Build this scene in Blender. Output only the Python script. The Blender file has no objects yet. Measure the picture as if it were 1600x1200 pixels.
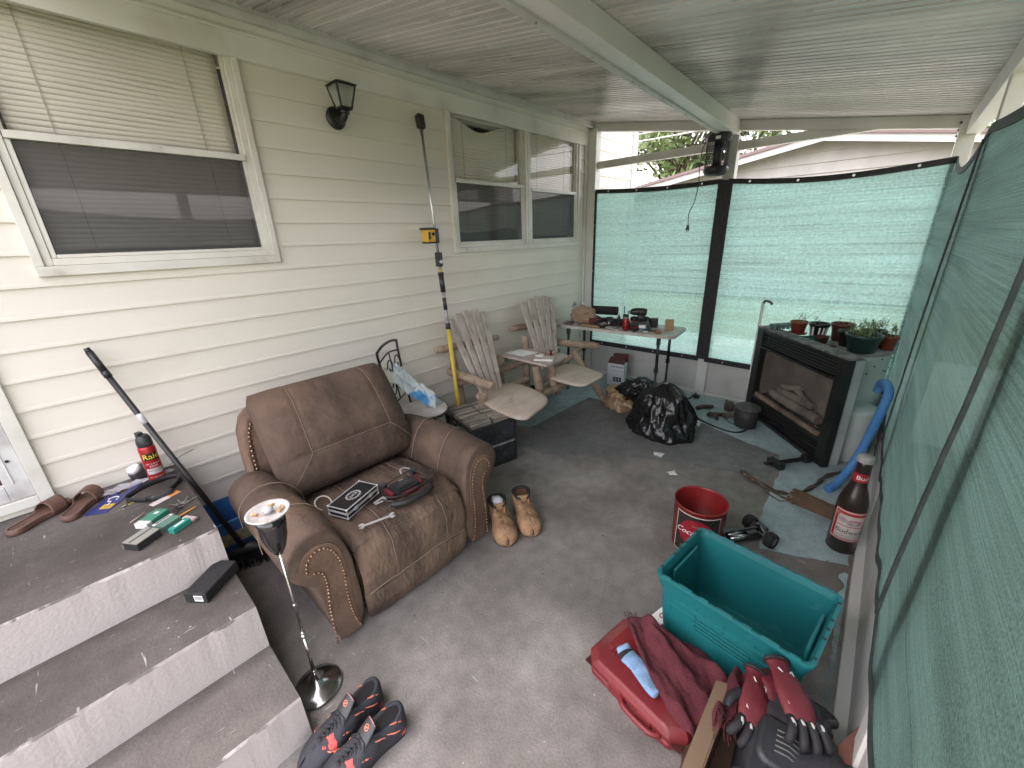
import bpy, math, random
from mathutils import Vector, Matrix, Euler, noise
R=math.radians; PI=math.pi
SC=bpy.context.scene; COL=SC.collection
# ---------------- camera ----------------
cd=bpy.data.cameras.new('camera'); cam=bpy.data.objects.new('camera',cd); COL.objects.link(cam); SC.camera=cam
cd.sensor_width=36; cd.lens=36*629/1600; cd.clip_start=.02; cd.clip_end=400
f_=629.
d1=Vector((605,-250,f_)).normalized(); d3=Vector((60,1730,f_)).normalized(); d3=(d3-d1*d1.dot(d3)).normalized()
X_=d1; Z_=-d3; Y_=Z_.cross(X_)
cr=Vector((X_.x,Y_.x,Z_.x)); cu=-Vector((X_.y,Y_.y,Z_.y)); cb=-Vector((X_.z,Y_.z,Z_.z))
cam.matrix_world=Matrix(((cr.x,cu.x,cb.x,0),(cr.y,cu.y,cb.y,0),(cr.z,cu.z,cb.z,1.6),(0,0,0,1)))
# ---------------- world, sun, exposure ----------------
w=bpy.data.worlds.new('World'); SC.world=w; w.use_nodes=True
nt=w.node_tree; bg=nt.nodes['Background']; sky=nt.nodes.new('ShaderNodeTexSky'); sky.sky_type='NISHITA'; sky.sun_disc=False
SUN_EL=R(55); SUN_AZ=R(100)   # azimuth of the sun, from +x towards +y
sky.sun_elevation=SUN_EL; sky.sun_rotation=PI/2-SUN_AZ; sky.air_density=1.2; sky.dust_density=4.0; sky.ozone_density=.6
hs=nt.nodes.new('ShaderNodeHueSaturation'); hs.inputs['Saturation'].default_value=.3   # overcast sky
nt.links.new(sky.outputs[0],hs.inputs['Color']); mxw=nt.nodes.new('ShaderNodeMix'); mxw.data_type='RGBA'; mxw.blend_type='MULTIPLY'; mxw.inputs['Factor'].default_value=1; mxw.inputs['B'].default_value=(1.045,.965,.965,1); nt.links.new(hs.outputs[0],mxw.inputs['A']); nt.links.new(mxw.outputs['Result'],bg.inputs[0]); bg.inputs[1].default_value=.15
sd=bpy.data.lights.new('sun','SUN'); sd.energy=.5; sd.angle=R(25); sd.color=(1,.97,.93); so=bpy.data.objects.new('sun',sd); COL.objects.link(so)
sdir=Vector((math.cos(SUN_AZ)*math.cos(SUN_EL),math.sin(SUN_AZ)*math.cos(SUN_EL),math.sin(SUN_EL)))
so.rotation_euler=(-sdir).to_track_quat('-Z','Y').to_euler(); so.location=(0,0,12)
SC.view_settings.view_transform='Standard'; SC.view_settings.look='None'; SC.view_settings.exposure=3.15; SC.view_settings.gamma=1
SC.render.engine='CYCLES'; SC.cycles.use_denoising=True
SC.cycles.max_bounces=10; SC.cycles.diffuse_bounces=5; SC.cycles.glossy_bounces=3; SC.cycles.transparent_max_bounces=16; SC.cycles.sample_clamp_indirect=4
SC.cycles.caustics_reflective=False; SC.cycles.caustics_refractive=False
# ---------------- helpers ----------------
def V(*a): return Vector(a)
class G:
    def __init__(s): s.v=[];s.f=[];s.m=[];s.s=[]
    def add(s,vs,fs,mi=0,sm=False,M=None):
        n=len(s.v)
        for p in vs: s.v.append((M@Vector(p)) if M else Vector(p))
        for f in fs: s.f.append([i+n for i in f]); s.m.append(mi); s.s.append(sm)
        return s
    def box(s,c,d,rot=None,mi=0,tp=1.0,M=None):
        x,y,z=d[0]/2,d[1]/2,d[2]/2
        vs=[(-x,-y,-z),(x,-y,-z),(x,y,-z),(-x,y,-z),(-x*tp,-y*tp,z),(x*tp,-y*tp,z),(x*tp,y*tp,z),(-x*tp,y*tp,z)]
        m=Matrix.Translation(c)
        if rot is not None: m=m@Euler(rot).to_matrix().to_4x4()
        if M: m=M@m
        return s.add(vs,[(0,3,2,1),(4,5,6,7),(0,1,5,4),(1,2,6,5),(2,3,7,6),(3,0,4,7)],mi,False,m)
    def bb(s,a,b,mi=0): return s.box(((a[0]+b[0])/2,(a[1]+b[1])/2,(a[2]+b[2])/2),(abs(b[0]-a[0]),abs(b[1]-a[1]),abs(b[2]-a[2])),None,mi)
    def bar(s,p0,p1,wd,ht,up=(0,0,1),mi=0):
        p0=Vector(p0);p1=Vector(p1);d=p1-p0;L=d.length;d.normalize();u=Vector(up);sd=d.cross(u).normalized();u=sd.cross(d)
        m=Matrix(((d.x,sd.x,u.x,(p0.x+p1.x)/2),(d.y,sd.y,u.y,(p0.y+p1.y)/2),(d.z,sd.z,u.z,(p0.z+p1.z)/2),(0,0,0,1)))
        return s.box((0,0,0),(L,wd,ht),None,mi,1,m)
    def loft(s,secs,mi=0,sm=True,caps=True,closed=True,loop=False):
        n=len(s.v);k=len(secs[0])
        for q in secs:
            for p in q: s.v.append(Vector(p))
        for i in range(len(secs)-(0 if loop else 1)):
            a=n+i*k;b=n+((i+1)%len(secs))*k
            for j in range(k if closed else k-1):
                j2=(j+1)%k
                s.f.append([a+j,a+j2,b+j2,b+j]);s.m.append(mi);s.s.append(sm)
        if caps and closed and not loop:
            s.f.append([n+j for j in range(k)][::-1]);s.m.append(mi);s.s.append(False)
            e=n+(len(secs)-1)*k
            s.f.append([e+j for j in range(k)]);s.m.append(mi);s.s.append(False)
        return s
    def tube(s,pts,r,n=8,mi=0,loop=False,sm=True):
        pts=[Vector(p) for p in pts];L=len(pts);rr=r if isinstance(r,(list,tuple)) else [r]*L
        secs=[];u=None
        for i,p in enumerate(pts):
            if loop: t=pts[(i+1)%L]-pts[i-1]
            else: t=pts[min(i+1,L-1)]-pts[max(i-1,0)]
            t.normalize()
            if u is None: u=t.orthogonal().normalized()
            else:
                u=u-t*u.dot(t)
                u=u.normalized() if u.length>1e-6 else t.orthogonal().normalized()
            v=t.cross(u)
            secs.append([p+(u*math.cos(2*PI*j/n)+v*math.sin(2*PI*j/n))*rr[i] for j in range(n)])
        return s.loft(secs,mi,sm,True,True,loop)
    def cyl(s,p0,p1,r0,r1=None,n=16,mi=0): return s.tube([p0,p1],[r0,r0 if r1 is None else r1],n,mi)
    def lathe(s,prof,c=(0,0,0),n=24,mi=0,M=None,sm=True,a0=0,a1=2*PI,sy=1):
        full=abs(a1-a0-2*PI)<1e-6; k=n if full else n+1
        secs=[]
        for r,z in prof: secs.append([(c[0]+max(r,1e-4)*math.cos(a0+(a1-a0)*j/n),c[1]+sy*max(r,1e-4)*math.sin(a0+(a1-a0)*j/n),c[2]+z) for j in range(k)])
        if M: secs=[[M@Vector(p) for p in q] for q in secs]
        return s.loft(secs,mi,sm,False,full)
    def prism(s,poly,z0,z1,mi=0,M=None,sm=False):
        n=len(poly);vs=[(x,y,z0) for x,y in poly]+[(x,y,z1) for x,y in poly]
        fs=[list(range(n))[::-1],list(range(n,2*n))]
        s.add(vs,fs,mi,False,M)
        s.add(vs,[(i,(i+1)%n,n+(i+1)%n,n+i) for i in range(n)],mi,sm,M); return s
    def sheet(s,fn,nu,nv,mi=0,sm=True,flip=False):
        n=len(s.v)
        for i in range(nu+1):
            for j in range(nv+1): s.v.append(Vector(fn(i/nu,j/nv)))
        for i in range(nu):
            for j in range(nv):
                a=n+i*(nv+1)+j;q=[a,a+nv+1,a+nv+2,a+1]
                s.f.append(q[::-1] if flip else q);s.m.append(mi);s.s.append(sm)
        return s
    def ball(s,c,r,n=12,mi=0,amp=0,fr=3,M=None,seed=0):
        r=(r,r,r) if not isinstance(r,(tuple,list)) else r
        secs=[]
        m=n//2+1
        for i in range(m+1):
            th=PI*i/m
            q=[]
            for j in range(n):
                ph=2*PI*j/n;d=Vector((math.sin(th)*math.cos(ph),math.sin(th)*math.sin(ph),math.cos(th)))
                k=1+amp*noise.noise(d*fr+Vector((seed,seed*2.1,0)))
                p=Vector((d.x*r[0]*k,d.y*r[1]*k,d.z*r[2]*k))
                if i in(0,m): p=p+Vector((math.cos(ph),math.sin(ph),0))*1e-4
                p=p+Vector(c)
                q.append(M@p if M else p)
            secs.append(q)
        return s.loft(secs,mi,True,False)
    def disp(s,amp,fr,seed=0,axis=None):
        for i,p in enumerate(s.v):
            q=p*fr+Vector((seed*3.7,seed*1.3,seed))
            d=Vector((noise.noise(q),noise.noise(q+Vector((31,0,0))),noise.noise(q+Vector((0,57,0)))))*amp
            if axis: d=Vector([d[k]*axis[k] for k in range(3)])
            s.v[i]=p+d
        return s
WM={}
def mk(name,g,mats,bevel=0,sub=0,solid=0,inv=None,seg=2):
    me=bpy.data.meshes.new(name)
    vs=[(inv@p) if inv else p for p in g.v]
    me.from_pydata([tuple(p) for p in vs],[],g.f)
    for m in (mats if isinstance(mats,(list,tuple)) else [mats]): me.materials.append(m)
    me.polygons.foreach_set('material_index',g.m); me.polygons.foreach_set('use_smooth',g.s)
    me.validate(); me.update()
    o=bpy.data.objects.new(name,me); COL.objects.link(o)
    if solid: q=o.modifiers.new('solid','SOLIDIFY'); q.thickness=solid; q.offset=0
    if bevel: q=o.modifiers.new('bevel','BEVEL'); q.width=bevel; q.segments=seg; q.limit_method='ANGLE'; q.angle_limit=R(35); q.harden_normals=False
    if sub: q=o.modifiers.new('sub','SUBSURF'); q.levels=sub; q.render_levels=sub
    return o
def tag(o,label=None,cat=None,group=None,kind=None):
    if label: o['label']=label
    if cat: o['category']=cat
    if group: o['group']=group
    if kind: o['kind']=kind
    return o
def mat4(loc,rot): return Matrix.Translation(loc)@(Euler(rot).to_matrix().to_4x4())
def rr3(rot): return (0,0,rot) if not isinstance(rot,(tuple,list)) else tuple(rot)
def thing(name,label,cat,loc=(0,0,0),rot=0,group=None):
    o=bpy.data.objects.new(name,None); COL.objects.link(o); o.location=loc; o.rotation_euler=rr3(rot); o.empty_display_size=.05
    WM[o.name]=mat4(loc,rr3(rot)); return tag(o,label,cat,group)
def P(name,g,mats,T,w=False,label=None,kind=None,**k):
    M=WM[T.name]; o=mk(name,g,mats,inv=M.inverted() if w else None,**k); o.parent=T; WM[o.name]=M; return tag(o,label,kind=kind)
def solo(name,g,mats,label,cat,loc=(0,0,0),rot=0,group=None,w=False,kind=None,**k):
    M=mat4(loc,rr3(rot)); o=mk(name,g,mats,inv=M.inverted() if w else None,**k); o.location=loc; o.rotation_euler=rr3(rot); WM[o.name]=M
    return tag(o,label,cat,group,kind)
def copy_tree(o,parent=None):
    c=o.copy(); COL.objects.link(c); c.parent=parent
    for ch in list(o.children): copy_tree(ch,c)
    return c
def cat(pts,n=6,closed=False):
    pts=[Vector(p) for p in pts];L=len(pts);o=[]
    for i in range(L if closed else L-1):
        g=(lambda j:pts[j%L]) if closed else (lambda j:pts[min(max(j,0),L-1)])
        a,b,c,d=g(i-1),g(i),g(i+1),g(i+2)
        for k in range(n):
            t=k/n;o.append(.5*((2*b)+(c-a)*t+(2*a-5*b+4*c-d)*t*t+(3*b-a-3*c+d)*t**3))
    if not closed: o.append(pts[-1])
    return o
def rpoly(w_,h_,r,n=4,cx=0,cy=0):
    o=[]
    for sx,sy,a in((1,1,0),(-1,1,90),(-1,-1,180),(1,-1,270)):
        for k in range(n+1):
            t=R(a+90*k/n);o.append((cx+sx*(w_/2-r)+r*math.cos(t),cy+sy*(h_/2-r)+r*math.sin(t)))
    return o
# materials
MC={}
def S(name,col,rough=.6,col2=None,scale=4,lo=.4,hi=.62,bump=0,bs=60,metal=0,spec=.5,st=(1,1,1),det=5,col3=None,sc3=1.5,l3=.55,h3=.7,trans=0,coat=0,bst=None,dist=0):
    if name in MC: return MC[name]
    m=bpy.data.materials.new(name); MC[name]=m; m.use_nodes=True; t=m.node_tree; N=t.nodes; L=t.links; b=N['Principled BSDF']
    c=lambda q:(q[0],q[1],q[2],1)
    b.inputs['Base Color'].default_value=c(col); b.inputs['Roughness'].default_value=rough; b.inputs['Metallic'].default_value=metal
    b.inputs['Specular IOR Level'].default_value=spec
    if coat: b.inputs['Coat Weight'].default_value=coat
    if trans: b.inputs['Transmission Weight'].default_value=trans
    tc=N.new('ShaderNodeTexCoord'); mp=N.new('ShaderNodeMapping'); mp.inputs['Scale'].default_value=st; L.new(tc.outputs['Object'],mp.inputs[0])
    out=None
    if col2:
        n=N.new('ShaderNodeTexNoise'); n.inputs['Scale'].default_value=scale; n.inputs['Detail'].default_value=det; n.inputs['Distortion'].default_value=dist; L.new(mp.outputs[0],n.inputs['Vector'])
        r=N.new('ShaderNodeValToRGB'); r.color_ramp.elements[0].position=lo; r.color_ramp.elements[1].position=hi; r.color_ramp.elements[0].color=c(col); r.color_ramp.elements[1].color=c(col2)
        L.new(n.outputs['Fac'],r.inputs[0]); out=r.outputs[0]
        rm=N.new('ShaderNodeMapRange'); rm.inputs['To Min'].default_value=max(rough-.1,.03); rm.inputs['To Max'].default_value=min(rough+.1,1); L.new(n.outputs['Fac'],rm.inputs['Value']); L.new(rm.outputs[0],b.inputs['Roughness'])
    if col3:
        n=N.new('ShaderNodeTexNoise'); n.inputs['Scale'].default_value=sc3; n.inputs['Detail'].default_value=6; L.new(mp.outputs[0],n.inputs['Vector'])
        r=N.new('ShaderNodeMapRange'); r.inputs['From Min'].default_value=l3; r.inputs['From Max'].default_value=h3; L.new(n.outputs['Fac'],r.inputs['Value'])
        x=N.new('ShaderNodeMix'); x.data_type='RGBA'; L.new(r.outputs[0],x.inputs['Factor'])
        if out: L.new(out,x.inputs['A'])
        else: x.inputs['A'].default_value=c(col)
        x.inputs['B'].default_value=c(col3); out=x.outputs['Result']
    if out: L.new(out,b.inputs['Base Color'])
    if bump:
        n=N.new('ShaderNodeTexNoise'); n.inputs['Scale'].default_value=bs; n.inputs['Detail'].default_value=6
        if bst:
            mp2=N.new('ShaderNodeMapping'); mp2.inputs['Scale'].default_value=bst; L.new(tc.outputs['Object'],mp2.inputs[0]); L.new(mp2.outputs[0],n.inputs['Vector'])
        else: L.new(mp.outputs[0],n.inputs['Vector'])
        u=N.new('ShaderNodeBump'); u.inputs['Strength'].default_value=min(bump,1); u.inputs['Distance'].default_value=.004 if bump<=1 else .004*bump; L.new(n.outputs['Fac'],u.inputs['Height']); L.new(u.outputs[0],b.inputs['Normal'])
    return m
def glassy(name,tint=(.95,.95,.94),op=0.0,col=(.5,.5,.5)):
    m=bpy.data.materials.new(name); m.use_nodes=True; t=m.node_tree; N=t.nodes; L=t.links; N.remove(N['Principled BSDF'])
    tr=N.new('ShaderNodeBsdfTransparent'); tr.inputs[0].default_value=(*tint,1); gl=N.new('ShaderNodeBsdfGlossy'); gl.inputs['Roughness'].default_value=.02
    fr=N.new('ShaderNodeFresnel'); ge=N.new('ShaderNodeNewGeometry'); ior=N.new('ShaderNodeMapRange'); ior.inputs['To Min'].default_value=1.5; ior.inputs['To Max'].default_value=1/1.5; L.new(ge.outputs['Backfacing'],ior.inputs['Value']); L.new(ior.outputs[0],fr.inputs[0]); x=N.new('ShaderNodeMixShader'); L.new(fr.outputs[0],x.inputs[0]); L.new(tr.outputs[0],x.inputs[1]); L.new(gl.outputs[0],x.inputs[2]); o=x.outputs[0]
    if op:
        d=N.new('ShaderNodeBsdfDiffuse'); d.inputs[0].default_value=(*col,1); y=N.new('ShaderNodeMixShader'); y.inputs[0].default_value=op; L.new(o,y.inputs[1]); L.new(d.outputs[0],y.inputs[2]); o=y.outputs[0]
    L.new(o,N['Material Output'].inputs[0]); return m
def netting(name,col,op=.75,tl=.6,st=(3,3,160),tint=(1,1,1),var=.25,cv=.3,ns=70):
    m=bpy.data.materials.new(name); m.use_nodes=True; t=m.node_tree; N=t.nodes; L=t.links; N.remove(N['Principled BSDF'])
    tc=N.new('ShaderNodeTexCoord'); mp=N.new('ShaderNodeMapping'); mp.inputs['Scale'].default_value=st; L.new(tc.outputs['Object'],mp.inputs[0])
    n=N.new('ShaderNodeTexNoise'); n.inputs['Scale'].default_value=1; n.inputs['Detail'].default_value=3; L.new(mp.outputs[0],n.inputs['Vector'])
    n2=N.new('ShaderNodeTexNoise'); n2.inputs['Scale'].default_value=ns; n2.inputs['Detail'].default_value=2; L.new(tc.outputs['Object'],n2.inputs['Vector'])
    mp3=N.new('ShaderNodeMapping'); mp3.inputs['Scale'].default_value=(.7,.7,9); L.new(tc.outputs['Object'],mp3.inputs[0])
    n3=N.new('ShaderNodeTexNoise'); n3.inputs['Scale'].default_value=1; n3.inputs['Detail'].default_value=5; L.new(mp3.outputs[0],n3.inputs['Vector'])
    a=N.new('ShaderNodeMath'); a.operation='ADD'; L.new(n.outputs['Fac'],a.inputs[0]); L.new(n2.outputs['Fac'],a.inputs[1])
    a2=N.new('ShaderNodeMath'); a2.operation='ADD'; L.new(a.outputs[0],a2.inputs[0]); L.new(n3.outputs['Fac'],a2.inputs[1])
    r=N.new('ShaderNodeMapRange'); r.inputs['From Min'].default_value=1.15; r.inputs['From Max'].default_value=1.85; r.inputs['To Min'].default_value=op-var; r.inputs['To Max'].default_value=min(op+var,.98); L.new(a2.outputs[0],r.inputs['Value'])
    tr=N.new('ShaderNodeBsdfTransparent'); tr.inputs[0].default_value=(*tint,1)
    d=N.new('ShaderNodeBsdfDiffuse'); tt=N.new('ShaderNodeBsdfTranslucent')
    cr_=N.new('ShaderNodeValToRGB'); e=cr_.color_ramp.elements; e[0].position=.36; e[1].position=.64; e[0].color=(*[c*(1-cv) for c in col],1); e[1].color=(*[c*(1+cv) for c in col],1)
    dv=N.new('ShaderNodeMath'); dv.operation='DIVIDE'; dv.inputs[1].default_value=3; L.new(a2.outputs[0],dv.inputs[0]); L.new(dv.outputs[0],cr_.inputs[0])
    L.new(cr_.outputs[0],d.inputs[0]); L.new(cr_.outputs[0],tt.inputs[0])
    x=N.new('ShaderNodeMixShader'); x.inputs[0].default_value=tl; L.new(d.outputs[0],x.inputs[1]); L.new(tt.outputs[0],x.inputs[2])
    gl=N.new('ShaderNodeBsdfGlossy'); gl.inputs['Roughness'].default_value=.45; gl.inputs[0].default_value=(.6,.75,.7,1); xg=N.new('ShaderNodeMixShader'); xg.inputs[0].default_value=.05; L.new(x.outputs[0],xg.inputs[1]); L.new(gl.outputs[0],xg.inputs[2])
    y=N.new('ShaderNodeMixShader'); L.new(r.outputs[0],y.inputs[0]); L.new(tr.outputs[0],y.inputs[1]); L.new(xg.outputs[0],y.inputs[2]); L.new(y.outputs[0],N['Material Output'].inputs[0])
    bu=N.new('ShaderNodeBump'); bu.inputs['Strength'].default_value=.5; bu.inputs['Distance'].default_value=.004; L.new(a2.outputs[0],bu.inputs['Height'])
    for q in (d,tt,gl): L.new(bu.outputs[0],q.inputs['Normal'])
    return m
_tc={}
def text_g(g,body,size,M,mi=0,depth=.0008,bend=None,shear=0,align='CENTER',xo=0):
    cu_=bpy.data.curves.new('t','FONT'); cu_.body=body; cu_.size=size; cu_.extrude=0; cu_.shear=shear; cu_.align_x=align; cu_.align_y='CENTER'; cu_.resolution_u=3
    o=bpy.data.objects.new('t',cu_); COL.objects.link(o); bpy.context.view_layer.update()
    me=bpy.data.meshes.new_from_object(o.evaluated_get(bpy.context.evaluated_depsgraph_get()))
    vs=[]
    for v in me.vertices:
        p=v.co.copy(); p.z+=depth; p.x+=xo
        if bend: a=p.x/bend; p=Vector(((bend+p.z)*math.sin(a),p.y,(bend+p.z)*math.cos(a)-bend))
        vs.append(p)
    g.add(vs,[list(q.vertices) for q in me.polygons],mi,False,M)
    bpy.data.objects.remove(o); bpy.data.meshes.remove(me); bpy.data.curves.remove(cu_)
def lie(x,y,z,rz=0): return mat4((x,y,z),(0,0,rz))           # text lying on a horizontal surface
rnd=random.Random(7)
WY=2.631; XE=4.21; CYR=-.2
def roofz(y): return 2.695-(WY-y)*.161
# common materials
beam_m=S('white beam paint',(.82,.80,.785),.4,(.74,.72,.70),2,.4,.75,bump=.08,bs=15)
alum=S('aluminium trim',(.62,.62,.60),.45,(.48,.47,.44),6,.45,.75,bump=.15,bs=30)
white_paint=S('white painted metal',(.66,.66,.63),.45,(.55,.545,.51),3,.42,.75,bump=.1,bs=15,col3=(.36,.34,.30),sc3=2.5,l3=.62,h3=.85)
black_pl=S('black plastic',(.02,.02,.021),.4,(.035,.035,.036),8,.4,.7,bump=.1,bs=120)
black_mt=S('black metal',(.012,.012,.013),.38,(.03,.028,.026),12,.45,.75,bump=.15,bs=80)
chrome=S('worn chrome',(.6,.6,.6),.22,(.35,.34,.32),9,.45,.7,metal=1)
steel=S('dull steel',(.42,.42,.42),.4,(.25,.24,.23),14,.45,.7,metal=.9)
white_pl=S('white plastic',(.75,.75,.74),.4)
paper=S('paper',(.78,.78,.76),.8)
# ================= SETTING =================
def floor_mat(name,c1,c2,c3,scratch=True,rough=.75):
    m=S(name,c1,rough,c2,2.2,.38,.66,bump=.6,bs=90,det=8,col3=c3,sc3=1.1,l3=.5,h3=.8)
    t=m.node_tree; N=t.nodes; L=t.links; b=N['Principled BSDF']
    if scratch:   # pale scuffs and paint flecks with a shape of their own
        tc=[n for n in N if n.type=='TEX_COORD'][0]; prev=b.inputs['Base Color'].links[0].from_socket
        for st,th,rz,col in (((70,9,1),.735,.5,(.34,.33,.32)),((11,90,1),.745,-.35,(.32,.31,.30)),((55,55,1),.76,0,(.42,.41,.40)),((30,30,1),.775,0,(.018,.017,.016))):
            mp=N.new('ShaderNodeMapping'); mp.inputs['Scale'].default_value=st; mp.inputs['Rotation'].default_value=(0,0,rz); L.new(tc.outputs['Object'],mp.inputs[0])
            n=N.new('ShaderNodeTexNoise'); n.inputs['Scale'].default_value=1; n.inputs['Detail'].default_value=2; L.new(mp.outputs[0],n.inputs['Vector'])
            r=N.new('ShaderNodeMapRange'); r.inputs['From Min'].default_value=th-.03; r.inputs['From Max'].default_value=th+.03; L.new(n.outputs['Fac'],r.inputs['Value'])
            x=N.new('ShaderNodeMix'); x.data_type='RGBA'; L.new(r.outputs[0],x.inputs['Factor']); L.new(prev,x.inputs['A']); x.inputs['B'].default_value=(*col,1); prev=x.outputs['Result']
        L.new(prev,b.inputs['Base Color'])
    if not scratch: return m
    tc=[n for n in N if n.type=='TEX_COORD'][0]; prev=b.inputs['Base Color'].links[0].from_socket   # fine sandy grain
    n=N.new('ShaderNodeTexNoise'); n.inputs['Scale'].default_value=150; n.inputs['Detail'].default_value=3; L.new(tc.outputs['Object'],n.inputs['Vector'])
    n5=N.new('ShaderNodeTexNoise'); n5.inputs['Scale'].default_value=14; n5.inputs['Detail'].default_value=6; L.new(tc.outputs['Object'],n5.inputs['Vector'])
    ad=N.new('ShaderNodeMath'); ad.operation='ADD'; L.new(n.outputs['Fac'],ad.inputs[0]); L.new(n5.outputs['Fac'],ad.inputs[1])
    r=N.new('ShaderNodeMapRange'); r.inputs['From Min'].default_value=.75; r.inputs['From Max'].default_value=1.25; r.inputs['To Min'].default_value=.80; r.inputs['To Max'].default_value=1.20; L.new(ad.outputs[0],r.inputs['Value'])
    x=N.new('ShaderNodeVectorMath'); x.operation='SCALE'; L.new(prev,x.inputs[0]); L.new(r.outputs[0],x.inputs['Scale']); L.new(x.outputs[0],b.inputs['Base Color'])
    return m
fm=floor_mat('concrete floor',(.165,.149,.137),(.25,.23,.213),(.31,.29,.272))
g=G(); g.bb((-1.6,-.36,-.14),(4.36,2.72,0)); solo('patio_floor',g,fm,None,None,kind='structure')
# ground
g=G(); g.sheet(lambda u,v:(-60+160*u,-60+140*v,-.15+.03*noise.noise(Vector((u*40,v*40,0)))),80,70)
gm=S('grass ground',(.10,.115,.06),.95,(.14,.15,.085),3,.4,.65,bump=1,bs=60,col3=(.16,.15,.10),sc3=.5,l3=.5,h3=.7)
solo('ground',g,gm,None,None,kind='structure')
g=G(); g.bb((4.36,-3,-.16),(7.3,9,-.085)); solo('driveway',g,S('pale concrete',(.42,.41,.38),.85,(.34,.33,.31),3,bump=.4,bs=40),None,None,kind='structure')
# worn paint on the floor: pale blue strips along the edges
def patch(pts,z,seed,step=.03,amp=.012):
    out=[]
    P2=[Vector((p[0],p[1],0)) for p in pts]
    for i in range(len(P2)):
        a=P2[i];b=P2[(i+1)%len(P2)];n=max(1,int((b-a).length/step))
        for k in range(n):
            q=a.lerp(b,k/n);q+=Vector((noise.noise(q*14+Vector((seed,0,0))),noise.noise(q*14+Vector((0,seed,3))),0))*amp+Vector((noise.noise(q*60+Vector((seed,0,0))),noise.noise(q*60),0))*amp*.35;out.append((q.x,q.y))
    return out
blue=floor_mat('pale blue floor paint',(.37,.46,.475),(.28,.36,.375),(.19,.21,.21),rough=.6)
g=G(); g.prism(patch([(2.35,2.61),(4.19,2.61),(4.19,-.16),(2.27,-.16),(2.2,.0),(2.12,.2),(2.45,.26),(3.1,.27),(3.28,.32),(3.35,.55),(3.5,.95),(3.42,1.5),(3.42,2.05),(2.5,2.08)],0,1.3),.0015,.003)
solo('floor_paint',g,blue,None,None,kind='structure')
grey=floor_mat('slate grey floor paint',(.14,.137,.136),(.195,.19,.187),(.23,.222,.215))
g=G(); g.prism(patch([(2.5,2.075),(3.42,2.045),(3.415,1.5),(3.49,.95),(3.34,.55),(3.27,.33),(2.9,.3),(2.75,.75),(2.55,1.2),(2.2,1.7),(2.2,2.0)],0,4.3),.0015,.0035)
solo('grey_floor_paint',g,grey,None,None,kind='structure')
g=G()
dr=[(2.2,-.165)]+[(2.2-1.6*k/60,-.15+.030*noise.noise(Vector((k*.37,1,0)))+.02*abs(noise.noise(Vector((k*1.3,5,0))))) for k in range(61)]+[(.6,-.165)]
g.prism(dr[::-1],.0015,.003)
solo('paint_edge',g,blue,None,None,kind='structure')
# ---------- house ----------
side=S('cream vinyl siding',(.74,.695,.61),.5,(.69,.65,.57),1.3,.35,.7,bump=.25,bs=8,st=(1,1,2.2),col3=(.58,.53,.42),sc3=.9,l3=.6,h3=.85)
trimw=S('white trim',(.68,.675,.62),.5,(.60,.59,.53),3,.4,.7,bump=.1,bs=20,col3=(.44,.40,.33),sc3=3,l3=.6,h3=.8)
house=thing('house','cream vinyl sided house wall with three windows running along the porch','house',(1,WY,0))
wins=[(.0,.885,1.55,2.575),(2.262,3.125,1.535,2.575),(3.19,3.995,1.535,2.545)]
door=(-1.3,-.3,.60,2.6)
holes=wins+[door]
g=G(); h=.1255; z=.215-h*2
g.bb((-3,WY+.03,-.1),(5.3,WY+.06,.05))
while z<2.95:
    z0=max(z,.0);z1=min(z+h,2.95)
    cuts=sorted({z0,z1}|{q for H in holes for q in(H[2],H[3]) if z0<q<z1})
    for a,b in zip(cuts[:-1],cuts[1:]):
        xs=[(-3.0,5.30)]
        for H in holes:
            if H[2]<(a+b)/2<H[3]:
                nx=[]
                for s0,s1 in xs:
                    if H[1]<=s0 or H[0]>=s1: nx.append((s0,s1)); continue
                    if H[0]>s0: nx.append((s0,H[0]))
                    if H[1]<s1: nx.append((H[1],s1))
                xs=nx
        yo=lambda q: WY-.0095*(1-(q-z)/h)+.001-(.0015 if q-z<.014 else 0)
        lev=[a]+[q for q in (z+.0135,z+.0145) if a<q<b]+[b]
        for s0,s1 in xs:
            for a2,b2 in zip(lev[:-1],lev[1:]):
                g.add([(s0,yo(a2),a2),(s1,yo(a2),a2),(s1,yo(b2),b2),(s0,yo(b2),b2)],[(0,1,2,3)])
            if a<=z+1e-6: g.add([(s0,yo(z),z),(s1,yo(z),z),(s1,WY+.002,z),(s0,WY+.002,z)],[(3,2,1,0)])
    z+=h
P('siding',g,side,house,w=True)
# seams where siding pieces lap
g=G()
for x,zz in ((2.24,1.09),(1.12,.84)): pass
g.bb((-3,WY-.034,2.475),(4.21,WY-.004,2.635)); g.bb((-3,WY-.046,2.575),(4.21,WY-.0345,2.592)); P('frieze_board',g,S('frieze white',(.76,.745,.69),.5,(.66,.64,.58),3,.4,.75,col3=(.50,.47,.40),sc3=3,l3=.55,h3=.85),house,w=True,bevel=.003)
g=G(); g.bb((4.13,WY-.03,.0),(4.2,WY-.005,2.48)); P('corner_trim',g,trimw,house,w=True,bevel=.003)
frame_m=S('window frame aluminium',(.70,.68,.62),.45,(.58,.55,.48),5,.4,.72,bump=.1,bs=30,col3=(.35,.30,.24),sc3=5,l3=.62,h3=.8)
pane_m=glassy('window glass')
screen_m=glassy('insect screen',(.55,.55,.55),.42,(.15,.148,.145))
blind_m=S('blind slats',(.80,.745,.65),.5,(.72,.67,.585),4,.4,.7)
dark_m=S('dark interior',(.02,.02,.02),.9)
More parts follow.
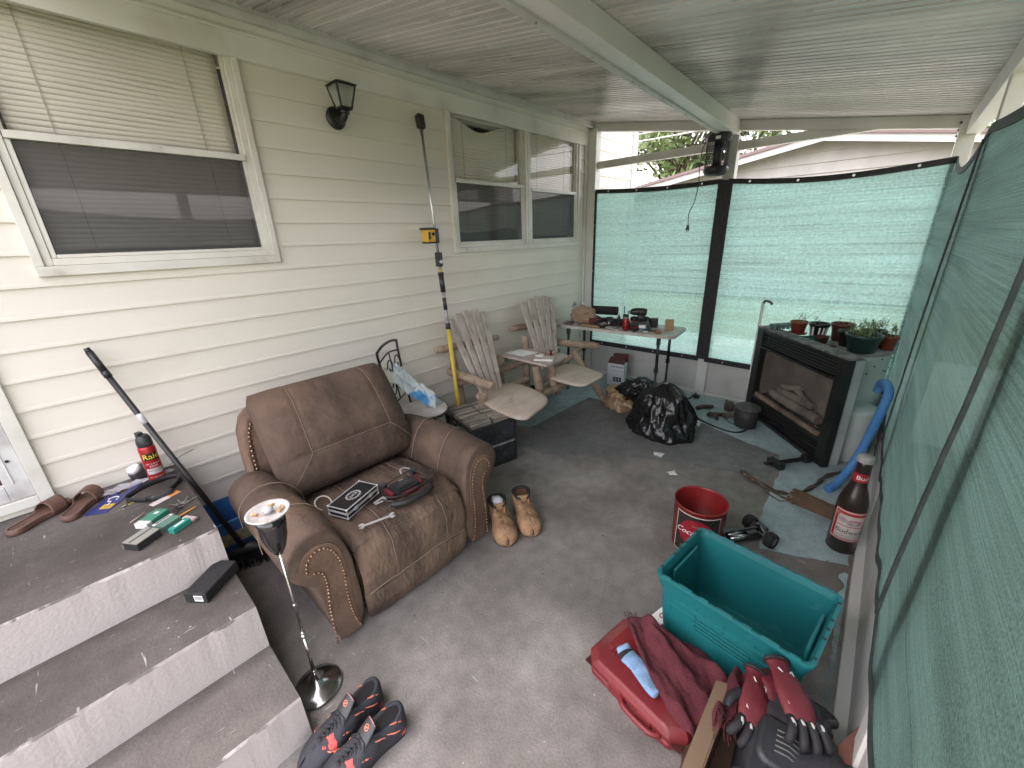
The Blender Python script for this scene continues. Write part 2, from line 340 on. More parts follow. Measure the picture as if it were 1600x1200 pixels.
def window(H,bent):
    x0,x1,z0,z1=H; zm=z0+(z1-z0)*.475
    g=G(); t=.045
    # outer flange trim, proud of the siding
    g.bb((x0-.03,WY-.026,z0-.04),(x1+.03,WY-.002,z0)); g.bb((x0-.03,WY-.026,z1),(x1+.03,WY-.002,z1+.035))
    g.bb((x0-.03,WY-.0255,z0+.0003),(x0+.0,WY-.002,z1-.0003)); g.bb((x1,WY-.0255,z0+.0003),(x1+.03,WY-.002,z1-.0003))
    # inner frame
    g.bb((x0+.001,WY-.012,z0+.001),(x0+t*.6,WY+.07,z1-.001)); g.bb((x1-t*.6,WY-.012,z0+.001),(x1-.001,WY+.07,z1-.001))
    g.bb((x0+t*.6+.0003,WY-.014,z0+.001),(x1-t*.6-.0003,WY+.07,z0+.03)); g.bb((x0+t*.6+.0003,WY-.012,z1-.03),(x1-t*.6-.0003,WY+.07,z1-.001))
    wf=P('window',g,frame_m,house,w=True,bevel=.002)
    g=G(); g.bb((x0+.03,WY-.018,zm-.014),(x1-.03,WY+.03,zm+.014)); g.bb((x0+.028,WY-.006,z0+.031),(x0+.045,WY+.02,zm-.015)); g.bb((x1-.045,WY-.006,z0+.031),(x1-.028,WY+.02,zm-.015)); g.bb((x0+.046,WY-.006,z0+.031),(x1-.046,WY+.02,z0+.045))
    g.bb((x0+.028,WY+.006,zm+.015),(x0+.04,WY+.03,z1-.031)); g.bb((x1-.04,WY+.006,zm+.015),(x1-.028,WY+.03,z1-.031)); g.bb((x0+.041,WY+.006,z1-.045),(x1-.041,WY+.03,z1-.031))
    P('sash',g,frame_m,wf,w=True,bevel=.0015)
    g=G(); g.add([(x0+.028,WY+.018,z0+.031),(x1-.028,WY+.018,z0+.031),(x1-.028,WY+.018,z1-.031),(x0+.028,WY+.018,z1-.031)],[(0,1,2,3)]); P('pane',g,pane_m,wf,w=True)
    g=G(); g.add([(x0+.046,WY-.001,z0+.046),(x1-.046,WY-.001,z0+.046),(x1-.046,WY-.001,zm-.015),(x0+.046,WY-.001,zm-.015)],[(0,1,2,3)]); P('insect_screen',g,screen_m,wf,w=True)
    # blind
    g=G(); zz=z1-.07; n=0; L=x1-x0-.1
    g.bb((x0+.05,WY+.036,z1-.062),(x1-.05,WY+.06,z1-.036))
    zb=z0+.06+(.06 if bent else .0)
    while zz>zb:
        fan=0
        if bent and n<11: fan=(11-n)/11
        def fn(u,v,zz=zz,n=n,fan=fan):
            x=x0+.05+L*u; wob=.0015*math.sin(u*9+n)+.002*noise.noise(Vector((x*3,n*.3,0)))
            d=0
            if bent==1: d=-.09*math.exp(-((u-.42)/.25)**2)*fan if n>1 else 0
            if bent and n>20: d+=.02*math.exp(-((u-.8)/.2)**2)*(n-20)/12
            return (x,WY+.045+.007*v,zz+.012*(1-2*v)+wob+d)
        g.sheet(fn,18,1); zz-=.0205; n+=1
    for xx in (x0+.18,x1-.18): g.bb((xx-.0012,WY+.041,zb),(xx+.0012,WY+.0425,z1-.06),1)
    P('blind',g,[blind_m,S('cord',(.45,.43,.38),.8)],wf,w=True,solid=.0008)
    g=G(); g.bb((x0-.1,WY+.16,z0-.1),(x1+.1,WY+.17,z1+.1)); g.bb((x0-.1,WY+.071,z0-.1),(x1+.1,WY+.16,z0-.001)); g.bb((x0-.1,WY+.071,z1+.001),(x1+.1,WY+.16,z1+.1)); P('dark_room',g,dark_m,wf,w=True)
    return wf
window(wins[0],0); window(wins[1],1); window(wins[2],0)
# door: aluminium frame, dark wood inside
g=G(); x0,x1,z0,z1=door; ds=x1
g.bb((ds-.001,WY-.03,z0-.05),(ds+.045,WY-.001,z1)); g.bb((x0,WY-.03,z0-.05),(ds-.0015,WY-.001,z0-.006))
df=S('door frame metal',(.62,.62,.61),.4,(.42,.41,.40),8,.4,.65,bump=.2,bs=30,col3=(.14,.12,.10),sc3=9,l3=.6,h3=.72)
d=P('door',g,trimw,house,w=True,bevel=.002)
g=G(); g.bb((ds-.075,WY-.022,z0),(ds-.002,WY+.02,z1-.02)); g.bb((x0,WY-.022,z0+.0),(ds-.0755,WY+.02,z0+.07)); g.bb((ds-.05,WY-.026,z0+.075),(ds-.044,WY-.021,z1-.1)); P('door_frame',g,df,d,w=True,bevel=.003)
g=G(); g.bb((x0,WY+.022,z0+.05),(ds-.06,WY+.05,z1-.03)); P('door_panel',g,S('dark reddish wood',(.05,.018,.012),.35,(.09,.03,.02),3,st=(8,8,1)),d,w=True)
g=G()
for zz in (.78,.95,1.15): g.cyl((ds-.035,WY-.0225,zz),(ds-.035,WY-.027,zz),.006,n=10)
g.cyl((ds-.2,WY-.0225,z0+.03),(ds-.2,WY-.027,z0+.03),.006,n=10)
P('screw',g,black_mt,d,w=True)
# ---------- porch frame ----------
porch=thing('porch_frame','white aluminium porch frame with ribbed pan roof, posts and kick panels','porch',(2,1.2,0))
ceil_m=S('ribbed roof pan',(.80,.745,.74),.27,(.58,.55,.54),1.4,.36,.66,st=(3.5,.45,1),bump=.12,bs=25,bst=(6,1,1),col3=(.26,.24,.225),sc3=1.1,l3=.44,h3=.74,det=6)
g=G(); pr=[]; x=-.05; p=.054
while x<4.35:
    pr+= [(x,0),(x+p*.60,0),(x+p*.68,.010),(x+p*.84,.010),(x+p*.92,0)]; x+=p
ys=[WY+.02,1.8,1.0,.4,-.42]
secs=[[(a,y,roofz(y)+b) for a,b in pr] for y in ys]
g.loft(secs,sm=False,caps=False,closed=False)
P('roof_panel',g,ceil_m,porch,w=True,solid=.0)
g=G(); t=.05
g.add([(-.05,WY+.02,roofz(WY)+.06),(4.4,WY+.02,roofz(WY)+.06),(4.4,-.42,roofz(-.42)+.06),(-.05,-.42,roofz(-.42)+.06)],[(0,1,2,3)]); P('roof_top',g,white_paint,porch,w=True)
g=G(); g.bb((-.05,WY-.075,2.635),(4.21,WY-.004,2.690)); g.bb((-.05,WY-.082,2.628),(4.21,WY-.0755,2.664)); P('wall_channel',g,alum,porch,w=True,bevel=.003)
# main beam
def bx8(a,b,mi=0):
    g.add(a+b,[(0,1,2,3),(7,6,5,4),(0,4,5,1),(1,5,6,2),(2,6,7,3),(3,7,4,0)],mi)
bm=lambda x:1.155-(4.21-x)*.042
def bsec(x,y0,y1,z0,z1t): return [(x,y0,z0),(x,y1,z0),(x,y1,roofz(y1)-z1t),(x,y0,roofz(y0)-z1t)]
g=G()
xa,xb=-.04,4.25
bx8(bsec(xa,bm(xa),bm(xa)+.085,2.345,.001),bsec(xb,bm(xb),bm(xb)+.085,2.345,.001))
P('beam',g,beam_m,porch,w=True,bevel=.003)
g=G()
bx8([(xa,bm(xa)+.086,2.335),(xa,bm(xa)+.118,2.335),(xa,bm(xa)+.118,2.352),(xa,bm(xa)+.086,2.352)],[(xb,bm(xb)+.086,2.335),(xb,bm(xb)+.118,2.335),(xb,bm(xb)+.118,2.352),(xb,bm(xb)+.086,2.352)])
P('beam_flange',g,alum,porch,w=True)
g=G()
for k in range(9):
    x=.6+k*.42; g=G(); g.ball((x,bm(x)+.1,2.3345),.006,8); P('flange_screw',g,steel,porch,w=True)
pass
# posts
g=G(); g.bb((4.18,1.15,.0),(4.27,1.245,2.343)); P('post',g,white_paint,porch,w=True,bevel=.003)
g=G(); g.bb((4.16,2.51,.0),(4.26,2.60,2.62)); P('post',g,white_paint,porch,w=True,bevel=.003)
g=G(); g.bb((4.18,-.25,.0),(4.27,-.165,2.24)); P('post',g,white_paint,porch,w=True,bevel=.003)
for px in (2.66,1.08,-.2):
    g=G(); g.bb((px,-.26,.0),(px+.085,-.205,2.2)); P('post',g,white_paint,porch,w=True,bevel=.003)
g=G()
# far end: horizontal rail and raked header
g.bb((4.20,-.162,2.235),(4.245,1.147,2.300)); g.bb((4.20,1.248,2.235+.02),(4.245,2.507,2.322)); P('rail',g,white_paint,porch,w=True,bevel=.003)
g=G()
for a,b in ((-.25,1.15),(1.245,2.6)):
    bx8([(4.19,a,roofz(a)-.075),(4.25,a,roofz(a)-.075),(4.25,a,roofz(a)-.002),(4.19,a,roofz(a)-.002)],[(4.19,b,roofz(b)-.075),(4.25,b,roofz(b)-.075),(4.25,b,roofz(b)-.002),(4.19,b,roofz(b)-.002)])
P('header',g,white_paint,porch,w=True)
g=G(); g.bb((-.05,-.27,2.125),(4.3,-.20,roofz(-.2)-.003)); P('eave_beam',g,beam_m,porch,w=True,bevel=.003)
g=G()
for y,zz in ((1.148,2.40),(1.148,2.36),(1.148,2.31),(1.148,2.27)): g.ball((4.225,y,zz),.009,8)
g.ball((4.20,-.163,2.16),.008,8); g.ball((4.23,-.163,2.13),.008,8); g.ball((4.18,-.163,2.2),.008,8)
P('bolt',g,S('dark rubber washers',(.08,.08,.08),.5),porch,w=True)
kick=S('kick panel aluminium',(.52,.515,.50),.5,(.42,.415,.385),3,.4,.7,bump=.15,bs=12,col3=(.33,.31,.27),sc3=3,l3=.6,h3=.85)
g=G(); g.bb((4.215,-.163,.035),(4.235,1.148,.37)); g.bb((4.215,1.247,.035),(4.235,2.508,.37)); P('kick_panel',g,kick,porch,w=True)
g=G(); g.bb((-.2,-.235,.035),(4.178,-.215,.37)); P('kick_panel',g,kick,porch,w=True)
g=G(); g.bb((4.195,-.163,.0),(4.245,1.148,.034)); g.bb((4.195,1.247,.0),(4.245,2.508,.034)); g.bb((-.2,-.262,.0),(4.178,-.176,.034)); g.bb((4.2,-.16,.371),(4.245,1.147,.40)); g.bb((4.2,1.248,.371),(4.245,2.507,.40)); g.bb((-.2,-.245,.371),(4.177,-.208,.40)); P('sill_rail',g,white_paint,porch,w=True,bevel=.002)
# ---------- shade mesh ----------
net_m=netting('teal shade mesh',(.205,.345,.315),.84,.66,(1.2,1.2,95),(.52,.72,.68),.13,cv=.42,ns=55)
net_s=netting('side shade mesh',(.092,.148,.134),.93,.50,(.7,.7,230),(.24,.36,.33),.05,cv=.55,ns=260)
hem_m=S('black hem tape',(.012,.013,.014),.7,(.025,.026,.028),30)
grom_m=S('grommet',(.75,.75,.75),.3,metal=.6)
def farnet(y0,y1,zt0,zt1,zb0,zb1,label,seed,sag=.02):
    T=thing('shade_screen',label,'screen',(4.17,(y0+y1)/2,0),group=None)
    zt=lambda u:zt0+(zt1-zt0)*u-sag*math.sin(PI*u); zb=lambda u:zb0+(zb1-zb0)*u
    def fn(u,v):
        z=zb(u)+(zt(u)-zb(u))*v;y=y0+(y1-y0)*u
        return (4.172-.012*math.sin(PI*u)*math.sin(PI*v)+.012*noise.noise(Vector((u*2.5,v*3+seed,0)))*min(1,6*min(v,1-v)+.05),y,z)
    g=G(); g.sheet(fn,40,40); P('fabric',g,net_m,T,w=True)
    g=G()
    def band(path,wd=.02):
        g.loft([[p+Vector(q) for q in ((-.006,-wd if ax else 0,0 if ax else -wd),(-.006,wd if ax else 0,0 if ax else wd),(.006,wd if ax else 0,0 if ax else wd),(.006,-wd if ax else 0,0 if ax else -wd))] for p in path],sm=False)
    ax=0; band([Vector(fn(i/20,1)) for i in range(21)]); band([Vector(fn(i/20,0)) for i in range(21)],.025)
    ax=1; band([Vector(fn(0,i/20)) for i in range(21)],.02)
    if y1>.5: band([Vector(fn(1,i/20)) for i in range(21)],.02)
    P('hem',g,hem_m,T,w=True)
    g=G(); n=4
    for k in range(n):
        p=Vector(fn((k+.5)/n,1)); g.cyl(p+V(-.0075,0,0),p+V(-.0095,0,0),.009,n=10)
        p=Vector(fn((k+.5)/n,0)); g.cyl(p+V(-.0075,0,0),p+V(-.0095,0,0),.007,n=10)
    for k in range(3):
        p=Vector(fn(0,(k+.7)/3.4)); g.cyl(p+V(-.0075,0,0),p+V(-.0095,0,0),.006,n=8)
    P('grommet',g,grom_m,T,w=True)
farnet(2.505,1.245,2.035,2.005,.385,.385,'pale teal shade mesh with black hem between house wall and middle post',1)
farnet(1.185,-.194,2.00,1.985,.385,.36,'pale teal shade mesh with black hem right of the middle post behind the fireplace',5,.045)
g=G(); g.prism([(1.145,.39),(1.262,.39),(1.255,2.02),(1.14,2.0)],0,.006,M=Matrix(((0,0,1,4.15),(1,0,0,0),(0,1,0,0),(0,0,0,1)))); 
solo('lap_strip',g,hem_m,'black overlap strip of shade fabric running down the middle post','fabric strip',(4.15,1.2,.4),w=True)
# side curtain
T=thing('shade_curtain','long dark green shade mesh curtain sagging along the right side of the porch','curtain',(2,-.2,0))
def top(x):
    if x>2.72: q=(x-2.72)/(4.17-2.72); return 1.985-.105*math.sin(PI*q)**.7-.03*(1-q)
    q=(x-.0)/2.72; return 1.955-.09*math.sin(PI*q)-.0*(1-q)
def bot(x):
    zz=.36+max(0,(3.0-x))*.065+.014*math.sin(x*9)+.012*math.sin(x*23+1)
    if x<1.42: zz-=.02
    return zz
def cur(u,v):
    x=4.17-4.1*u; z0,z1=bot(x),top(x); z=z0+(z1-z0)*v
    e=min(1,8*v)*min(1,8*(1-v))
    y=-.198+.006*noise.noise(Vector((x*1.6,z*.8,2)))*e+.0035*math.sin(x*17+z*5+3*noise.noise(Vector((x,z,0))))*max(0,1-v*1.6)*min(1,v*8+.3)+.0012*noise.noise(Vector((x*5,z*9,0)))
    if x>3.6: y+=.015*(x-3.6)/.6*math.sin(PI*v)
    return (x,y,z)
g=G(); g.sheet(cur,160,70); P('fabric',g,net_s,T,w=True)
g=G()
def hemc(path,a=.016,b=.004):
    g.loft([[p+V(-a,b,0),p+V(a,b,0),p+V(a,-b,0),p+V(-a,-b,0)] if 1 else 0 for p in path],sm=False)
U=lambda x:(4.17-x)/4.1
hemc([Vector(cur(U(2.80+.36*(1-k/20)),k/20))+V(0,.006,0) for k in range(21)],.010)
hemc([Vector(cur(U(1.20+.22*(1-k/20)**1.4),k/20))+V(0,.006,0) for k in range(21)],.010)
def hemh(path,a=.014,b=.004): g.loft([[p+V(0,b,-a),p+V(0,b,a),p+V(0,-b,a),p+V(0,-b,-a)] for p in path],sm=False)
hemh([Vector(cur(k/120,0)) for k in range(121)],.016); hemh([Vector(cur(k/60,1)) for k in range(61)],.018)
P('hem',g,S('dark green hem',(.03,.045,.042),.7,(.05,.065,.06),20),T,w=True)
# grey awning cloth beyond the right-hand side
g=G(); g.sheet(lambda u,v:(6.5-7.1*u,-.5-.02*math.sin(u*50),2.22+.42*v),60,6); solo('awning_cloth',g,S('grey awning cloth',(.16,.15,.15),.9,(.20,.19,.185),4),'plain grey cloth hanging outside, seen above the green curtain','awning',(2,-.5,1.5),w=True,solid=.003)
# ---------- outside ----------
wsid=S('pale siding',(.34,.325,.31),.7,(.30,.285,.275),2)
g=G(); g.bb((5.20,WY-.018,-.1),(5.32,WY+.004,2.95)); g.bb((5.302,WY+.0045,-.1),(5.32,WY+.12,2.95)); P('corner_board',g,S('bright trim',(.62,.62,.61),.5),house,w=True)
g=G(); g.bb((-3,WY+.062,2.45),(5.30,WY+.10,2.96)); g.bb((4.1,WY+.062,-.1),(5.30,WY+.10,2.449)); g.bb((5.26,WY+.101,-.1),(5.30,WY+5,2.96)); P('wall_core',g,S('wall core',(.4,.39,.36),.8),house,w=True)
g=G(); g.bb((4.45,WY-.30,2.96),(5.75,WY+5,3.05)); P('roof_overhang',g,S('roof shingle',(.12,.11,.10),.9),house,w=True)
ga=thing('garage','low white garage with shallow gable roof behind the shade mesh','garage',(12.5,1.6,-.1))
g=G(); rz=lambda y:3.42-abs(y-1.6)*.165
z=-.1
while z<3.4:
    z2=z+.22
    def ext(zz): return 99 if zz<rz(6.5) else max(0,(3.42-zz)/.165)
    e0=min(4.9,ext(z));e1=min(4.9,ext(z2))
    g.add([(12.47,1.6-e0,z),(12.47,1.6+e0,z),(12.5,1.6+e1,z2),(12.5,1.6-e1,z2),(12.51,1.6-e0,z),(12.51,1.6+e0,z)],[(3,2,1,0),(0,1,5,4)]); z=z2
g.bb((12.52,-3.3,-.1),(20,6.5,2.55)); P('wall',g,wsid,ga,w=True)
g=G()
for sg in (-1,1):
    y1=1.6+sg*5.4; a=[(12.1,1.6,3.50),(12.1,y1,3.50-5.4*.165),(12.1,y1,3.56-5.4*.165),(12.1,1.6,3.56)]; b=[(20,q[1],q[2]) for q in a]; bx8(a,b)
P('roof',g,S('weathered roof metal',(.24,.225,.22),.5,(.24,.215,.22),3),ga,w=True)
g=G()
for sg in (-1,1):
    y1=1.6+sg*5.4; a=[(12.05,1.6,3.36),(12.05,y1,3.36-5.4*.165),(12.05,y1,3.50-5.4*.165),(12.05,1.6,3.50)]; b=[(12.095,q[1],q[2]) for q in a]; bx8(a,b)
P('fascia',g,S('pale fascia',(.42,.40,.40),.5),ga,w=True)
g=G()
for sg in (-1,1):
    y1=1.6+sg*5.45; a=[(12.0,1.6,3.502),(12.0,y1,3.502-5.45*.165),(12.0,y1,3.575-5.45*.165),(12.0,1.6,3.575)]; b=[(12.099,q[1],q[2]) for q in a]; bx8(a,b)
P('drip_edge',g,S('maroon drip edge',(.12,.08,.08),.5),ga,w=True)
leafm=S('leaves',(.07,.11,.03),.6,(.14,.20,.06),2,.35,.65)
barkm=S('bark',(.10,.08,.06),.9,(.16,.13,.10),6,bump=.8,bs=20)
def tree(x,y,hh,cr,label,seed,n=9000):
    rr=random.Random(seed); T=thing('tree',label,'tree',(x,y,-.15))
    g=G(); g.tube(cat([(0,0,0),(.1,0,hh*.3),(-.05,.1,hh*.6),(0,0,hh*.85)],4),[.2-.15*i/12 for i in range(13)],10)
    cl=[]
    for k in range(26):
        a=rr.uniform(0,2*PI);rad=cr*rr.uniform(.25,.95);zz=hh*rr.uniform(.45,1.0); c=Vector((rad*math.cos(a),rad*math.sin(a),zz)); cl.append((c,cr*rr.uniform(.22,.42)))
        g.tube([(0,0,hh*.4),(c.x*.5,c.y*.5,hh*.4+(zz-hh*.4)*.6),tuple(c)],[.07,.04,.015],6)
    P('trunk',g,barkm,T)
    g=G()
    for k in range(n):
        c,r=rr.choice(cl); d=Vector((rr.gauss(0,1),rr.gauss(0,1),rr.gauss(0,.8))).normalized()*r*rr.random()**.4; p=c+d
        a=Vector((rr.gauss(0,1),rr.gauss(0,1),rr.gauss(0,1))).normalized(); b=a.orthogonal().normalized(); s=rr.uniform(.10,.22)
        g.add([p-a*s,p+b*s*.5,p+a*s,p-b*s*.5],[(0,1,2,3)])
    P('crown',g,leafm,T)
tree(19,7.6,8.2,3.6,'green leafy tree seen between the neighbour house and the garage',3,12000)
tree(24,-1.5,6.6,3.2,'green tree top showing above the right end of the garage roof',5,7000)
tree(25,3.0,6.4,2.6,'green tree behind the left slope of the garage roof',9,8000)
g=G()
for k,(a,b,c) in enumerate(((2.98,3.0,.10),(3.18,3.12,.14),(3.36,3.3,.12))):
    g.tube([(9,8-10*t,a+(b-a)*t+.5-c*math.sin(PI*t)) for t in [i/12 for i in range(13)]],.012,6)
solo('utility_wires',g,S('cable',(.35,.35,.36),.6),'three sagging utility wires crossing above the far shade mesh','wires',(9,3,3.4),w=True)
# unseen leaf mass added outside right to dim the side curtain
g=G()
for k in range(7000):
    p=Vector((rnd.uniform(-1,7),rnd.uniform(-5.6,-4.2),rnd.uniform(-.1,1.8))); a=Vector((rnd.gauss(0,1),rnd.gauss(0,1),rnd.gauss(0,1))).normalized(); b=a.orthogonal().normalized(); s=rnd.uniform(.05,.1)
    g.add([p-a*s,p+b*s*.5,p+a*s,p-b*s*.5],[(0,1,2,3)])
solo('shading_hedge',g,leafm,'unseen green leaf mass added outside to darken the right-hand shade curtain','shading_hedge',(3,-4,0),w=True)
# ---------- steps ----------
tread=floor_mat('worn dark step paint',(.058,.049,.043),(.095,.082,.073),(.14,.125,.115))
riser=floor_mat('pinkish grey riser paint',(.42,.375,.36),(.47,.425,.41),(.33,.295,.28),scratch=False,rough=.6)
g=G()
prof=[(2.625,0),(2.625,.52),(1.79,.54),(1.772,.36),(1.468,.36),(1.450,.18),(1.164,.18),(1.150,0)]
xs=[-2.2+i*.015 for i in range(160)]; xs=[x for x in xs if x<.165]+[.172]
def stepsec(x):
    o=[]
    for i,(y,z) in enumerate(prof):
        if i in(2,4,6):   # nosing: chipped edge
            o.append((x,y+.03,z)); o.append((x,y+.006+.006*noise.noise(Vector((x*9,i,0))),z-.001)); o.append((x,y-.001+.004*noise.noise(Vector((x*22,i,5))),z-.008+.006*noise.noise(Vector((x*30,i,1)))))
        elif i in (0,1): o.append((x,y,z))
        else: o.append((x,y+.005*noise.noise(Vector((x*3,i,2))),z))
    return o
secs=[stepsec(x) for x in xs]; k=len(secs[0])
for a,b in zip(secs[:-1],secs[1:]):
    for j in range(k):
        q=[a[j],a[(j+1)%k],b[(j+1)%k],b[j]]
        dz=abs(a[j][2]-a[(j+1)%k][2]); dy=abs(a[j][1]-a[(j+1)%k][1])
        g.add(q,[(3,2,1,0)],{3:2,7:2,11:2,0:1,4:1,8:1,12:1,13:1}.get(j,0))
g.add(secs[-1],[list(range(k))],1)
solo('concrete_steps',g,[tread,riser,S('chipped step edge',(.13,.115,.106),.8,(.42,.385,.37),16,.52,.60,bump=.8,bs=60,col3=(.30,.27,.255),sc3=8,l3=.5,h3=.56)],'three painted concrete steps with dark worn treads and pale risers','steps',(-.5,1.8,0),w=True)
# ================= FURNITURE =================
# ---------- recliner ----------
leather=S('worn brown suede leather',(.060,.039,.028),.88,(.125,.083,.060),4.2,.36,.66,bump=2.2,bs=24,col3=(.17,.108,.07),sc3=2.4,l3=.50,h3=.74,det=10,dist=.5)
leather2=S('tan worn leather front',(.135,.084,.057),.85,(.20,.13,.088),6,.35,.66,bump=2,bs=28,col3=(.075,.043,.03),sc3=3.2,l3=.5,h3=.72,det=8)
stitch=S('tan stitching',(.26,.19,.13),.8)
brass=S('antique brass nailheads',(.42,.27,.17),.3,(.25,.15,.10),40,metal=.85)
rec=thing('recliner','large worn brown suede recliner with rolled arms and nailhead trim','armchair',(.83,1.75,0))
armL=[(.400,.015),(.372,.2),(.352,.345),(.300,.395),(.268,.45),(.275,.515),(.318,.568),(.385,.588),(.452,.565),(.498,.50),(.520,.40),(.528,.26),(.530,.015)]
def arm(poly,name='arm'):
    g=G(); cx=sum(p[0] for p in poly)/len(poly); cz=sum(p[1] for p in poly)/len(poly)
    pp=[Vector((p[0],0,p[1])) for p in poly]
    pc=[]
    for i,p in enumerate(pp[:-1]):
        q=pp[i+1]; pc.append(p); pc.append((p+q)/2)
    pc.append(pp[-1])
    secs=[]
    for y,s,dz in ((1.400,.90,0),(1.404,.955,0),(1.418,.99,0),(1.45,1.0,.0),(1.55,1.01,.006),(1.70,1.015,.010),(1.85,1.0,.004),(2.0,.985,-.004),(2.12,.96,-.012),(2.2,.90,-.02)):
        q=[]
        for p in pc:
            x=cx+(p.x-cx)*s; z=cz+(p.z-cz)*s if p.z>.1 else p.z
            if p.z>.3: z+=dz
            n=.008*noise.noise(Vector((x*7,y*5,z*7)))+.003*noise.noise(Vector((x*22,y*18,z*22)))
            q.append((x+n,y,z+n))
        secs.append(q)
    g.loft(secs,0)
    # face inset panel: lighter
    return g
armR=[(2*.828-x,z) for x,z in armL][::-1]
sc_path1=[(.385,.03),(.388,.19),(.398,.31),(.397,.37),(.385,.402),(.352,.418)]
sc_path2=[(.340,.435),(.346,.468),(.372,.497),(.407,.503),(.440,.475),(.462,.42),(.470,.34),(.466,.25),(.468,.16),(.478,.08),(.492,.03)]
for side_,poly in ((0,armL),(1,armR)):
    mx=(lambda x:x) if side_==0 else (lambda x:2*.828-x)
    g=arm(poly); o=P('arm',g,leather,rec,w=True,sub=1)
    g=G(); pan=[(mx(x),z) for x,z in [(.402,.02),(.383,.2),(.390,.33),(.378,.395),(.335,.41),(.320,.455),(.345,.505),(.395,.525),(.448,.502),(.478,.43),(.486,.3),(.484,.15),(.498,.02)]]
    pc=[(p.x,p.y) for p in cat([(a,b,0) for a,b in pan],4)]
    g.prism(pc,1.3965,1.404,M=Matrix(((1,0,0,0),(0,0,1,0),(0,1,0,0),(0,0,0,1)))); P('arm_front_panel',g,leather2,o,w=True)
    g=G()
    for path in (sc_path1,sc_path2):
        pts=cat([(mx(a),1.395,b) for a,b in path],24); last=None
        for p in pts:
            if last is None or (p-last).length>.0165: g.ball(p,.0062,8); last=p
    P('nailhead_trim',g,brass,o,w=True)
    g=G()
    for yy in (1.62,1.86):
        c=[(mx(x),z) for x,z in ((.262,.44),(.268,.52),(.315,.578),(.385,.601),(.458,.577),(.508,.505),(.529,.4))]
        g=G(); g.tube(cat([(a,yy+.02*math.sin(i),b+.004) for i,(a,b) in enumerate(c)],6),.0016,5); P('arm_seam',g,stitch,o,w=True)

# seat cushion + front
def seatz(y,u):
    pass
def cush(u,v):  # u across, v from back along top, over the nose, down the front
    x=.535+.585*u
    path=[(2.02,.385),(1.9,.425),(1.78,.436),(1.64,.442),(1.52,.440),(1.44,.418),(1.385,.372),(1.362,.31),(1.362,.25),(1.375,.185),(1.380,.165),(1.372,.14),(1.368,.08),(1.385,.02)]
    t=v*(len(path)-1); i=min(int(t),len(path)-2); f=t-i
    y=path[i][0]*(1-f)+path[i+1][0]*f; z=path[i][1]*(1-f)+path[i+1][1]*f
    e=4*u*(1-u); bul=e**.35
    if v<.8: z-=.045*(1-bul); 
    y+=.03*(1-bul) if v>.4 else 0
    if i<6: z-=.022*math.exp(-((u-.45)/.25)**2)*math.exp(-((y-1.72)/.16)**2)
    n=.012*noise.noise(Vector((x*6,y*6,z*6)))+.006*noise.noise(Vector((x*20,y*14,z*20)))+.006*abs(noise.noise(Vector((x*5,y*22,z*22))))*(1 if v>.3 else .4)
    for su in (.27,.76): z-=.006*math.exp(-((u-su)/.022)**2)
    return (x,y-n*.5,z+n)
g=G(); g.sheet(cush,44,90,flip=True)
g.bb((.545,1.46,.03),(1.11,2.05,.36))
st=P('seat_cushion',g,S('worn striped seat leather',(.068,.045,.033),.85,(.165,.112,.077),2.8,.36,.64,bump=2.4,bs=24,st=(2.2,1,1),col3=(.19,.125,.08),sc3=3.5,l3=.56,h3=.82,det=9,dist=.6),rec,w=True)
g=G()
for su in (.27,.76): g.tube([Vector(cush(su+.01*math.sin(k/9),k/60*.72+.02))+V(0,0,.0045) for k in range(61)],.0016,5)
g.tube([Vector(cush(.03+.94*k/40,.715))+V(0,-.002,0) for k in range(41)],.003,5)
P('seat_seam',g,stitch,st,w=True)
g=G()
for q in range(7):   # pale rubbed crease lines across the seat
    v0=.28+q*.030
    g.tube([Vector(cush(.30+.42*k/30,v0+.010*math.sin(k/8+q)))+V(0,-.001,.0003) for k in range(31)],.0009,4)
for q in range(6):
    g.tube([Vector(cush(.34+q*.065+.008*math.sin(k/5),.27+.22*k/24))+V(0,-.001,.0003) for k in range(25)],.0009,4)
P('seat_crease',g,S('rubbed crease',(.17,.115,.08),.8),st,w=True)
# back shell and cushion
def back(x0,x1,y0,z0,y1,z1,th,bz,seed,nu=34,nv=30):
    # closed pillow between a lower line (y0,z0) and an upper line (y1,z1)
    d=Vector((0,y1-y0,z1-z0)); L=d.length; d.normalize(); nrm=Vector((0,-d.z,d.y))
    def fn(u,v,s):
        eu=(1-abs(2*u-1)**6)**.5; ev=(1-abs(2*v-1)**5)**.5; e=max(0,eu*ev)**.8
        x=x0+(x1-x0)*u
        p=Vector((x,y0,z0))+d*(L*v)
        k=s*th*e*(1+ (bz*math.sin(PI*min(1,v*1.0))) if s>0 else 1)
        p+=nrm*k
        if v>.85: p.x+=(.5-u)*.05*((v-.85)/.15)**2
        n=.012*noise.noise(Vector((p.x*5+seed,p.y*5,p.z*5)))*e+.004*noise.noise(Vector((p.x*18,p.y*16+seed,p.z*12)))*e
        if s>0:
            for su in (.22,.80):
                n-=.005*math.exp(-((u-su-(.02 if su<.5 else -.02)*(v-.5))/.014)**2)*(1 if v>.35 else 0)
            n-=.008*math.exp(-((v-.30-.02*math.sin(u*3))/.02)**2)
        return p+nrm*n
    g=G(); g.sheet(lambda u,v:fn(u,v,1),nu,nv,flip=True); g.sheet(lambda u,v:fn(u,v,-.5),nu,nv); return g,fn
g,bf=back(.465,1.205,1.93,.42,2.235,.905,.11,.3,3,60,60)
bk=P('back_cushion',g,leather,rec,w=True)
g=G()
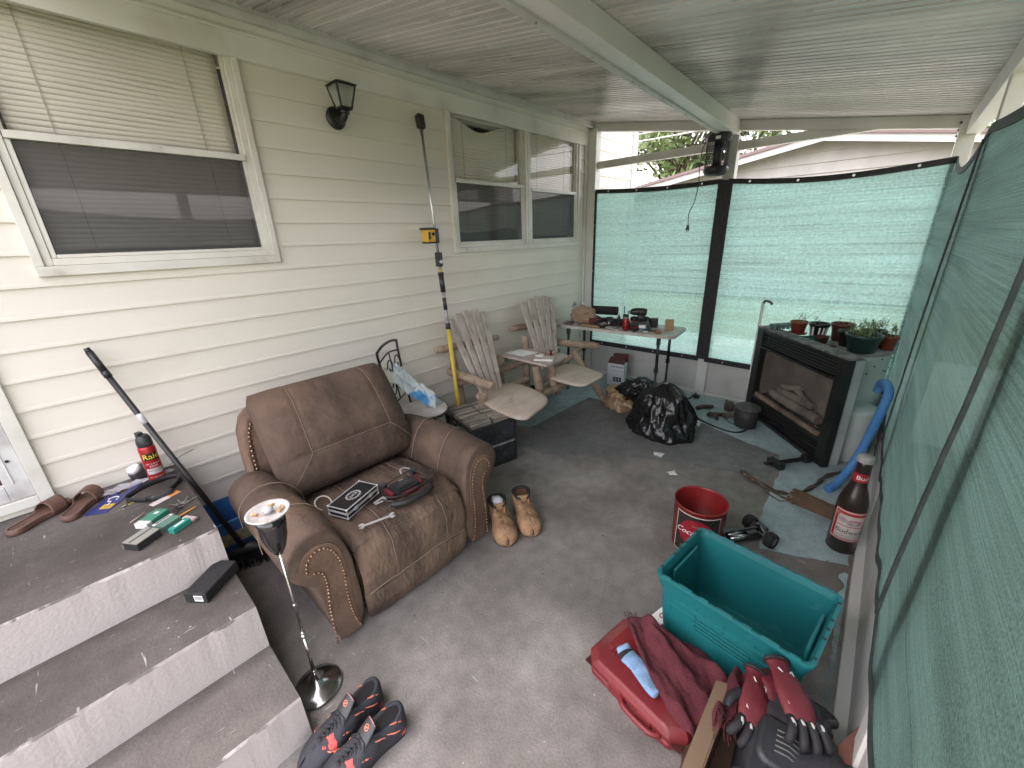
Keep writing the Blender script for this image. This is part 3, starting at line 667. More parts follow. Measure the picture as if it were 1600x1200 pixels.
for su,s2 in ((.22,.02),(.80,-.02)):
    g.tube([bf(su+s2*(v-.5),v,1)+V(0,-.0045,.0025) for v in [.31+.67*k/50 for k in range(51)]],.0014,5)
g.tube([bf(.22+.58*k/40,.315,1)+V(0,-.004,.002) for k in range(41)],.0014,5)
g.tube([bf(.06+.16*k/12,.10+.21*k/12,1)+V(0,-.004,.002) for k in range(13)],.0014,5); g.tube([bf(.96-.16*k/12,.10+.21*k/12,1)+V(0,-.004,.002) for k in range(13)],.0014,5)
P('back_seam',g,stitch,bk,w=True)
g=G()
for dz in (0,):
    def shell(u,v):
        pass
sh=[(.395,.30),(.395,.5),(.40,.62),(.415,.72),(.445,.785),(.50,.82),(1.16,.82),(1.215,.785),(1.245,.72),(1.26,.62),(1.262,.5),(1.262,.30)]
secs=[]
for off,s in ((0,.965),(.012,1.0),(.06,1.005),(.11,.99),(.13,.94)):
    q=[]
    for x,z in sh:
        xx=.828+(x-.828)*s; t=(z-.3)/.6
        q.append((xx,2.075+.19*t+off,.1 if z==.30 else z*(.99+.01*s)))
    secs.append(q)
g.loft(secs); bs_=P('back_shell',g,leather2,rec,w=True,bevel=.006)
g=G()
for sx in (1,-1):
    pts=cat([(.828+sx*(x-.828)*.965,2.071+.19*(z-.3)/.6,z) for x,z in ((.415,.42),(.415,.52),(.42,.62),(.433,.71),(.462,.775))],20); last=None
    for p in pts:
        if last is None or (p-last).length>.021: g.ball(p,.0075,8); last=p
P('nailhead_trim',g,brass,bs_,w=True)
g=G(); g.bb((.45,1.47,.0),(.50,2.05,.03)); g.bb((1.14,1.47,.0),(1.19,2.05,.03)); P('base_rail',g,black_mt,rec,w=True)
# ---------- things lying on the recliner ----------
SZ=.437
c=thing('hard_case','small black hard case with silver edges lying on the recliner seat','case',(.67,1.65,SZ+.004),R(21))
g=G(); g.box((0,0,.0235),(.205,.105,.047)); P('shell',g,S('black case laminate',(.012,.012,.013),.35,(.02,.02,.02),60,bump=.2,bs=300),c)
g=G(); a,b,hh=.1035,.0535,.0235
for z in (.001,.022,.027,.047):
    for sy in (-1,1): g.box((0,sy*b,z),(.209,.0045,.0035))
    for sx in (-1,1): g.box((sx*a,0,z),(.0045,.1115,.0035))
for sx in (-1,1):
    for sy in (-1,1): g.box((sx*a,sy*b,hh),(.0045,.0045,.05)); g.ball((sx*a,sy*b,.0465),.006,8); g.ball((sx*a,sy*b,.003),.006,8)
P('edge_trim',g,S('satin aluminium edge',(.62,.62,.62),.35,metal=.35),c)
alu2=MC['satin aluminium edge']
for sx in (-.05,.05):
    g=G(); g.box((sx,-.057,.026),(.022,.004,.018)); g.box((sx,-.060,.031),(.014,.003,.010)); P('latch',g,alu2,c,bevel=.001)
g=G(); g.tube([(-.03,-.0575,.012),(-.03,-.066,.014),(.03,-.066,.014),(.03,-.0575,.012)],.003,6); P('handle',g,chrome,c)
g=G()
def ring(g,rx,ry,w_,z,n=40,cx=0,cy=0,mi=0):
    vs=[];
    for i in range(n):
        t=2*PI*i/n; vs.append((cx+rx*math.cos(t),cy+ry*math.sin(t),z)); vs.append((cx+(rx-w_)*math.cos(t),cy+(ry-w_)*math.sin(t),z))
    g.add(vs,[(2*i,2*((i+1)%n),2*((i+1)%n)+1,2*i+1) for i in range(n)],mi)
ring(g,.036,.027,.002,.0478); ring(g,.031,.022,.001,.0478)
for k in range(16): t=2*PI*k/16; g.box((.0385*math.cos(t),.0295*math.sin(t),.0478),(.006,.003,.0002),(0,0,t+PI/2))
text_g(g,'JUICE',.019,lie(0,0,.0477),0); P('logo',g,S('white print',(.7,.7,.7),.5),c)
g=G(); g.tube([(.036*math.cos(t),.036*math.sin(t),0) for t in [R(a) for a in range(-60,240,12)]],.0035,8)
solo('hoop',g,S('cream plastic',(.62,.56,.47),.4),'cream open ring leaning behind the black hard case','ring',(.565,1.745,SZ+.022),(R(35),0,R(10)))
g=G(); pol=[(-.062,-.0045),(.062,-.0045),(.062,.0045),(-.062,.0045)]
g.prism(pol,0,.004)
for sx in (-1,1):
    pts=[]
    for a in range(28,333,15): t=R(a); pts.append((sx*.070+ -sx*0+sx*.014*math.cos(t),.014*math.sin(t)))
    pts=pts if sx>0 else pts[::-1]
    jaw=[(sx*(.070+.002),.0055),(sx*.066,0),(sx*(.072),-.0055)]
    pts=[(sx*.068+sx*.0145*math.cos(R(a)),.0145*math.sin(R(a))) for a in range(35,326,15)]+[(sx*.069,-.005),(sx*.065,0),(sx*.069,.005)]
    if sx<0: pts=pts[::-1]
    g.prism(pts,-.0008,.0056)
solo('wrench',g,S('satin steel wrench',(.62,.62,.62),.35,(.5,.5,.5),30,metal=.35),'silver double open-ended wrench on the front of the recliner seat','wrench',(.672,1.455,SZ+.001),(R(3),0,R(-16)),bevel=.001)
# cable tester bundle
c=thing('diagnostic_tool','black and dark red handheld tool with its cable wound around it on the recliner seat','hand tool',(.885,1.56,SZ+.0),R(-4))
g=G(); g.prism(rpoly(.13,.085,.02),.0,.040); g.prism(rpoly(.10,.062,.012),.0405,.047); P('body',g,black_pl,c,bevel=.004)
g=G(); 
for sx in (-1,1): g.box((sx*.079,.0,.022),(.018,.07,.03),(0,0,-sx*.1))
g.box((0,-.052,.018),(.09,.012,.02)); P('grip',g,S('dark red rubber',(.16,.02,.03),.5,(.10,.015,.02),30),c,bevel=.004)
g=G(); g.box((0,.004,.0475),(.07,.035,.001)); P('screen',g,S('dark screen',(.03,.032,.034),.12),c)
g=G(); text_g(g,'DIAG',.010,lie(0,.026,.0478),0); P('logo',g,paper,c)
g=G(); g.tube(cat([( .12*math.cos(t)*(1+.06*math.sin(3*t)),-.03+.075*math.sin(t),.010+.01*math.sin(2*t+1)) for t in [2*PI*k/12 for k in range(12)]],5,True),.006,7,loop=True)
g.tube(cat([(-.10,-.085,.02),(-.02,-.10,.022),(.07,-.095,.02),(.12,-.05,.02),(.13,.0,.03),(.08,.06,.05),(.0,.05,.055),(-.09,.04,.04),(-.11,-.02,.03),(-.05,-.07,.03),(.05,-.06,.03),(.15,-.03,.02),(.19,.02,.015),(.14,.06,.02)],6),.0032,6)
P('cable',g,black_pl,c)
g=G(); g.tube(cat([(-.115,-.085,.02),(-.06,-.115,.02),(0,-.12,.02),(.06,-.112,.02),(.10,-.09,.02)],5),.014,10); P('hose_loop',g,S('corrugated black tube',(.018,.018,.02),.45,bump=.6,bs=200),c)
for x,y in ((-.07,.075),(.10,.085)): g=G(); g.box((x,y,.025),(.03,.026,.03),(0,0,.3)); P('plug',g,S('grey plug',(.05,.05,.055),.5),c,bevel=.004)
g=G(); g.tube(cat([(.03,.06,.045),(.035,.09,.06),(.06,.10,.06),(.09,.09,.045)],5),.004,7); P('cable_end',g,S('pale grey plastic',(.35,.35,.34),.5),c)
g=G(); g.box((-.14,-.005,.018),(.05,.008,.004),(0,0,.2)); g.box((-.14,-.022,.016),(.045,.008,.004),(0,0,-.1)); g.box((-.115,-.013,.017),(.014,.03,.008)); P('clip',g,S('pale grey plastic',(.35,.35,.34),.5),c)
# ---------- standing ashtray ----------
T=thing('standing_ashtray','tall silver pedestal ashtray with black cup and white dish beside the steps','ashtray',(.256,1.30,0))
g=G(); g.lathe([(.0,.0),(.086,.0),(.088,.006),(.084,.012),(.06,.02),(.035,.032),(.018,.05),(.011,.075),(.008,.09),(.0,.09)],n=40); P('base',g,S('brushed silver base',(.5,.5,.5),.2,(.3,.3,.3),20,metal=1,bump=.1,bs=60),T)
g=G(); g.cyl((0,0,.085),(0,0,.27),.0065,.0055,12); g.cyl((0,0,.27),(0,0,.66),.0045,.004,12); P('stem',g,chrome,T)
for z,r in ((.088,.010),(.27,.010),(.285,.008),(.42,.007)): g=G(); g.ball((0,0,z),(r,r,r*1.1),12); P('collar',g,chrome,T)
g=G(); g.lathe([(.0,.645),(.012,.648),(.026,.675),(.038,.72),(.043,.765),(.044,.80),(.040,.80),(.038,.765),(.0,.70)],n=32); P('cup',g,S('glossy black enamel',(.008,.008,.009),.1,coat=.5),T)
g=G(); g.lathe([(.0,.800),(.045,.800),(.058,.806),(.064,.813),(.062,.816),(.054,.811),(.045,.805),(.0,.805)],n=40); g.lathe([(.0,.828),(.012,.827),(.017,.821),(.015,.814),(.008,.81),(.008,.804)],n=20)
P('dish',g,S('ash stained white enamel',(.50,.48,.46),.3,(.38,.355,.34),25,.45,.7,col3=(.25,.22,.20),sc3=28,l3=.55,h3=.68),T)
filt=S('cigarette filter',(.50,.25,.09),.7,(.58,.33,.14),60); cpap=S('cigarette paper',(.7,.68,.64),.8)
first=None
for i,(a,r,rz,lab) in enumerate(((-30,.036,.6,'long orange cigarette butt in the dish, nearest the recliner'),(-5,.040,1.7,'stubbed orange cigarette butt beside the white knob of the ashtray'),(150,.038,2.1,'lone cigarette butt on the steps side of the ashtray dish'),(60,.040,2.6,'crumpled cigarette butt at the back rim of the ashtray dish'))):
    if first is None:
        T2=thing('cigarette_butt',lab,'cigarette butt',group='cigarette butts in the ashtray dish'); g=G(); g.cyl((-.011,0,.004),(.006,0,.004),.0037,n=8); P('filter',g,filt,T2); g=G(); g.cyl((.006,0,.004),(.012,0,.0045),.0035,.003,n=8); P('stub',g,cpap,T2); first=T2
    else: T2=copy_tree(first); T2['label']=lab
    T2.location=(.256+r*math.cos(R(a)),1.30+r*math.sin(R(a)),.806); T2.rotation_euler=(0,.1,rz)
ash=S('ash',(.22,.21,.20),.95,(.35,.34,.33),90)
# ---------- broom ----------
B0=V(.300,2.235,.075); B1=V(.022,2.575,1.20); d=(B1-B0)
T=thing('broom','black long-handled broom with tape on the handle leaning on the wall behind the steps','broom',tuple(B0))
at=lambda t:B0+d*t
g=G(); g.cyl(at(0),at(.90),.0125,n=12); g.cyl(at(.90),at(.985),.0145,n=12); g.cyl(at(.985),at(1),.0125,.011,12); g.cyl(at(.88),at(.905),.0155,n=12); P('handle',g,black_pl,T,w=True)
g=G(); g.cyl(at(.672),at(.715),.0132,n=12); P('handle_label',g,S('grey tape',(.45,.45,.45),.6,(.6,.6,.6),50),T,w=True)
g=G(); secs=[]
for u,wd,hh in ((-1,.012,.010),(-.9,.018,.016),(-.3,.022,.022),(.0,.024,.03),(.3,.022,.022),(.9,.018,.016),(1,.012,.010)):
    c0=B0+V(.10*u+.02,-.03*u-.0,.015*(1-abs(u)))
    secs.append([c0+V(math.cos(t)*wd*.3,math.cos(t)*wd,math.sin(t)*hh) for t in [2*PI*k/10 for k in range(10)]])
g.loft(secs); P('head',g,black_pl,T,w=True)
g=G()
for k in range(420):
    u=rnd.uniform(-.95,1); v=rnd.uniform(-.02,.02); p=B0+V(.10*u+.02,-.03*u+v,-.008); q=p+V(u*.04+rnd.uniform(-.01,.01),v*1.4-.02+rnd.uniform(-.01,.01),-.064+rnd.uniform(0,.004)); q.z=max(q.z,.004)
    g.tube([p,(p+q)/2+V(0,-.004,0),q],.0011,3)
P('bristles',g,S('black bristles',(.012,.012,.013),.6),T,w=True,kind=None)
# ---------- blue bin behind ----------
T=thing('blue_bin','blue plastic bin with a faded yellow label between the steps and the recliner','bin',(.30,2.46,0))
g=G(); bl=S('bright blue plastic',(.05,.17,.42),.4,(.04,.13,.34),6)
secs=[[(x*s,y*s*.8,z) for x,y in rpoly(.26,.34,.03)] for s,z in ((.86,.0),(.98,.22),(1.04,.22),(1.04,.235),(.96,.235),(.86,.02))]; g.loft(secs,sm=False,caps=True); P('body',g,bl,T)
g=G(); g.box((.0,-.137,.13),(.16,.004,.07),(R(4),0,0)); P('label',g,S('yellowed label',(.45,.38,.20),.7,(.25,.22,.15),30),T)
# ---------- laser pole ----------
A=V(1.90,2.302,.0); Bp=V(1.985,2.585,2.37); d=Bp-A
T=thing('support_pole','telescopic yellow and silver pole with foot pad leaning on the siding','pole',tuple(A))
at=lambda z:A+d*(z/2.37)
yl=S('yellow tube',(.62,.46,.05),.4,(.55,.40,.06),10)
g=G(); g.cyl(at(.0),at(.97),.0165,n=14); P('lower_tube',g,yl,T,w=True)
g=G(); g.cyl(at(.97),at(1.25),.013,n=14); P('middle_tube',g,S('grey tube with print',(.45,.45,.44),.4,(.3,.3,.3),3,st=(1,1,30)),T,w=True)
g=G(); g.cyl(at(.955),at(1.0),.019,n=14); g.cyl(at(1.10),at(1.19),.0145,n=14); P('tube_collar',g,black_pl,T,w=True)
g=G(); g.cyl(at(1.23),at(1.37),.019,n=14); g.cyl(at(1.36),at(1.375),.022,n=14); P('grip',g,black_pl,T,w=True)
g=G(); g.cyl(at(1.375),at(1.40),.012,n=14); P('yellow_band',g,yl,T,w=True)
g=G(); g.cyl(at(1.40),at(2.34),.0095,n=14); P('upper_tube',g,S('silver tube',(.55,.55,.55),.3,metal=.9),T,w=True)
g=G(); g.box(at(1.465),(.04,.045,.10)); P('clamp',g,black_pl,T,w=True,bevel=.006)
g=G(); g.cyl(at(1.45)+V(-.004,-.023,0),at(1.45)+V(-.006,-.034,0),.012,n=14); P('clamp_knob',g,S('clear knob',(.6,.6,.6),.2),T,w=True)
g=G(); g.box(at(2.365)+V(0,0,0),(.055,.045,.09),(R(-15),R(5),0)); P('foot_pad',g,black_pl,T,w=True,bevel=.01)
T=thing('laser_level','small yellow and black laser level clamped to the leaning pole','laser level',tuple(at(1.63)+V(-.06,0,0)))
g=G(); g.box((0,0,0),(.075,.07,.085)); P('body',g,S('tool yellow',(.65,.36,.03),.4),T,bevel=.008)
g=G(); g.box((.045,0,.0),(.03,.08,.10)); g.box((-.01,0,.048),(.085,.072,.014)); g.box((0,0,-.046),(.08,.074,.012)); g.box((-.022,-.037,.0),(.02,.006,.05)); P('bumper',g,black_pl,T,bevel=.005)
g=G(); g.box((.012,-.0365,.012),(.022,.003,.02)); P('window',g,S('dark lens',(.01,.01,.01),.05),T)
# ---------- wall lantern ----------
T=thing('wall_lantern','black coach lantern with glass panes mounted on the cream siding','wall lamp',(1.385,2.6,2.30))
g=G(); M=Matrix.Translation((1.385,2.61,2.295))@Matrix.Rotation(R(90),4,'X'); g.lathe([(.0,.0),(.055,.0),(.06,.006),(.056,.016),(.035,.024),(.0,.026)],n=28,M=M); P('wall_plate',g,black_mt,T,w=True)
g=G(); g.tube(cat([(1.385,2.59,2.285),(1.388,2.54,2.275),(1.392,2.51,2.295),(1.392,2.505,2.325)],5),[.02]*16,10); g.cyl((1.392,2.505,2.30),(1.392,2.505,2.325),.03,.022,12); P('bracket',g,black_mt,T,w=True)
g=G(); c=V(1.392,2.505,2.325); r0,r1,hh=.031,.055,.108
cs=[(-1,-1),(1,-1),(1,1),(-1,1)]
for i in range(4):
    a,b=cs[i],cs[(i+1)%4]
    g.bar(c+V(a[0]*r0,a[1]*r0,0),c+V(a[0]*r1,a[1]*r1,hh),.008,.008,up=(1,.3,0))
    for r,z in ((r0,0),(r1,hh)): g.bar(c+V(a[0]*r,a[1]*r,z),c+V(b[0]*r,b[1]*r,z),.010,.010)
g.box(c+V(0,0,-.004),(.062,.062,.008)); P('cage',g,black_mt,T,w=True)
g=G(); g.box(c+V(0,0,hh+.014),(.134,.134,.020),None,0,.35); P('roof',g,black_mt,T,w=True,bevel=.002)
g=G()
for i in range(4):
    a,b=cs[i],cs[(i+1)%4]; g.add([c+V(a[0]*r0,a[1]*r0,.004),c+V(b[0]*r0,b[1]*r0,.004),c+V(b[0]*r1,b[1]*r1,hh-.004),c+V(a[0]*r1,a[1]*r1,hh-.004)],[(0,1,2,3)])
P('lantern_pane',g,glassy('lantern glass',(.8,.8,.78),.3,(.7,.7,.68)),T,w=True)
g=G(); g.cyl(c,c+V(0,0,.03),.012,n=12); g.ball(c+V(0,0,.05),(.018,.018,.024),14); P('bulb',g,S('clear bulb',(.6,.58,.52),.1),T,w=True)
# ---------- bug zapper ----------
T=thing('bug_zapper','black hanging bug zapper with wire cage at the end of the roof beam','bug zapper',(4.0,1.25,2.05))
zc=V(4.0,1.25,0)
g=G(); g.lathe([(.0,2.415),(.02,2.41),(.03,2.385),(.085,2.345),(.098,2.32),(.098,2.285),(.088,2.28),(.0,2.28)],c=zc,n=24); P('hood',g,black_pl,T,w=True)
g=G(); g.lathe([(.0,2.105),(.085,2.105),(.098,2.09),(.098,2.07),(.08,2.045),(.05,2.035),(.0,2.035)],c=zc,n=24); P('base',g,black_pl,T,w=True)
g=G()
for k in range(26): t=2*PI*k/26; g.cyl(zc+V(.088*math.cos(t),.088*math.sin(t),2.10),zc+V(.088*math.cos(t),.088*math.sin(t),2.285),.0022,n=4)
for k in range(9): z=2.12+k*.0185; g.tube([zc+V(.088*math.cos(t),.088*math.sin(t),z) for t in [2*PI*j/26 for j in range(26)]],.0022,4,loop=True)
P('cage',g,black_mt,T,w=True)
g=G(); g.cyl(zc+V(0,0,2.1),zc+V(0,0,2.285),.035,n=14); P('tube_lamp',g,S('dark tube',(.05,.05,.06),.3),T,w=True)
g=G(); g.box(zc+V(-.094,-.02,2.305),(.006,.035,.022),(0,0,.1)); P('label',g,paper,T,w=True)
g=G(); g.tube(cat([zc+V(-.02,.09,2.30),zc+V(-.02,.118,2.25),zc+V(-.02,.125,2.10),zc+V(-.03,.115,1.98),zc+V(-.03,.135,1.84),zc+V(-.03,.17,1.75),zc+V(-.03,.168,1.66)],6),.0035,6); P('cord',g,black_pl,T,w=True)
g=G(); q=zc+V(-.03,.168,1.635); g.box(q,(.022,.028,.045),None,0,.5); g.box(q+V(0,-.007,-.03),(.003,.006,.018)); g.box(q+V(0,.007,-.03),(.003,.006,.018)); P('plug',g,black_pl,T,w=True)
g=G(); g.tube([zc+V(0,0,2.41),zc+V(0,0,2.43)],.004,6); g.tube([zc+V(0,.012*math.cos(t),2.435+.012*math.sin(t)) for t in [2*PI*j/14 for j in range(14)]],.0025,5,loop=True); P('hook',g,steel,T,w=True)
# ---------- bistro chair ----------
T=thing('bistro_chair','black wrought iron cafe chair with round stone-look seat behind the recliner','chair',(1.53,2.27,0),R(-53))
g=G(); g.lathe([(.0,.452),(.165,.452),(.172,.458),(.168,.470),(.150,.478),(.0,.480)],n=36); P('seat',g,S('mottled stone seat',(.64,.61,.58),.5,(.50,.46,.43),9,.4,.65,bump=.2,bs=60),T)
g=G(); g.tube([(.174*math.cos(t),.174*math.sin(t),.455) for t in [2*PI*j/32 for j in range(32)]],.010,8,loop=True); P('seat_ring',g,black_mt,T)
for sx,sy in ((1,1),(1,-1),(-1,1),(-1,-1)):
    g=G(); g.tube(cat([(sx*.12,sy*.12,.45),(sx*.135,sy*.135,.22),(sx*.165,sy*.165,.0)],4),.008,8); P('leg',g,black_mt,T)
g=G(); g.tube([(.11*math.cos(t),.11*math.sin(t),.26) for t in [2*PI*j/24 for j in range(24)]],.005,6,loop=True); P('stretcher',g,black_mt,T)
g=G(); L1=[(-.14,s*.13,.45) for s in (-1,1)]
for s in (-1,1): g.tube(cat([(-.13,s*.12,.45),(-.17,s*.150,.62),(-.20,s*.172,.86),(-.205,s*.178,.93)],5),.009,8)
g.tube(cat([(-.205,-.178,.93),(-.207,-.09,.948),(-.208,0,.953),(-.207,.09,.948),(-.205,.178,.93)],5),.009,8)
g.tube(cat([(-.20,-.172,.86),(-.203,0,.885),(-.20,.172,.86)],5),.006,8)
g.tube([(-.155,-.14,.555),(-.155,.14,.555)],.006,6); P('back_frame',g,black_mt,T)
g=G()
def sw(cy,cz,s,f=1):
    g.tube([(-.165-.12*(cz+z_*f-.56)/1.0*.35,cy+s*y_,cz+f*z_) for y_,z_ in [(.055*math.cos(t)*(1-t/9),.06*math.sin(t)*(1-t/9)) for t in [k*.4 for k in range(16)]]],.005,6)
for s in (-1,1): sw(s*.06,.80,s); sw(s*.06,.65,s,-1)
g.tube([(-.16,0,.555),(-.20,0,.88)],.005,6); P('scrollwork',g,black_mt,T)
# plastic wrap on that chair
g=G()
def wrap(u,v):
    x=1.34+.26*u; z=.80-.30*u; y=2.33-.07*u
    a=(v-.5)*.13*(1-.15*u); n=noise.noise(Vector((u*6,v*6,1)))*.03+noise.noise(Vector((u*14,v*12,4)))*.012
    return (x+a*.65+n*.5,y+a*.55+n+.05*math.sin(u*3)-.06,z+a*.75+n+.03*math.sin(v*PI))
g.sheet(wrap,40,24)
wm=S('crumpled clear plastic wrap',(.66,.72,.76),.15,(.80,.84,.86),9,.4,.6,bump=1,bs=22,col3=(.10,.36,.70),sc3=3.2,l3=.53,h3=.57)
solo('plastic_packaging',g,wm,'crumpled white and blue plastic packaging hanging over the cafe chair','packaging',(1.45,2.3,.6),w=True,solid=.001)
g=G()
g.sheet(lambda u,v:(1.545+.13*u+.02*v,2.20+.03*u+.09*v+0,.483+.006*noise.noise(Vector((u*4,v*4,0)))+.002),8,6); solo('leaflet',g,S('leaflet paper',(.62,.64,.68),.6,(.45,.50,.58),20),'small printed leaflet on the round seat of the cafe chair','leaflet',(1.6,2.25,.48),w=True,solid=.001)
# ---------- white bucket behind recliner ----------
g=G(); g.lathe([(.0,.0),(.075,.0),(.088,.20),(.093,.20),(.093,.215),(.084,.215),(.072,.008),(.0,.008)],n=28)
solo('white_bucket',g,white_pl,'small white plastic bucket half hidden behind the right arm of the recliner','bucket',(1.44,1.72,0))
# ---------- log double chair ----------
logm=S('weathered log',(.30,.22,.155),.8,(.42,.33,.25),3,.4,.65,st=(3,3,3),bump=.6,bs=30,col3=(.18,.12,.08),sc3=5,l3=.55,h3=.75)
logend=S('log end grain',(.34,.24,.15),.85,(.24,.16,.10),30)
slatm=S('weathered slats',(.43,.355,.31),.8,(.54,.465,.42),2,.4,.65,st=(14,14,1.2),bump=.7,bs=6,bst=(30,30,2),col3=(.22,.165,.13),sc3=1.5,l3=.55,h3=.8)
seatm=S('pale plank seat',(.60,.505,.42),.7,(.54,.44,.36),4,.4,.65,st=(1,6,1),bump=.3,bs=20)
T=thing('log_loveseat','weathered log double chair with fan slat backs and a small table between the seats','bench',(2.65,2.25,0))
def log(g,a,b,r,seed=0):
    a=Vector(a);b=Vector(b);n=9
    pts=[a.lerp(b,k/(n-1))+Vector((noise.noise(Vector((k*.4,seed,0))),noise.noise(Vector((0,k*.4,seed))),noise.noise(Vector((seed,0,k*.4)))))*r*.18 for k in range(n)]
    rs=[r*(.86 if k in(0,n-1) else 1)*(1+.06*noise.noise(Vector((k*.8,seed,9)))) for k in range(n)]
    g.tube(pts,rs,12)
def backrest(xa,xb,ya,za,xc,xd,yb,zb,seed):   # bottom xa-xb at ya,za; top xc-xd at yb,zb
    n=5
    for k in range(n):
        u0=k/n+.027;u1=(k+1)/n-.027
        top=.055*math.sin(PI*(k+.5)/n)-.03+ (0.0)
        p=[V(xa+(xb-xa)*u0,ya,za),V(xa+(xb-xa)*u1,ya,za),V(xc+(xd-xc)*u1,yb+.02*top,zb+top-.008),V(xc+(xd-xc)*u0,yb,zb+top+.004)]
        up=(p[2]-p[1]).normalized(); nr=(p[1]-p[0]).cross(up).normalized()*.018
        g=G(); g.add([*p,*[q-nr for q in p]],[(0,1,2,3),(7,6,5,4),(0,4,5,1),(1,5,6,2),(2,6,7,3),(3,7,4,0)]); P('back_slat',g,slatm,T,w=True,bevel=.004)
backrest(2.05,2.31,2.22,.42,1.965,2.45,2.50,1.03,1)
backrest(2.84,3.11,2.21,.42,2.87,3.43,2.50,1.03,2)
def L(nm,a,b,r,s): g=G(); log(g,a,b,r*.87,s); P(nm,g,logm,T,w=True)
L('back_rail',(1.89,2.545,.775),(2.60,2.545,.74),.033,1); L('back_rail',(2.78,2.545,.785),(3.50,2.545,.74),.033,2)
L('rear_rail',(1.95,2.40,.50),(3.35,2.40,.47),.033,3)
L('armrest',(1.975,2.50,.585),(2.01,2.03,.545),.043,4); L('armrest',(3.28,2.40,.575),(3.50,2.00,.545),.043,5)
L('table_rail',(2.50,2.42,.555),(2.70,2.52,.555),.035,6)
L('rear_leg',(2.01,2.50,.75),(2.02,2.36,.0),.038,7); L('rear_leg',(3.33,2.45,.72),(3.28,2.34,.0),.038,8); L('rear_leg',(2.50,2.45,.6),(2.52,2.40,.0),.036,9); L('rear_leg',(2.86,2.43,.72),(2.80,2.36,.0),.036,10)
L('front_leg',(1.985,2.10,.50),(2.0,2.28,.10),.038,11); L('front_leg',(3.27,2.16,.52),(3.41,1.84,.0),.040,12)
L('brace',(3.02,2.42,.16),(3.40,2.16,.52),.034,19)
L('table_leg',(2.60,2.10,.55),(2.60,2.05,.30),.042,13); L('table_leg',(2.80,2.10,.55),(2.80,2.05,.30),.042,14)
L('seat_rail',(2.20,2.06,.30),(2.98,2.02,.29),.040,15); L('seat_rail',(2.33,2.30,.36),(2.72,2.28,.36),.036,16); L('stretcher',(1.98,2.36,.14),(3.28,2.36,.14),.034,17)
def seat(c,seed):
    g=G(); k=len(c); base=[Vector((x,y,0)) for x,y in c]
    out=cat([Vector((x,y,0)) for x,y in c],6,True)
    ctr=sum(out,Vector())/len(out)
    secs=[]
    for s,z in ((.0,.004),(.5,.003),(.9,.001),(.985,-.004),(1.0,-.014),(.985,-.024),(.5,-.026),(0,-.026)):
        secs.append([ctr+(p-ctr)*max(s,.001)+V(0,0,.392+z+.01*noise.noise(p*4)*s+.018*(1-s)*-1*0+(p.y-1.8)*.05) for p in out])
    g.loft(secs,caps=False); return g
P('seat_board',seat([(2.03,2.26),(1.96,2.0),(1.97,1.73),(2.10,1.71),(2.38,1.80),(2.46,2.05),(2.42,2.27),(2.2,2.31)],1),seatm,T,w=True)
P('seat_board',seat([(2.80,2.14),(2.76,1.95),(2.80,1.76),(2.95,1.73),(3.18,1.76),(3.22,1.95),(3.20,2.16),(3.0,2.19)],2),seatm,T,w=True)
for k in range(3):
    g=G(); x0=2.52+k*.118; g.prism([(x0+.02,2.50),(x0+.01,1.93+.01*k),(x0+.118,1.925+.01*k),(x0+.125,2.48)],.585,.605); P('table_board',g,slatm,T,w=True,bevel=.004)
g=G(); g.sheet(lambda u,v:(2.60+.17*u,2.24+.22*v-.04*u,.610+.004*noise.noise(Vector((u*3,v*3,0)))),8,8); solo('papers',g,paper,'white sheets of paper lying on the small log table between the seats','papers',(2.66,2.3,.61),w=True,solid=.003)
g=G(); g.box((0,0,.008),(.16,.24,.016)); 
T=thing('book','book with dark red edges lying across the front of the small log table','book',(2.70,2.07,.606),R(-62)); P('pages',g,paper,T); g=G(); g.box((0,0,.0175),(.165,.245,.003)); P('cover',g,S('book cover',(.30,.16,.12),.5,(.55,.50,.45),6,.45,.55),T)
g=G(); g.lathe([(.0,.0),(.011,.0),(.011,.045),(.0,.046)],n=12); solo('small_red_jar',g,S('maroon',(.12,.015,.02),.3),'tiny maroon bottle standing on the book on the log table','bottle',(2.73,2.03,.625))
g=G(); g.box((0,0,.006),(.05,.07,.012)); g.box((.0,.02,.013),(.03,.02,.003),None,1); solo('cigarette_pack',g,[paper,S('red print',(.4,.04,.04),.4)],'white cigarette pack lying on the book on the log table','cigarette pack',(2.66,2.10,.625),R(20))
# dark jug hanging under the table
g=G(); g.lathe([(.0,.0),(.05,.0),(.06,.03),(.06,.12),(.03,.16),(.02,.19),(.0,.19)],n=18); solo('dark_jug',g,black_pl,'dark jug on the floor behind the log seat rail','jug',(2.95,2.42,0))
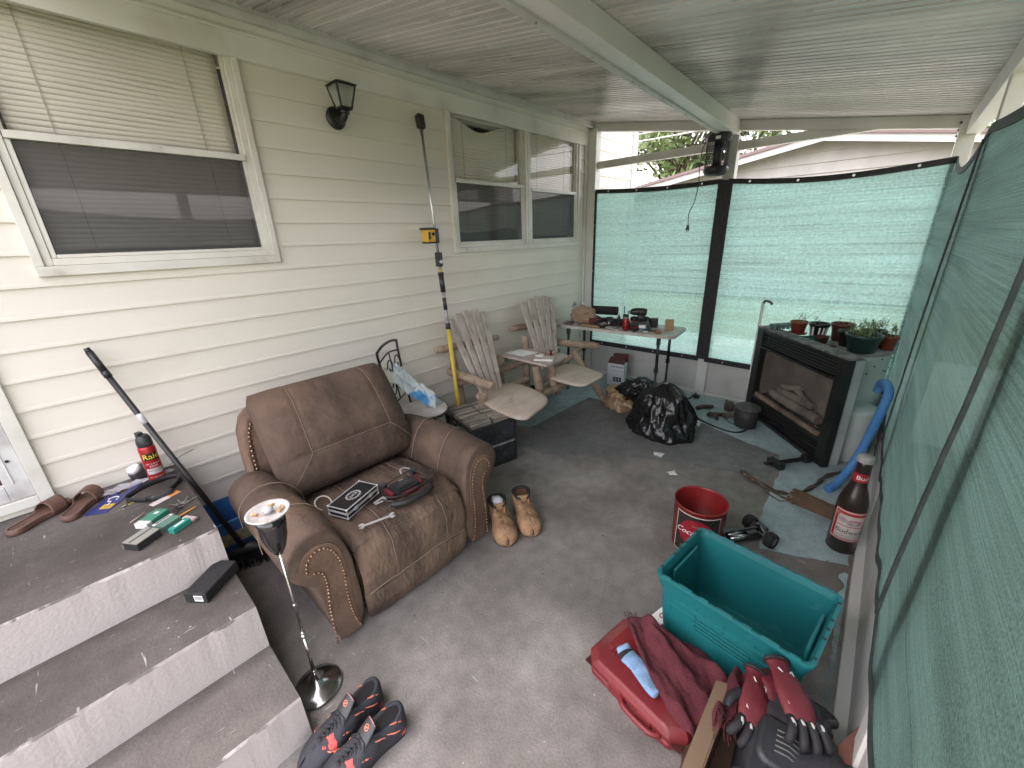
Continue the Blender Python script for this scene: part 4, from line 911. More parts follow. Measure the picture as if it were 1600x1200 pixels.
# ---------- crates with wood bundles ----------
crm=S('smoky black crate plastic',(.03,.032,.038),.25,(.055,.058,.068),5,.4,.7)
CR=R(-14); cc=V(1.885,2.065,0)
def crate(name,label,z0,h,grp):
    T=thing(name,label,'crate',(cc.x,cc.y,z0),CR,grp); W_,D_=.37,.40
    g=G(); g.box((0,0,.006),(W_-.02,D_-.02,.012))
    for sy in (-1,1): g.box((0,sy*(D_/2-.008),h/2),(W_-.001,.008,h-.014))
    for sx in (-1,1): g.box((sx*(W_/2-.008),0,h/2),(.008,D_-.018,h-.014))
    P('body',g,crm,T)
    g=G()
    for sy in (-1,1):
        for z in (.008,h-.008): g.box((0,sy*(D_/2-.004),z),(W_+.006,.016,.016))
        for sx in (-1,1): g.box((sx*(W_/2-.004),sy*(D_/2-.004),h/2),(.018,.018,h-.002))
        # x-shaped stiffener and centre post
        g.box((0,sy*(D_/2-.003),h/2),(.035,.006,h-.03))
        for s in (1,-1): g.bar((-W_/2+.015,sy*(D_/2-.0025),h/2-s*(h/2-.02)),(W_/2-.015,sy*(D_/2-.0025),h/2+s*(h/2-.02)),.004,.012)
    for sx in (-1,1):
        for z in (.008,h-.008): g.box((sx*(W_/2-.004),0,z),(.016,D_-.02,.016))
    P('ribs',g,black_pl,T,bevel=.002); return T
crate('plastic_crate','dark plastic crate on the floor, lower one of the two beside the log chair',0,.15,'stacked dark plastic crates')
crate('plastic_crate','dark plastic crate holding grey wood strips, upper one of the two',.178,.17,'stacked dark plastic crates')
g=G(); g.box((.03,-.02,.012),(.30,.34,.024)); solo('clear_tray',g,S('clear plastic tray',(.50,.54,.56),.2,(.35,.38,.4),20),'clear plastic tray squeezed between the two dark crates','tray',(cc.x,cc.y,.1515),CR,bevel=.003)
wst=S('grey weathered wood strips',(.40,.355,.30),.85,(.19,.155,.125),3,.4,.6,st=(1,6,30),bump=.8,bs=40,col3=(.45,.41,.36),sc3=5,l3=.55,h3=.7)
for i,(dx,lab) in enumerate(((-.095,'bundle of grey weathered wood strips filling the left half of the upper crate'),(.095,'bundle of grey weathered wood strips filling the right half of the upper crate'))):
    T=thing('wood_bundle',lab,'wood',(cc.x,cc.y,.19),CR,'wood bundles in the crate')
    g=G()
    for r in range(12):
        yy=-.165+r*.0295; 
        for zz in range(5):
            ww=.165+rnd.uniform(-.012,.008); g.box((dx+rnd.uniform(-.006,.006),yy,.02+zz*.036+rnd.uniform(-.004,.004)+.012*(r%2)*(zz==4)),(ww,.027+rnd.uniform(-.003,.002),.034),(rnd.uniform(-.05,.05),rnd.uniform(-.03,.03),rnd.uniform(-.03,.03)))
    P('strips',g,wst,T,kind='stuff')
# ---------- folding table ----------
TB=V(3.73,1.92,0); TR=R(5.5)
T=thing('folding_table','white plastic folding table with black legs set across the far shade screen','table',tuple(TB),TR)
TZ=.72
g=G(); g.prism(rpoly(.46,1.22,.06,6),TZ-.028,TZ); P('table_top',g,S('off-white table plastic',(.55,.52,.48),.5,(.45,.42,.38),7,bump=.2,bs=100,col3=(.30,.27,.24),sc3=5,l3=.62,h3=.8),T,bevel=.006)
for sy in (-1,1):
    for sx in (-1,1):
        g=G(); x=sx*.185;y=sy*.47; g.cyl((x,y,.36),(x,y,TZ-.03),.014,n=10); g.cyl((x,y,.0),(x,y,.38),.011,n=10); g.box((x,y,.37),(.034,.034,.045)); g.box((x,y,TZ-.07),(.036,.03,.06)); P('leg',g,black_mt,T)
    g=G(); g.cyl((-.185,sy*.47,.16),(.185,sy*.47,.16),.009,n=8); g.cyl((-.185,sy*.47,TZ-.04),(.185,sy*.47,TZ-.04),.010,n=8); g.cyl((0,sy*.47,TZ-.045),(0,sy*.2,TZ-.035),.006,n=8); P('cross_bar',g,black_mt,T)
def ont(x,y): # local table coords -> world
    p=Matrix.Rotation(TR,4,'Z')@V(x,y,0); return (TB.x+p.x,TB.y+p.y,TZ+.001)
# paper bag
def crumple(g,r,seed,amp=.35,n=30,fr=2.2,pinch=0,flat=True,fine=.12):
    secs=[]
    m=n//2
    for i in range(m+1):
        th=PI*i/m; q=[]
        for j in range(n):
            ph=2*PI*j/n; d=Vector((math.sin(th)*math.cos(ph),math.sin(th)*math.sin(ph),math.cos(th)))
            nn=noise.noise(d*fr+V(seed,0,0)); rg=1-abs(noise.noise(d*fr*2.2+V(seed,5,0)))*2
            k=1+amp*nn+fine*rg
            if pinch and d.z>.2: t=(d.z-.2)/.8; kx=1-pinch*math.sin(min(1,t*1.5)*PI/2); k2=k
            else: kx=1
            p=Vector((d.x*r[0]*k*kx,d.y*r[1]*k*kx,d.z*r[2]*(1+.3*amp*nn)))
            if flat: p.z=max(p.z+r[2]*.55,0.002+.004*abs(nn)) if p.z<0 else p.z+r[2]*.55
            if i in (0,m): p+=V(math.cos(ph),math.sin(ph),0)*1e-4
            q.append(p)
        secs.append(q)
    g.loft(secs,caps=False); return g
pbag=S('brown paper',(.33,.23,.15),.8,(.40,.30,.21),8,bump=1,bs=25)
g=crumple(G(),(.07,.12,.11),2,.42,64,fine=.3); solo('paper_bag',g,pbag,'crumpled brown paper bag at the wall end of the folding table','bag',ont(.02,.40))
T=thing('spray_can','white and grey spray can standing behind the paper bag','spray can',ont(.08,.545)); 
g=G(); g.lathe([(.0,.0),(.031,.0),(.032,.004),(.032,.15),(.026,.165),(.0,.165)],n=20); P('can',g,S('can print',(.45,.47,.5),.35,(.25,.22,.22),22),T); g=G(); g.lathe([(.0,.165),(.018,.165),(.018,.195),(.012,.20),(.0,.20)],n=16); P('cap',g,steel,T)
T=thing('marker_can','slim red-brown can next to the spray can behind the paper bag','can',ont(.14,.47))
g=G(); g.lathe([(.0,.0),(.02,.0),(.02,.13),(.012,.14),(.012,.155),(.0,.155)],n=16); P('can',g,S('red brown can',(.28,.09,.05),.4),T)
g=G(); g.lathe([(.0,.156),(.013,.156),(.013,.185),(.0,.185)],n=16); P('cap',g,white_pl,T)
dk=S('dark fabric',(.012,.012,.013),.85,bump=.5,bs=80)
g=G(); g.tube(cat([(0,-.14,.05),(0,-.10,.05),(0,.08,.05),(0,.13,.05)],5),[.02]+[.045]*14+[.02],14); solo('black_pouch',g,dk,'rounded black fabric pouch lying on top of the long black case','pouch',tuple(V(*ont(.10,.20))+V(0,0,.075)),TR+R(8))
g=G(); g.box((0,0,.028),(.09,.34,.055)); solo('black_long_case',g,dk,'long flat black case under the rounded pouch','case',ont(.04,.12),TR+R(4),bevel=.015)
g=G(); g.box((0,0,.03),(.08,.12,.06)); solo('maroon_box',g,S('maroon cloth',(.12,.03,.03),.8),'small maroon box peeking from under the long black case','box',ont(-.02,.24),TR-.2,bevel=.008)
T=thing('parts_tray','shallow dark tray heaped with small metal parts at the front edge of the folding table','tray',ont(-.12,.10),TR)
g=G(); g.lathe([(.0,.0),(.07,.0),(.085,.025),(.085,.03),(.078,.03),(.066,.006),(.0,.006)],n=24); P('dish',g,black_mt,T)
g=G()
for k in range(40): a=rnd.uniform(0,6.28);r=.06*rnd.random()**.5; g.box((r*math.cos(a),r*math.sin(a),.012+rnd.random()*.03),(rnd.uniform(.01,.04),.008,.008),(rnd.random()*3,rnd.random()*3,rnd.random()*3),k%3)
P('parts',g,[steel,S('rust',(.14,.06,.03),.8),white_pl],T,kind='stuff')
reds=S('dark red',(.22,.02,.02),.35)
for i,(x,y,lab) in enumerate(((-.10,-.04,'red and black pliers next to the tray of metal parts'),(-.02,-.07,'black-handled pliers with red grips beyond the others on the folding table'))):
    T=thing('pliers',lab,'pliers',ont(x,y),TR+i*.8)
    for s in (-1,1): g=G(); g.tube(cat([(0,0,.012),(.04,s*.02,.014),(.10,s*.018,.014)],4),[.006]*9,8); P('grip',g,reds if s==1-2*i else black_pl,T)
    g=G(); g.box((-.03,0,.012),(.06,.02,.012),None,0,.6); P('jaw',g,steel,T)
T=thing('soda_can','dark red drink can standing near the front edge of the folding table','can',ont(-.165,-.14))
g=G(); g.lathe([(.0,.0),(.024,.0),(.031,.010),(.032,.02),(.032,.10),(.026,.118),(.025,.120)],n=24); P('can',g,S('red can print',(.30,.015,.02),.25,(.5,.42,.4),14,.58,.64,metal=.3),T)
g=G(); g.lathe([(.0,.116),(.024,.116),(.0255,.121)],n=24); g.box((0,0,.1175),(.02,.012,.001)); P('lid',g,steel,T)
T=thing('power_tool','dark grey cordless tool standing on its battery on the folding table','power tool',ont(.02,-.22),TR+R(20))
g=G(); g.box((0,0,.025),(.085,.12,.05)); P('battery',g,S('grey battery',(.05,.05,.055),.5),T,bevel=.006)
g=G(); g.loft([[(x*s,y*s+dy,z) for x,y in rpoly(.05,.06,.015,3)] for z,s,dy in ((.05,.9,.0),(.09,.8,.0),(.13,1.1,.01))]); g.tube(cat([(0,-.05,.15),(0,.0,.155),(0,.06,.155),(0,.10,.15)],4),[.03,.035,.037,.038,.038,.038,.038,.038,.036,.034,.03,.028,.02],14); P('body',g,black_pl,T)
g=G(); g.cyl((0,.10,.15),(0,.13,.148),.018,.014,12); P('chuck',g,steel,T)
T=thing('camera_case','small black case with silver clasp at the back of the folding table','case',ont(.13,-.13),TR-.3)
g=G(); g.box((0,0,.04),(.07,.10,.08)); P('body',g,dk,T,bevel=.015); g=G(); g.box((-.037,0,.05),(.004,.02,.02)); P('clasp',g,chrome,T)
g=G(); g.box((0,0,.045),(.055,.07,.09)); solo('speaker_box',g,black_pl,'upright black box beside the cordless tool on the folding table','box',ont(.09,-.33),TR+.4,bevel=.006)
T=thing('charger','dark battery charger with a pale label in the middle of the folding table','charger',ont(-.06,-.27),TR+.2)
g=G(); g.box((0,0,.035),(.09,.11,.07),None,0,.85); P('body',g,S('charcoal plastic',(.035,.035,.04),.4),T,bevel=.008); g=G(); g.box((-.0445,0,.035),(.003,.06,.03)); P('label',g,paper,T)
for i in range(7):
    g=G(); a=rnd.uniform(-.6,.6); g.cyl((-.05,0,.007),(.05,0,.007),.0065,n=8,mi=0); g.cyl((.05,0,.007),(.075,0,.007),.003,.003,6,mi=1)
    lab=['screwdriver with black handle nearest the red can','pale screwdriver lying across the pile','blue-handled screwdriver in the middle of the pile','thin black screwdriver at the back of the pile','white-handled screwdriver on top of the pile','black screwdriver pointing to the table corner','short orange screwdriver beside the brown box'][i]
    cl=[black_pl,S('cream handle',(.5,.47,.4),.4),S('blue handle',(.04,.12,.35),.4),black_pl,white_pl,black_pl,S('orange handle',(.5,.18,.05),.4)][i]
    solo('screwdriver',g,[cl,steel],lab,'screwdriver',tuple(V(*ont(-.17+.03*(i%4),-.25-.028*i))+V(0,0,.004*(i%3))),TR+a,'screwdrivers spilled on the folding table')
T=thing('cardboard_tube_box','small square brown cardboard box at the open end of the folding table','box',ont(.04,-.49),TR+.2); g=G(); g.box((0,0,.045),(.075,.075,.09)); P('box',g,S('kraft card',(.36,.22,.12),.8,(.42,.28,.17),12),T,bevel=.002); g=G(); g.box((0,0,.0925),(.078,.078,.004)); P('lid',g,S('kraft lid',(.42,.30,.20),.8),T)
g=G(); g.box((0,0,.012),(.11,.045,.024)); solo('wooden_block',g,S('orange wood',(.30,.15,.07),.6,(.2,.1,.05),8),'small orange-brown wooden block lying near the table corner','block',ont(-.13,-.44),TR+.5,bevel=.004)
g=G(); g.sheet(lambda u,v:(.12*u,.10*v,.004+.008*noise.noise(Vector((u*3,v*3,3)))),8,8); solo('rag',g,S('grey rag',(.35,.34,.34),.9,(.2,.2,.21),9),'small grey rag lying between the pliers and the red can','rag',ont(-.20,-.10),TR)
# white carton under table
T=thing('carton','white printed carton with a dark open flap under the folding table','carton',(3.96,2.02,0),R(6))
g=G()
W_,D_,H_=.10,.19,.25
for a,b in (((-W_/2,-D_/2,0),(-W_/2+.003,D_/2,H_)),((W_/2-.003,-D_/2,0),(W_/2,D_/2,H_)),((-W_/2+.0031,-D_/2,0),(W_/2-.0031,-D_/2+.003,H_)),((-W_/2+.0031,D_/2-.003,0),(W_/2-.0031,D_/2,H_)),((-W_/2+.0031,-D_/2+.0031,0),(W_/2-.0031,D_/2-.0031,.003))): g.bb(a,b)
P('box',g,S('white carton',(.62,.64,.66),.7),T)
g=G(); g.add([(-.052,-.095,.252),(-.052,.095,.252),(.01,.085,.31),(.01,-.085,.32)],[(0,1,2,3)]); g.add([(.05,-.095,.252),(.05,.095,.252),(.10,.085,.33),(.10,-.085,.34)],[(0,1,2,3)]); P('flap',g,S('maroon carton inside',(.09,.03,.03),.8),T,solid=.002)
g=G()
for r in range(2):
    for c in range(3): g.box((-.0512,-.045+c*.034-.01,.085-r*.027),(.001,.029,.023))
for c in range(5): g.box((-.0512,-.07+c*.03,.215),(.001,.018,.012))
for c in range(4): g.box((-.0512,-.07+c*.035,.17),(.001,.025,.004))
P('print',g,S('dark print',(.05,.05,.055),.6),T)
# ---------- trash bags ----------
bagm=S('black bin bag film',(.010,.010,.011),.27,bump=.35,bs=20,spec=.5)
def bagfn(c,seed,rx,ry,h):
    g=G(); secs=[]; n=150;m=90
    for i in range(m+1):
        t=i/m; z=h*t
        prof=(.90+.12*math.sin(min(1,t*5)*PI/2))*(1-.50*max(0,t-.12)**1.25/.85) if t<.80 else None
        base80=(1.02)*(1-.50*.68**1.25/.85)
        if prof is None: q_=(t-.80)/.20; prof=base80*(1-q_**1.3*.86)
        lean=V(.02*t,-.01*t-.05*(1-t)*0,0); q=[]
        for j in range(n):
            ph=2*PI*j/n; d=V(math.cos(ph),math.sin(ph),t*1.6)
            rg=lambda f,s_: 1-2*abs(noise.noise(V(d.x*f,d.y*f,t*f*.8)+V(seed,s_,0)))
            k=1+.26*noise.noise(d*1.3+V(seed,0,0))+.085*rg(2.6,3)+.055*rg(5.5,9)+.030*rg(11,5)+.012*rg(22,2)
            k+= .085*math.sin(ph*11+seed+3*noise.noise(d*1.5)+1.5*t)*max(0,(t-.35)/.65)**1.2+.04*math.sin(ph*23+seed*2)*max(0,(t-.6)/.4)
            low=max(0,.22-t)/.22
            q.append(V(c[0]+rx*prof*k*math.cos(ph)*(1+.12*low),c[1]+ry*prof*k*math.sin(ph)*(1+.15*low*(1 if math.sin(ph)<0 else .3)),max(.002,z+(.05*noise.noise(V(d.x*2,d.y*2,seed))+.02*noise.noise(V(d.x*6,d.y*6,seed)))*t))+lean)
        secs.append(q)
    g.loft(secs,caps=True); return g
g=bagfn((3.12,1.17),4,.19,.25,.43); solo('trash_bag',g,bagm,'large full black plastic trash bag slumped on the floor in front of the folding table','trash bag',(3.13,1.19,0),w=True)
g=crumple(G(),(.13,.15,.13),11,.5,64,fr=2.2,fine=.35)
solo('trash_bag',g,bagm,'smaller black plastic bag slumped behind the large one','trash bag',(3.42,1.50,.12)).rotation_euler=(0,0,.5)
g=crumple(G(),(.12,.13,.15),21,.55,70,fr=2.4,fine=.42); solo('brown_plastic_bag',g,S('tan plastic bag',(.27,.18,.105),.4,(.33,.26,.12),4,bump=1,bs=25),'crumpled tan plastic bag of rubbish beside the right leg of the log chair','bag',(3.40,1.66,0))
# ---------- fireplace insert ----------
A=V(4.03,.735,0);B=V(3.26,.06,0); ang=math.atan2((B-A).y,(B-A).x); Lf=(B-A).length; FH=.79
T=thing('fireplace_insert','black gas fireplace insert with louvres and ceramic logs standing in the far corner','fireplace',tuple(A),ang)
# local: x along the face from A to B, y outward behind = +y? camera side is -y
sgn=1 if (Matrix.Rotation(ang,3,'Z')@V(0,1,0)).dot(V(0,0,0)-A)<0 else -1   # sgn: direction of the back
def fy(y): return y*sgn
fb=S('black stove steel',(.012,.012,.013),.35,(.02,.019,.018),10,bump=.15,bs=60,col3=(.10,.08,.065),sc3=14,l3=.68,h3=.76)
g=G(); D=.05
g.bb((0,fy(0),0),(.085,fy(D),FH)); g.bb((Lf-.085,fy(0),0),(Lf,fy(D),FH)); g.bb((.0855,fy(.002),FH-.025),(Lf-.0855,fy(D),FH)); g.bb((.0855,fy(.002),.0),(Lf-.0855,fy(D),.03)); g.bb((.0855,fy(.002),.165),(Lf-.0855,fy(D),.19)); g.bb((.0855,fy(.002),FH-.165),(Lf-.0855,fy(D),FH-.145))
P('surround',g,fb,T,bevel=.003)
for z0,z1,n in ((.035,.160,5),(FH-.142,FH-.03,5)):
    for k in range(n):
        z=z0+(z1-z0)*(k+.5)/n; g=G(); g.box((Lf/2,fy(.016),z),(Lf-.18,.020,.007),(R(25)*-sgn,0,0)); P('louvre',g,fb,T)
for q0,q1 in ((.03,.16),(FH-.14,FH-.03)): g=G(); g.bb((.086,fy(.05),q0),(Lf-.086,fy(.055),q1)); P('louvre_backing',g,dark_m,T)
g=G(); g.bb((.10,fy(.108),.19),(Lf-.10,fy(.113),FH-.165)); g.bb((.10,fy(.056),.185),(Lf-.10,fy(.108),.1895)); g.bb((.095,fy(.056),.19),(.10,fy(.108),FH-.165)); g.bb((Lf-.10,fy(.056),.19),(Lf-.095,fy(.108),FH-.165)); g.bb((.10,fy(.056),FH-.1645),(Lf-.10,fy(.108),FH-.16))
P('firebox',g,S('sooty firebrick',(.11,.09,.075),.9,(.16,.135,.11),4,bump=.5,bs=30),T)
g=G(); g.bb((.11,fy(.004),.191),(Lf-.11,fy(.03),.225)); P('lower_rail',g,S('rubbed tan rail',(.26,.19,.14),.6,(.10,.075,.055),7,.4,.6),T)
cer=S('ceramic log',(.20,.17,.14),.95,(.10,.085,.07),5,bump=1,bs=30)
for k,(a,b,r) in enumerate((((.22,.075,.26),(.82,.07,.27),.038),((.30,.085,.32),(.72,.08,.335),.030),((.35,.07,.36),(.56,.085,.42),.026),((.70,.07,.34),(.50,.085,.40),.024))):
    g=G(); a=(a[0],fy(a[1]),a[2]);b=(b[0],fy(b[1]),b[2]); log(g,a,b,r,k+30); g.disp(.008,22,k); P('ceramic_log',g,cer,T)
g=G()
for k in range(9): g.tube([(.2+k*.08,fy(.045),.195),(.2+k*.08,fy(.04),.24),(.2+k*.08,fy(.10),.245)],.006,6)
g.cyl((.18,fy(.04),.235),(.88,fy(.04),.235),.006,n=6); P('grate',g,black_mt,T)
drm_=S('pale grey green housing',(.40,.45,.43),.5,(.32,.36,.34),4,col3=(.2,.2,.18),sc3=4,l3=.6,h3=.8)
g=G(); g.bb((.02,fy(.0551),.01),(Lf-.02,fy(.116),.029)); g.bb((.02,fy(.117),.01),(Lf-.02,fy(.121),FH-.01)); g.bb((.013,fy(.0551),.01),(.0195,fy(.121),FH-.01)); g.bb((Lf-.0195,fy(.0551),.01),(Lf-.013,fy(.121),FH-.01)); g.bb((.02,fy(.0551),FH-.012),(Lf-.02,fy(.116),FH-.004)); P('housing',g,drm_,T)
g=G(); g.bb((-.004,fy(-.004),FH-.0005),(Lf+.002,fy(.10),FH+.012)); P('top_edge',g,S('dusty grey top',(.22,.21,.20),.8,(.10,.095,.09),18,bump=.6,bs=60),T)
# drums behind
drm=S('white plastic drum',(.50,.56,.53),.45,(.44,.49,.46),3,bump=.2,bs=20,col3=(.30,.32,.30),sc3=3,l3=.6,h3=.8)
T=thing('drum','upright white two-tier drum with a grey lid behind the fireplace insert carrying plant pots','drum',(3.90,.10,0))
g=G(); g.lathe([(.0,.0),(.245,.0),(.255,.02),(.255,.70),(.25,.735),(.0,.735)],n=48); P('body',g,drm,T)
g=G(); g.lathe([(.0,.737),(.265,.737),(.270,.744),(.270,.757),(.266,.763),(.0,.764)],n=48); P('lid',g,S('grey weathered lid',(.34,.33,.31),.7,(.22,.21,.19),9,bump=.4,bs=30),T)
g=G(); g.lathe([(.0,.0),(.162,.0),(.168,.01),(.168,.36),(.16,.385),(.11,.397),(.0,.40)],c=(-.29,-.10,0),n=48); P('lower_tier',g,drm,T)
for k in range(12):
    a=R(-170+k*9+rnd.uniform(-3,3)); z=rnd.uniform(.60,.72); g=G(); g.ball((.256*math.cos(a),.256*math.sin(a),z),(.005,.006,.006),6); P('rivet',g,black_mt,T)
# blue tube
pts=cat([(2.93,-.005,.025),(3.02,-.05,.06),(3.12,-.105,.20),(3.12,-.135,.40),(3.10,-.155,.60),(3.12,-.158,.67),(3.2,-.14,.695),(3.30,-.12,.66),(3.34,-.115,.60)],8)
g=G(); g.tube(pts,.024,14); solo('foam_tube',g,S('blue foam',(.07,.23,.52),.6,(.06,.19,.44),8,bump=.2,bs=60),'bent blue foam tube arching up beside the green curtain behind the bottle','tube',(2.93,0,0),w=True)
# pipe with hook
T=thing('white_pipe','thin white pipe with a bent black hook rising behind the fireplace insert','pipe',(4.10,.72,0))
g=G(); g.cyl((4.10,.745,0),(4.105,.745,.99),.013,n=10); P('pipe',g,white_pl,T,w=True)
g=G(); g.tube(cat([(4.105,.745,.98),(4.10,.73,1.01),(4.08,.69,1.005),(4.075,.67,.985)],4),.011,8); P('hook',g,S('grey hook',(.12,.12,.12),.5),T,w=True)
# ---------- plants ----------
soil=S('soil',(.05,.035,.025),.95,(.09,.07,.05),40,bump=1,bs=60)
stemm=S('seedling green',(.20,.28,.10),.6,(.30,.34,.18),20)
def pot(name,label,x,y,z,r,h,m,plants=0,ph=.08,grp='plant pots on the drum',leafy=True,seed=0,drop=0):
    rr=random.Random(seed); T=thing(name,label,'plant pot',(x,y,z),rr.uniform(0,3),grp)
    g=G(); g.lathe([(.0,.0),(r*.72,.0),(r*.93,h*.82),(r*1.0,h*.82),(r*1.03,h),(r*.95,h),(r*.9,h*.8),(r*.66,.01),(.0,.01)],n=28); P('pot',g,m,T)
    g=G(); g.sheet(lambda u,v:(r*.9*u*math.cos(2*PI*v),r*.9*u*math.sin(2*PI*v),h*.80+.004*noise.noise(Vector((u*9,v*20,seed)))),6,20); P('soil',g,soil,T)
    if plants:
        g=G()
        for k in range(plants):
            a=rr.uniform(0,6.28);q=r*.75*rr.random()**.5; x0,y0=q*math.cos(a),q*math.sin(a); hh=ph*rr.uniform(.5,1.1); dx,dy=rr.uniform(-.4,.4)*hh,rr.uniform(-.4,.4)*hh
            P0=V(x0,y0,h*.8);P1=V(x0+dx*.3,y0+dy*.3,h*.8+hh*.6);P2=V(x0+dx,y0+dy,h*.8+hh)
            g.tube(cat([P0,P1,P2],3),.0012,4)
            if leafy:
                for j in range(6):
                    c=P1.lerp(P2,rr.random()); a2=V(rr.gauss(0,1),rr.gauss(0,1),rr.gauss(0,.5)).normalized(); b=a2.cross(V(0,0,1)).normalized(); s=rr.uniform(.006,.013)
                    g.add([c,c+a2*s+b*s*.45,c+a2*s*2,c+a2*s-b*s*.45],[(0,1,2,3)])
        P('seedlings',g,stemm,T,kind=None)
    return T
terra=S('terracotta plastic',(.28,.06,.035),.5,(.24,.05,.03),8); blk=S('black nursery pot',(.014,.014,.015),.35); brown=S('brown pot',(.11,.03,.022),.45); grn=S('dark green planter',(.02,.05,.045),.35,(.03,.06,.055),10)
LZ=.765
pot('plant_pot','terracotta pot of short stalks nearest the white pipe',3.97,.44,LZ+.03,.062,.09,terra,14,.09,leafy=False,seed=1)
g=G(); g.lathe([(.0,.0),(.06,.0),(.068,.012),(.06,.012),(.0,.006)],n=24); solo('pot_saucer',g,terra,'round terracotta saucer under the pot of short stalks','saucer',(3.97,.44,LZ+.016))
pot('plant_pot','black pot with white labels holding one taller seedling',3.90,.30,LZ+.012,.068,.12,blk,3,.09,seed=2)
g=G()
for a in (190,215,240): t=R(a); g.box((3.90+.060*math.cos(t),.30+.060*math.sin(t),LZ+.07),(.003,.012,.07),(0,.12,t))
for a in (120,150): t=R(a); g.box((3.90+.060*math.cos(t),.30+.060*math.sin(t),LZ+.07),(.003,.012,.07),(0,.12,t))
solo('plant_labels',g,paper,'white plant labels stuck around the black pot','plant labels',(3.9,.3,LZ+.07),w=True)
pot('plant_pot','brown-red pot half hidden behind the round black pots',3.96,.16,LZ,.075,.135,brown,3,.07,seed=3)
pot('plant_pot','black round pot of soil in front of the brown-red pot',3.80,.10,LZ,.075,.115,blk,3,.05,seed=4)
pot('plant_pot','large dark green planter crowded with leggy seedlings',3.67,.02,LZ,.105,.125,grn,45,.12,seed=5)
pot('plant_pot','dark pot with feathery seedlings behind the large green planter',3.88,-.03,LZ,.07,.12,blk,26,.12,seed=6)
pot('plant_pot','small bright terracotta pot at the right edge of the drum lid',3.83,-.115,LZ,.052,.10,terra,14,.10,seed=7)
pot('plant_pot','small reddish pot tucked between the tray and the black pots',3.79,.26,LZ,.045,.055,brown,0,seed=8)
T=thing('seedling_tray','dark green rectangular seed tray at the front of the drum lid','tray',(3.76,.33,LZ+.001),R(-48))
g=G(); secs=[[(x*s,y*s,z) for x,y in rpoly(.19,.11,.02)] for s,z in ((.85,0),(1,.035),(1.06,.035),(1.06,.039),(.97,.039),(.82,.004))]; g.loft(secs,sm=False); P('tray',g,S('green tray',(.02,.09,.065),.4),T)
g=G()
for k in range(6): g.ball((rnd.uniform(-.06,.06),rnd.uniform(-.03,.03),.02),(.022,.018,.012),8,amp=.4)
P('tray_soil',g,soil,T)
T=thing('cell_tray','pale teal seedling cell tray behind the left top corner of the fireplace insert','tray',(4.0,.56,FH+.013),R(-40))
for i in range(5):
    for j in range(2): g=G(); x=-.08+i*.04;y=-.02+j*.04; g.lathe([(.0,.0),(.012,.0),(.017,.04),(.019,.04),(.016,.042),(.011,.004)],c=(x,y,0),n=10); P('cell',g,S('pale teal cell',(.25,.36,.35),.4),T)
g=G()
for k in range(12): a=rnd.uniform(0,6.28);r=.05*rnd.random(); g.ball((r*math.cos(a),r*math.sin(a),.012),(.02,.014,.012),7,amp=.5,seed=k)
solo('soil_clump',g,S('dead leaves',(.10,.04,.025),.9,(.16,.10,.06),30),'small heap of dry leaves and soil beside the large green planter','leaves',(3.66,.20,LZ),kind='stuff')
g=G(); g.tube(cat([(3.92,.42,LZ+.1),(3.93,.38,LZ+.17),(3.95,.33,LZ+.22)],4),.0015,4); solo('grass_stalk',g,stemm,'single long dry stalk leaning out of the terracotta pot','stalk',(3.92,.42,.86),w=True)
# ---------- floor clutter far ----------
T=thing('lidded_pot','black cast pot with a domed lid standing left of the fireplace insert','pot',(3.66,.64,0))
cast=S('cast iron',(.022,.021,.02),.6,(.035,.032,.03),20,bump=.5,bs=90)
g=G(); g.lathe([(.0,.0),(.075,.0),(.085,.01),(.092,.10),(.095,.17),(.088,.17)],n=32); P('body',g,cast,T)
g=G(); g.lathe([(.0,.215),(.03,.212),(.075,.195),(.102,.178),(.104,.170),(.0,.170)],n=32); P('lid',g,S('dusty lid',(.06,.058,.055),.7,(.09,.085,.08),14),T)
g=G(); g.tube(cat([(4.05,1.19,.04),(4.0,1.22,.012),(3.88,1.235,.008),(3.72,1.16,.008),(3.55,.98,.008),(3.47,.80,.008),(3.46,.68,.008),(3.52,.62,.010),(3.60,.60,.012)],8),.0075,8); g.tube(cat([(3.60,.66,.01),(3.65,.76,.006),(3.74,.84,.02)],5),.004,6)
solo('black_hose',g,black_pl,'thin black hose looping over the pale blue floor towards the lidded pot','hose',(3.7,1,0),w=True)
g=G(); g.box((0,0,.015),(.05,.045,.03),(0,0,.4)); g.cyl((-.03,-.02,.02),(.03,.02,.04),.01,n=8); g.cyl((.02,-.03,.02),(-.01,.04,.03),.008,n=8); solo('hose_valve',g,black_mt,'small black valve at the end of the hose by the foot of the middle post','valve',(4.06,1.18,0))
rt=S('dark rusty metal',(.06,.045,.038),.75,(.10,.075,.06),20,bump=.5,bs=60)
g=G(); g.tube([(0,0,.02),(.06,-.02,.02),(.13,-.10,.02)],[.02,.019,.016],10); solo('pipe_piece',g,rt,'short rusty pipe piece nearest the middle of the hose loop','pipe piece',(3.76,1.07,0))
g=G(); g.tube([(0,0,.022),(.05,-.06,.024),(.09,-.10,.02)],[.017,.02,.012],10); g.tube([(.03,-.08,.022),(.06,.0,.022)],.014,8); g.tube([(-.04,-.10,.02),(.03,-.04,.02)],.012,8); solo('pipe_tee',g,rt,'branched rusty pipe fitting lying between the other scrap pieces','pipe fitting',(3.66,.95,0))
g=G(); g.tube([(0,0,.026),(.08,-.10,.026),(.10,-.16,.03)],[.022,.022,.018],10); solo('pipe_elbow',g,rt,'rusty pipe elbow touching the lidded pot','pipe fitting',(3.72,.84,0))
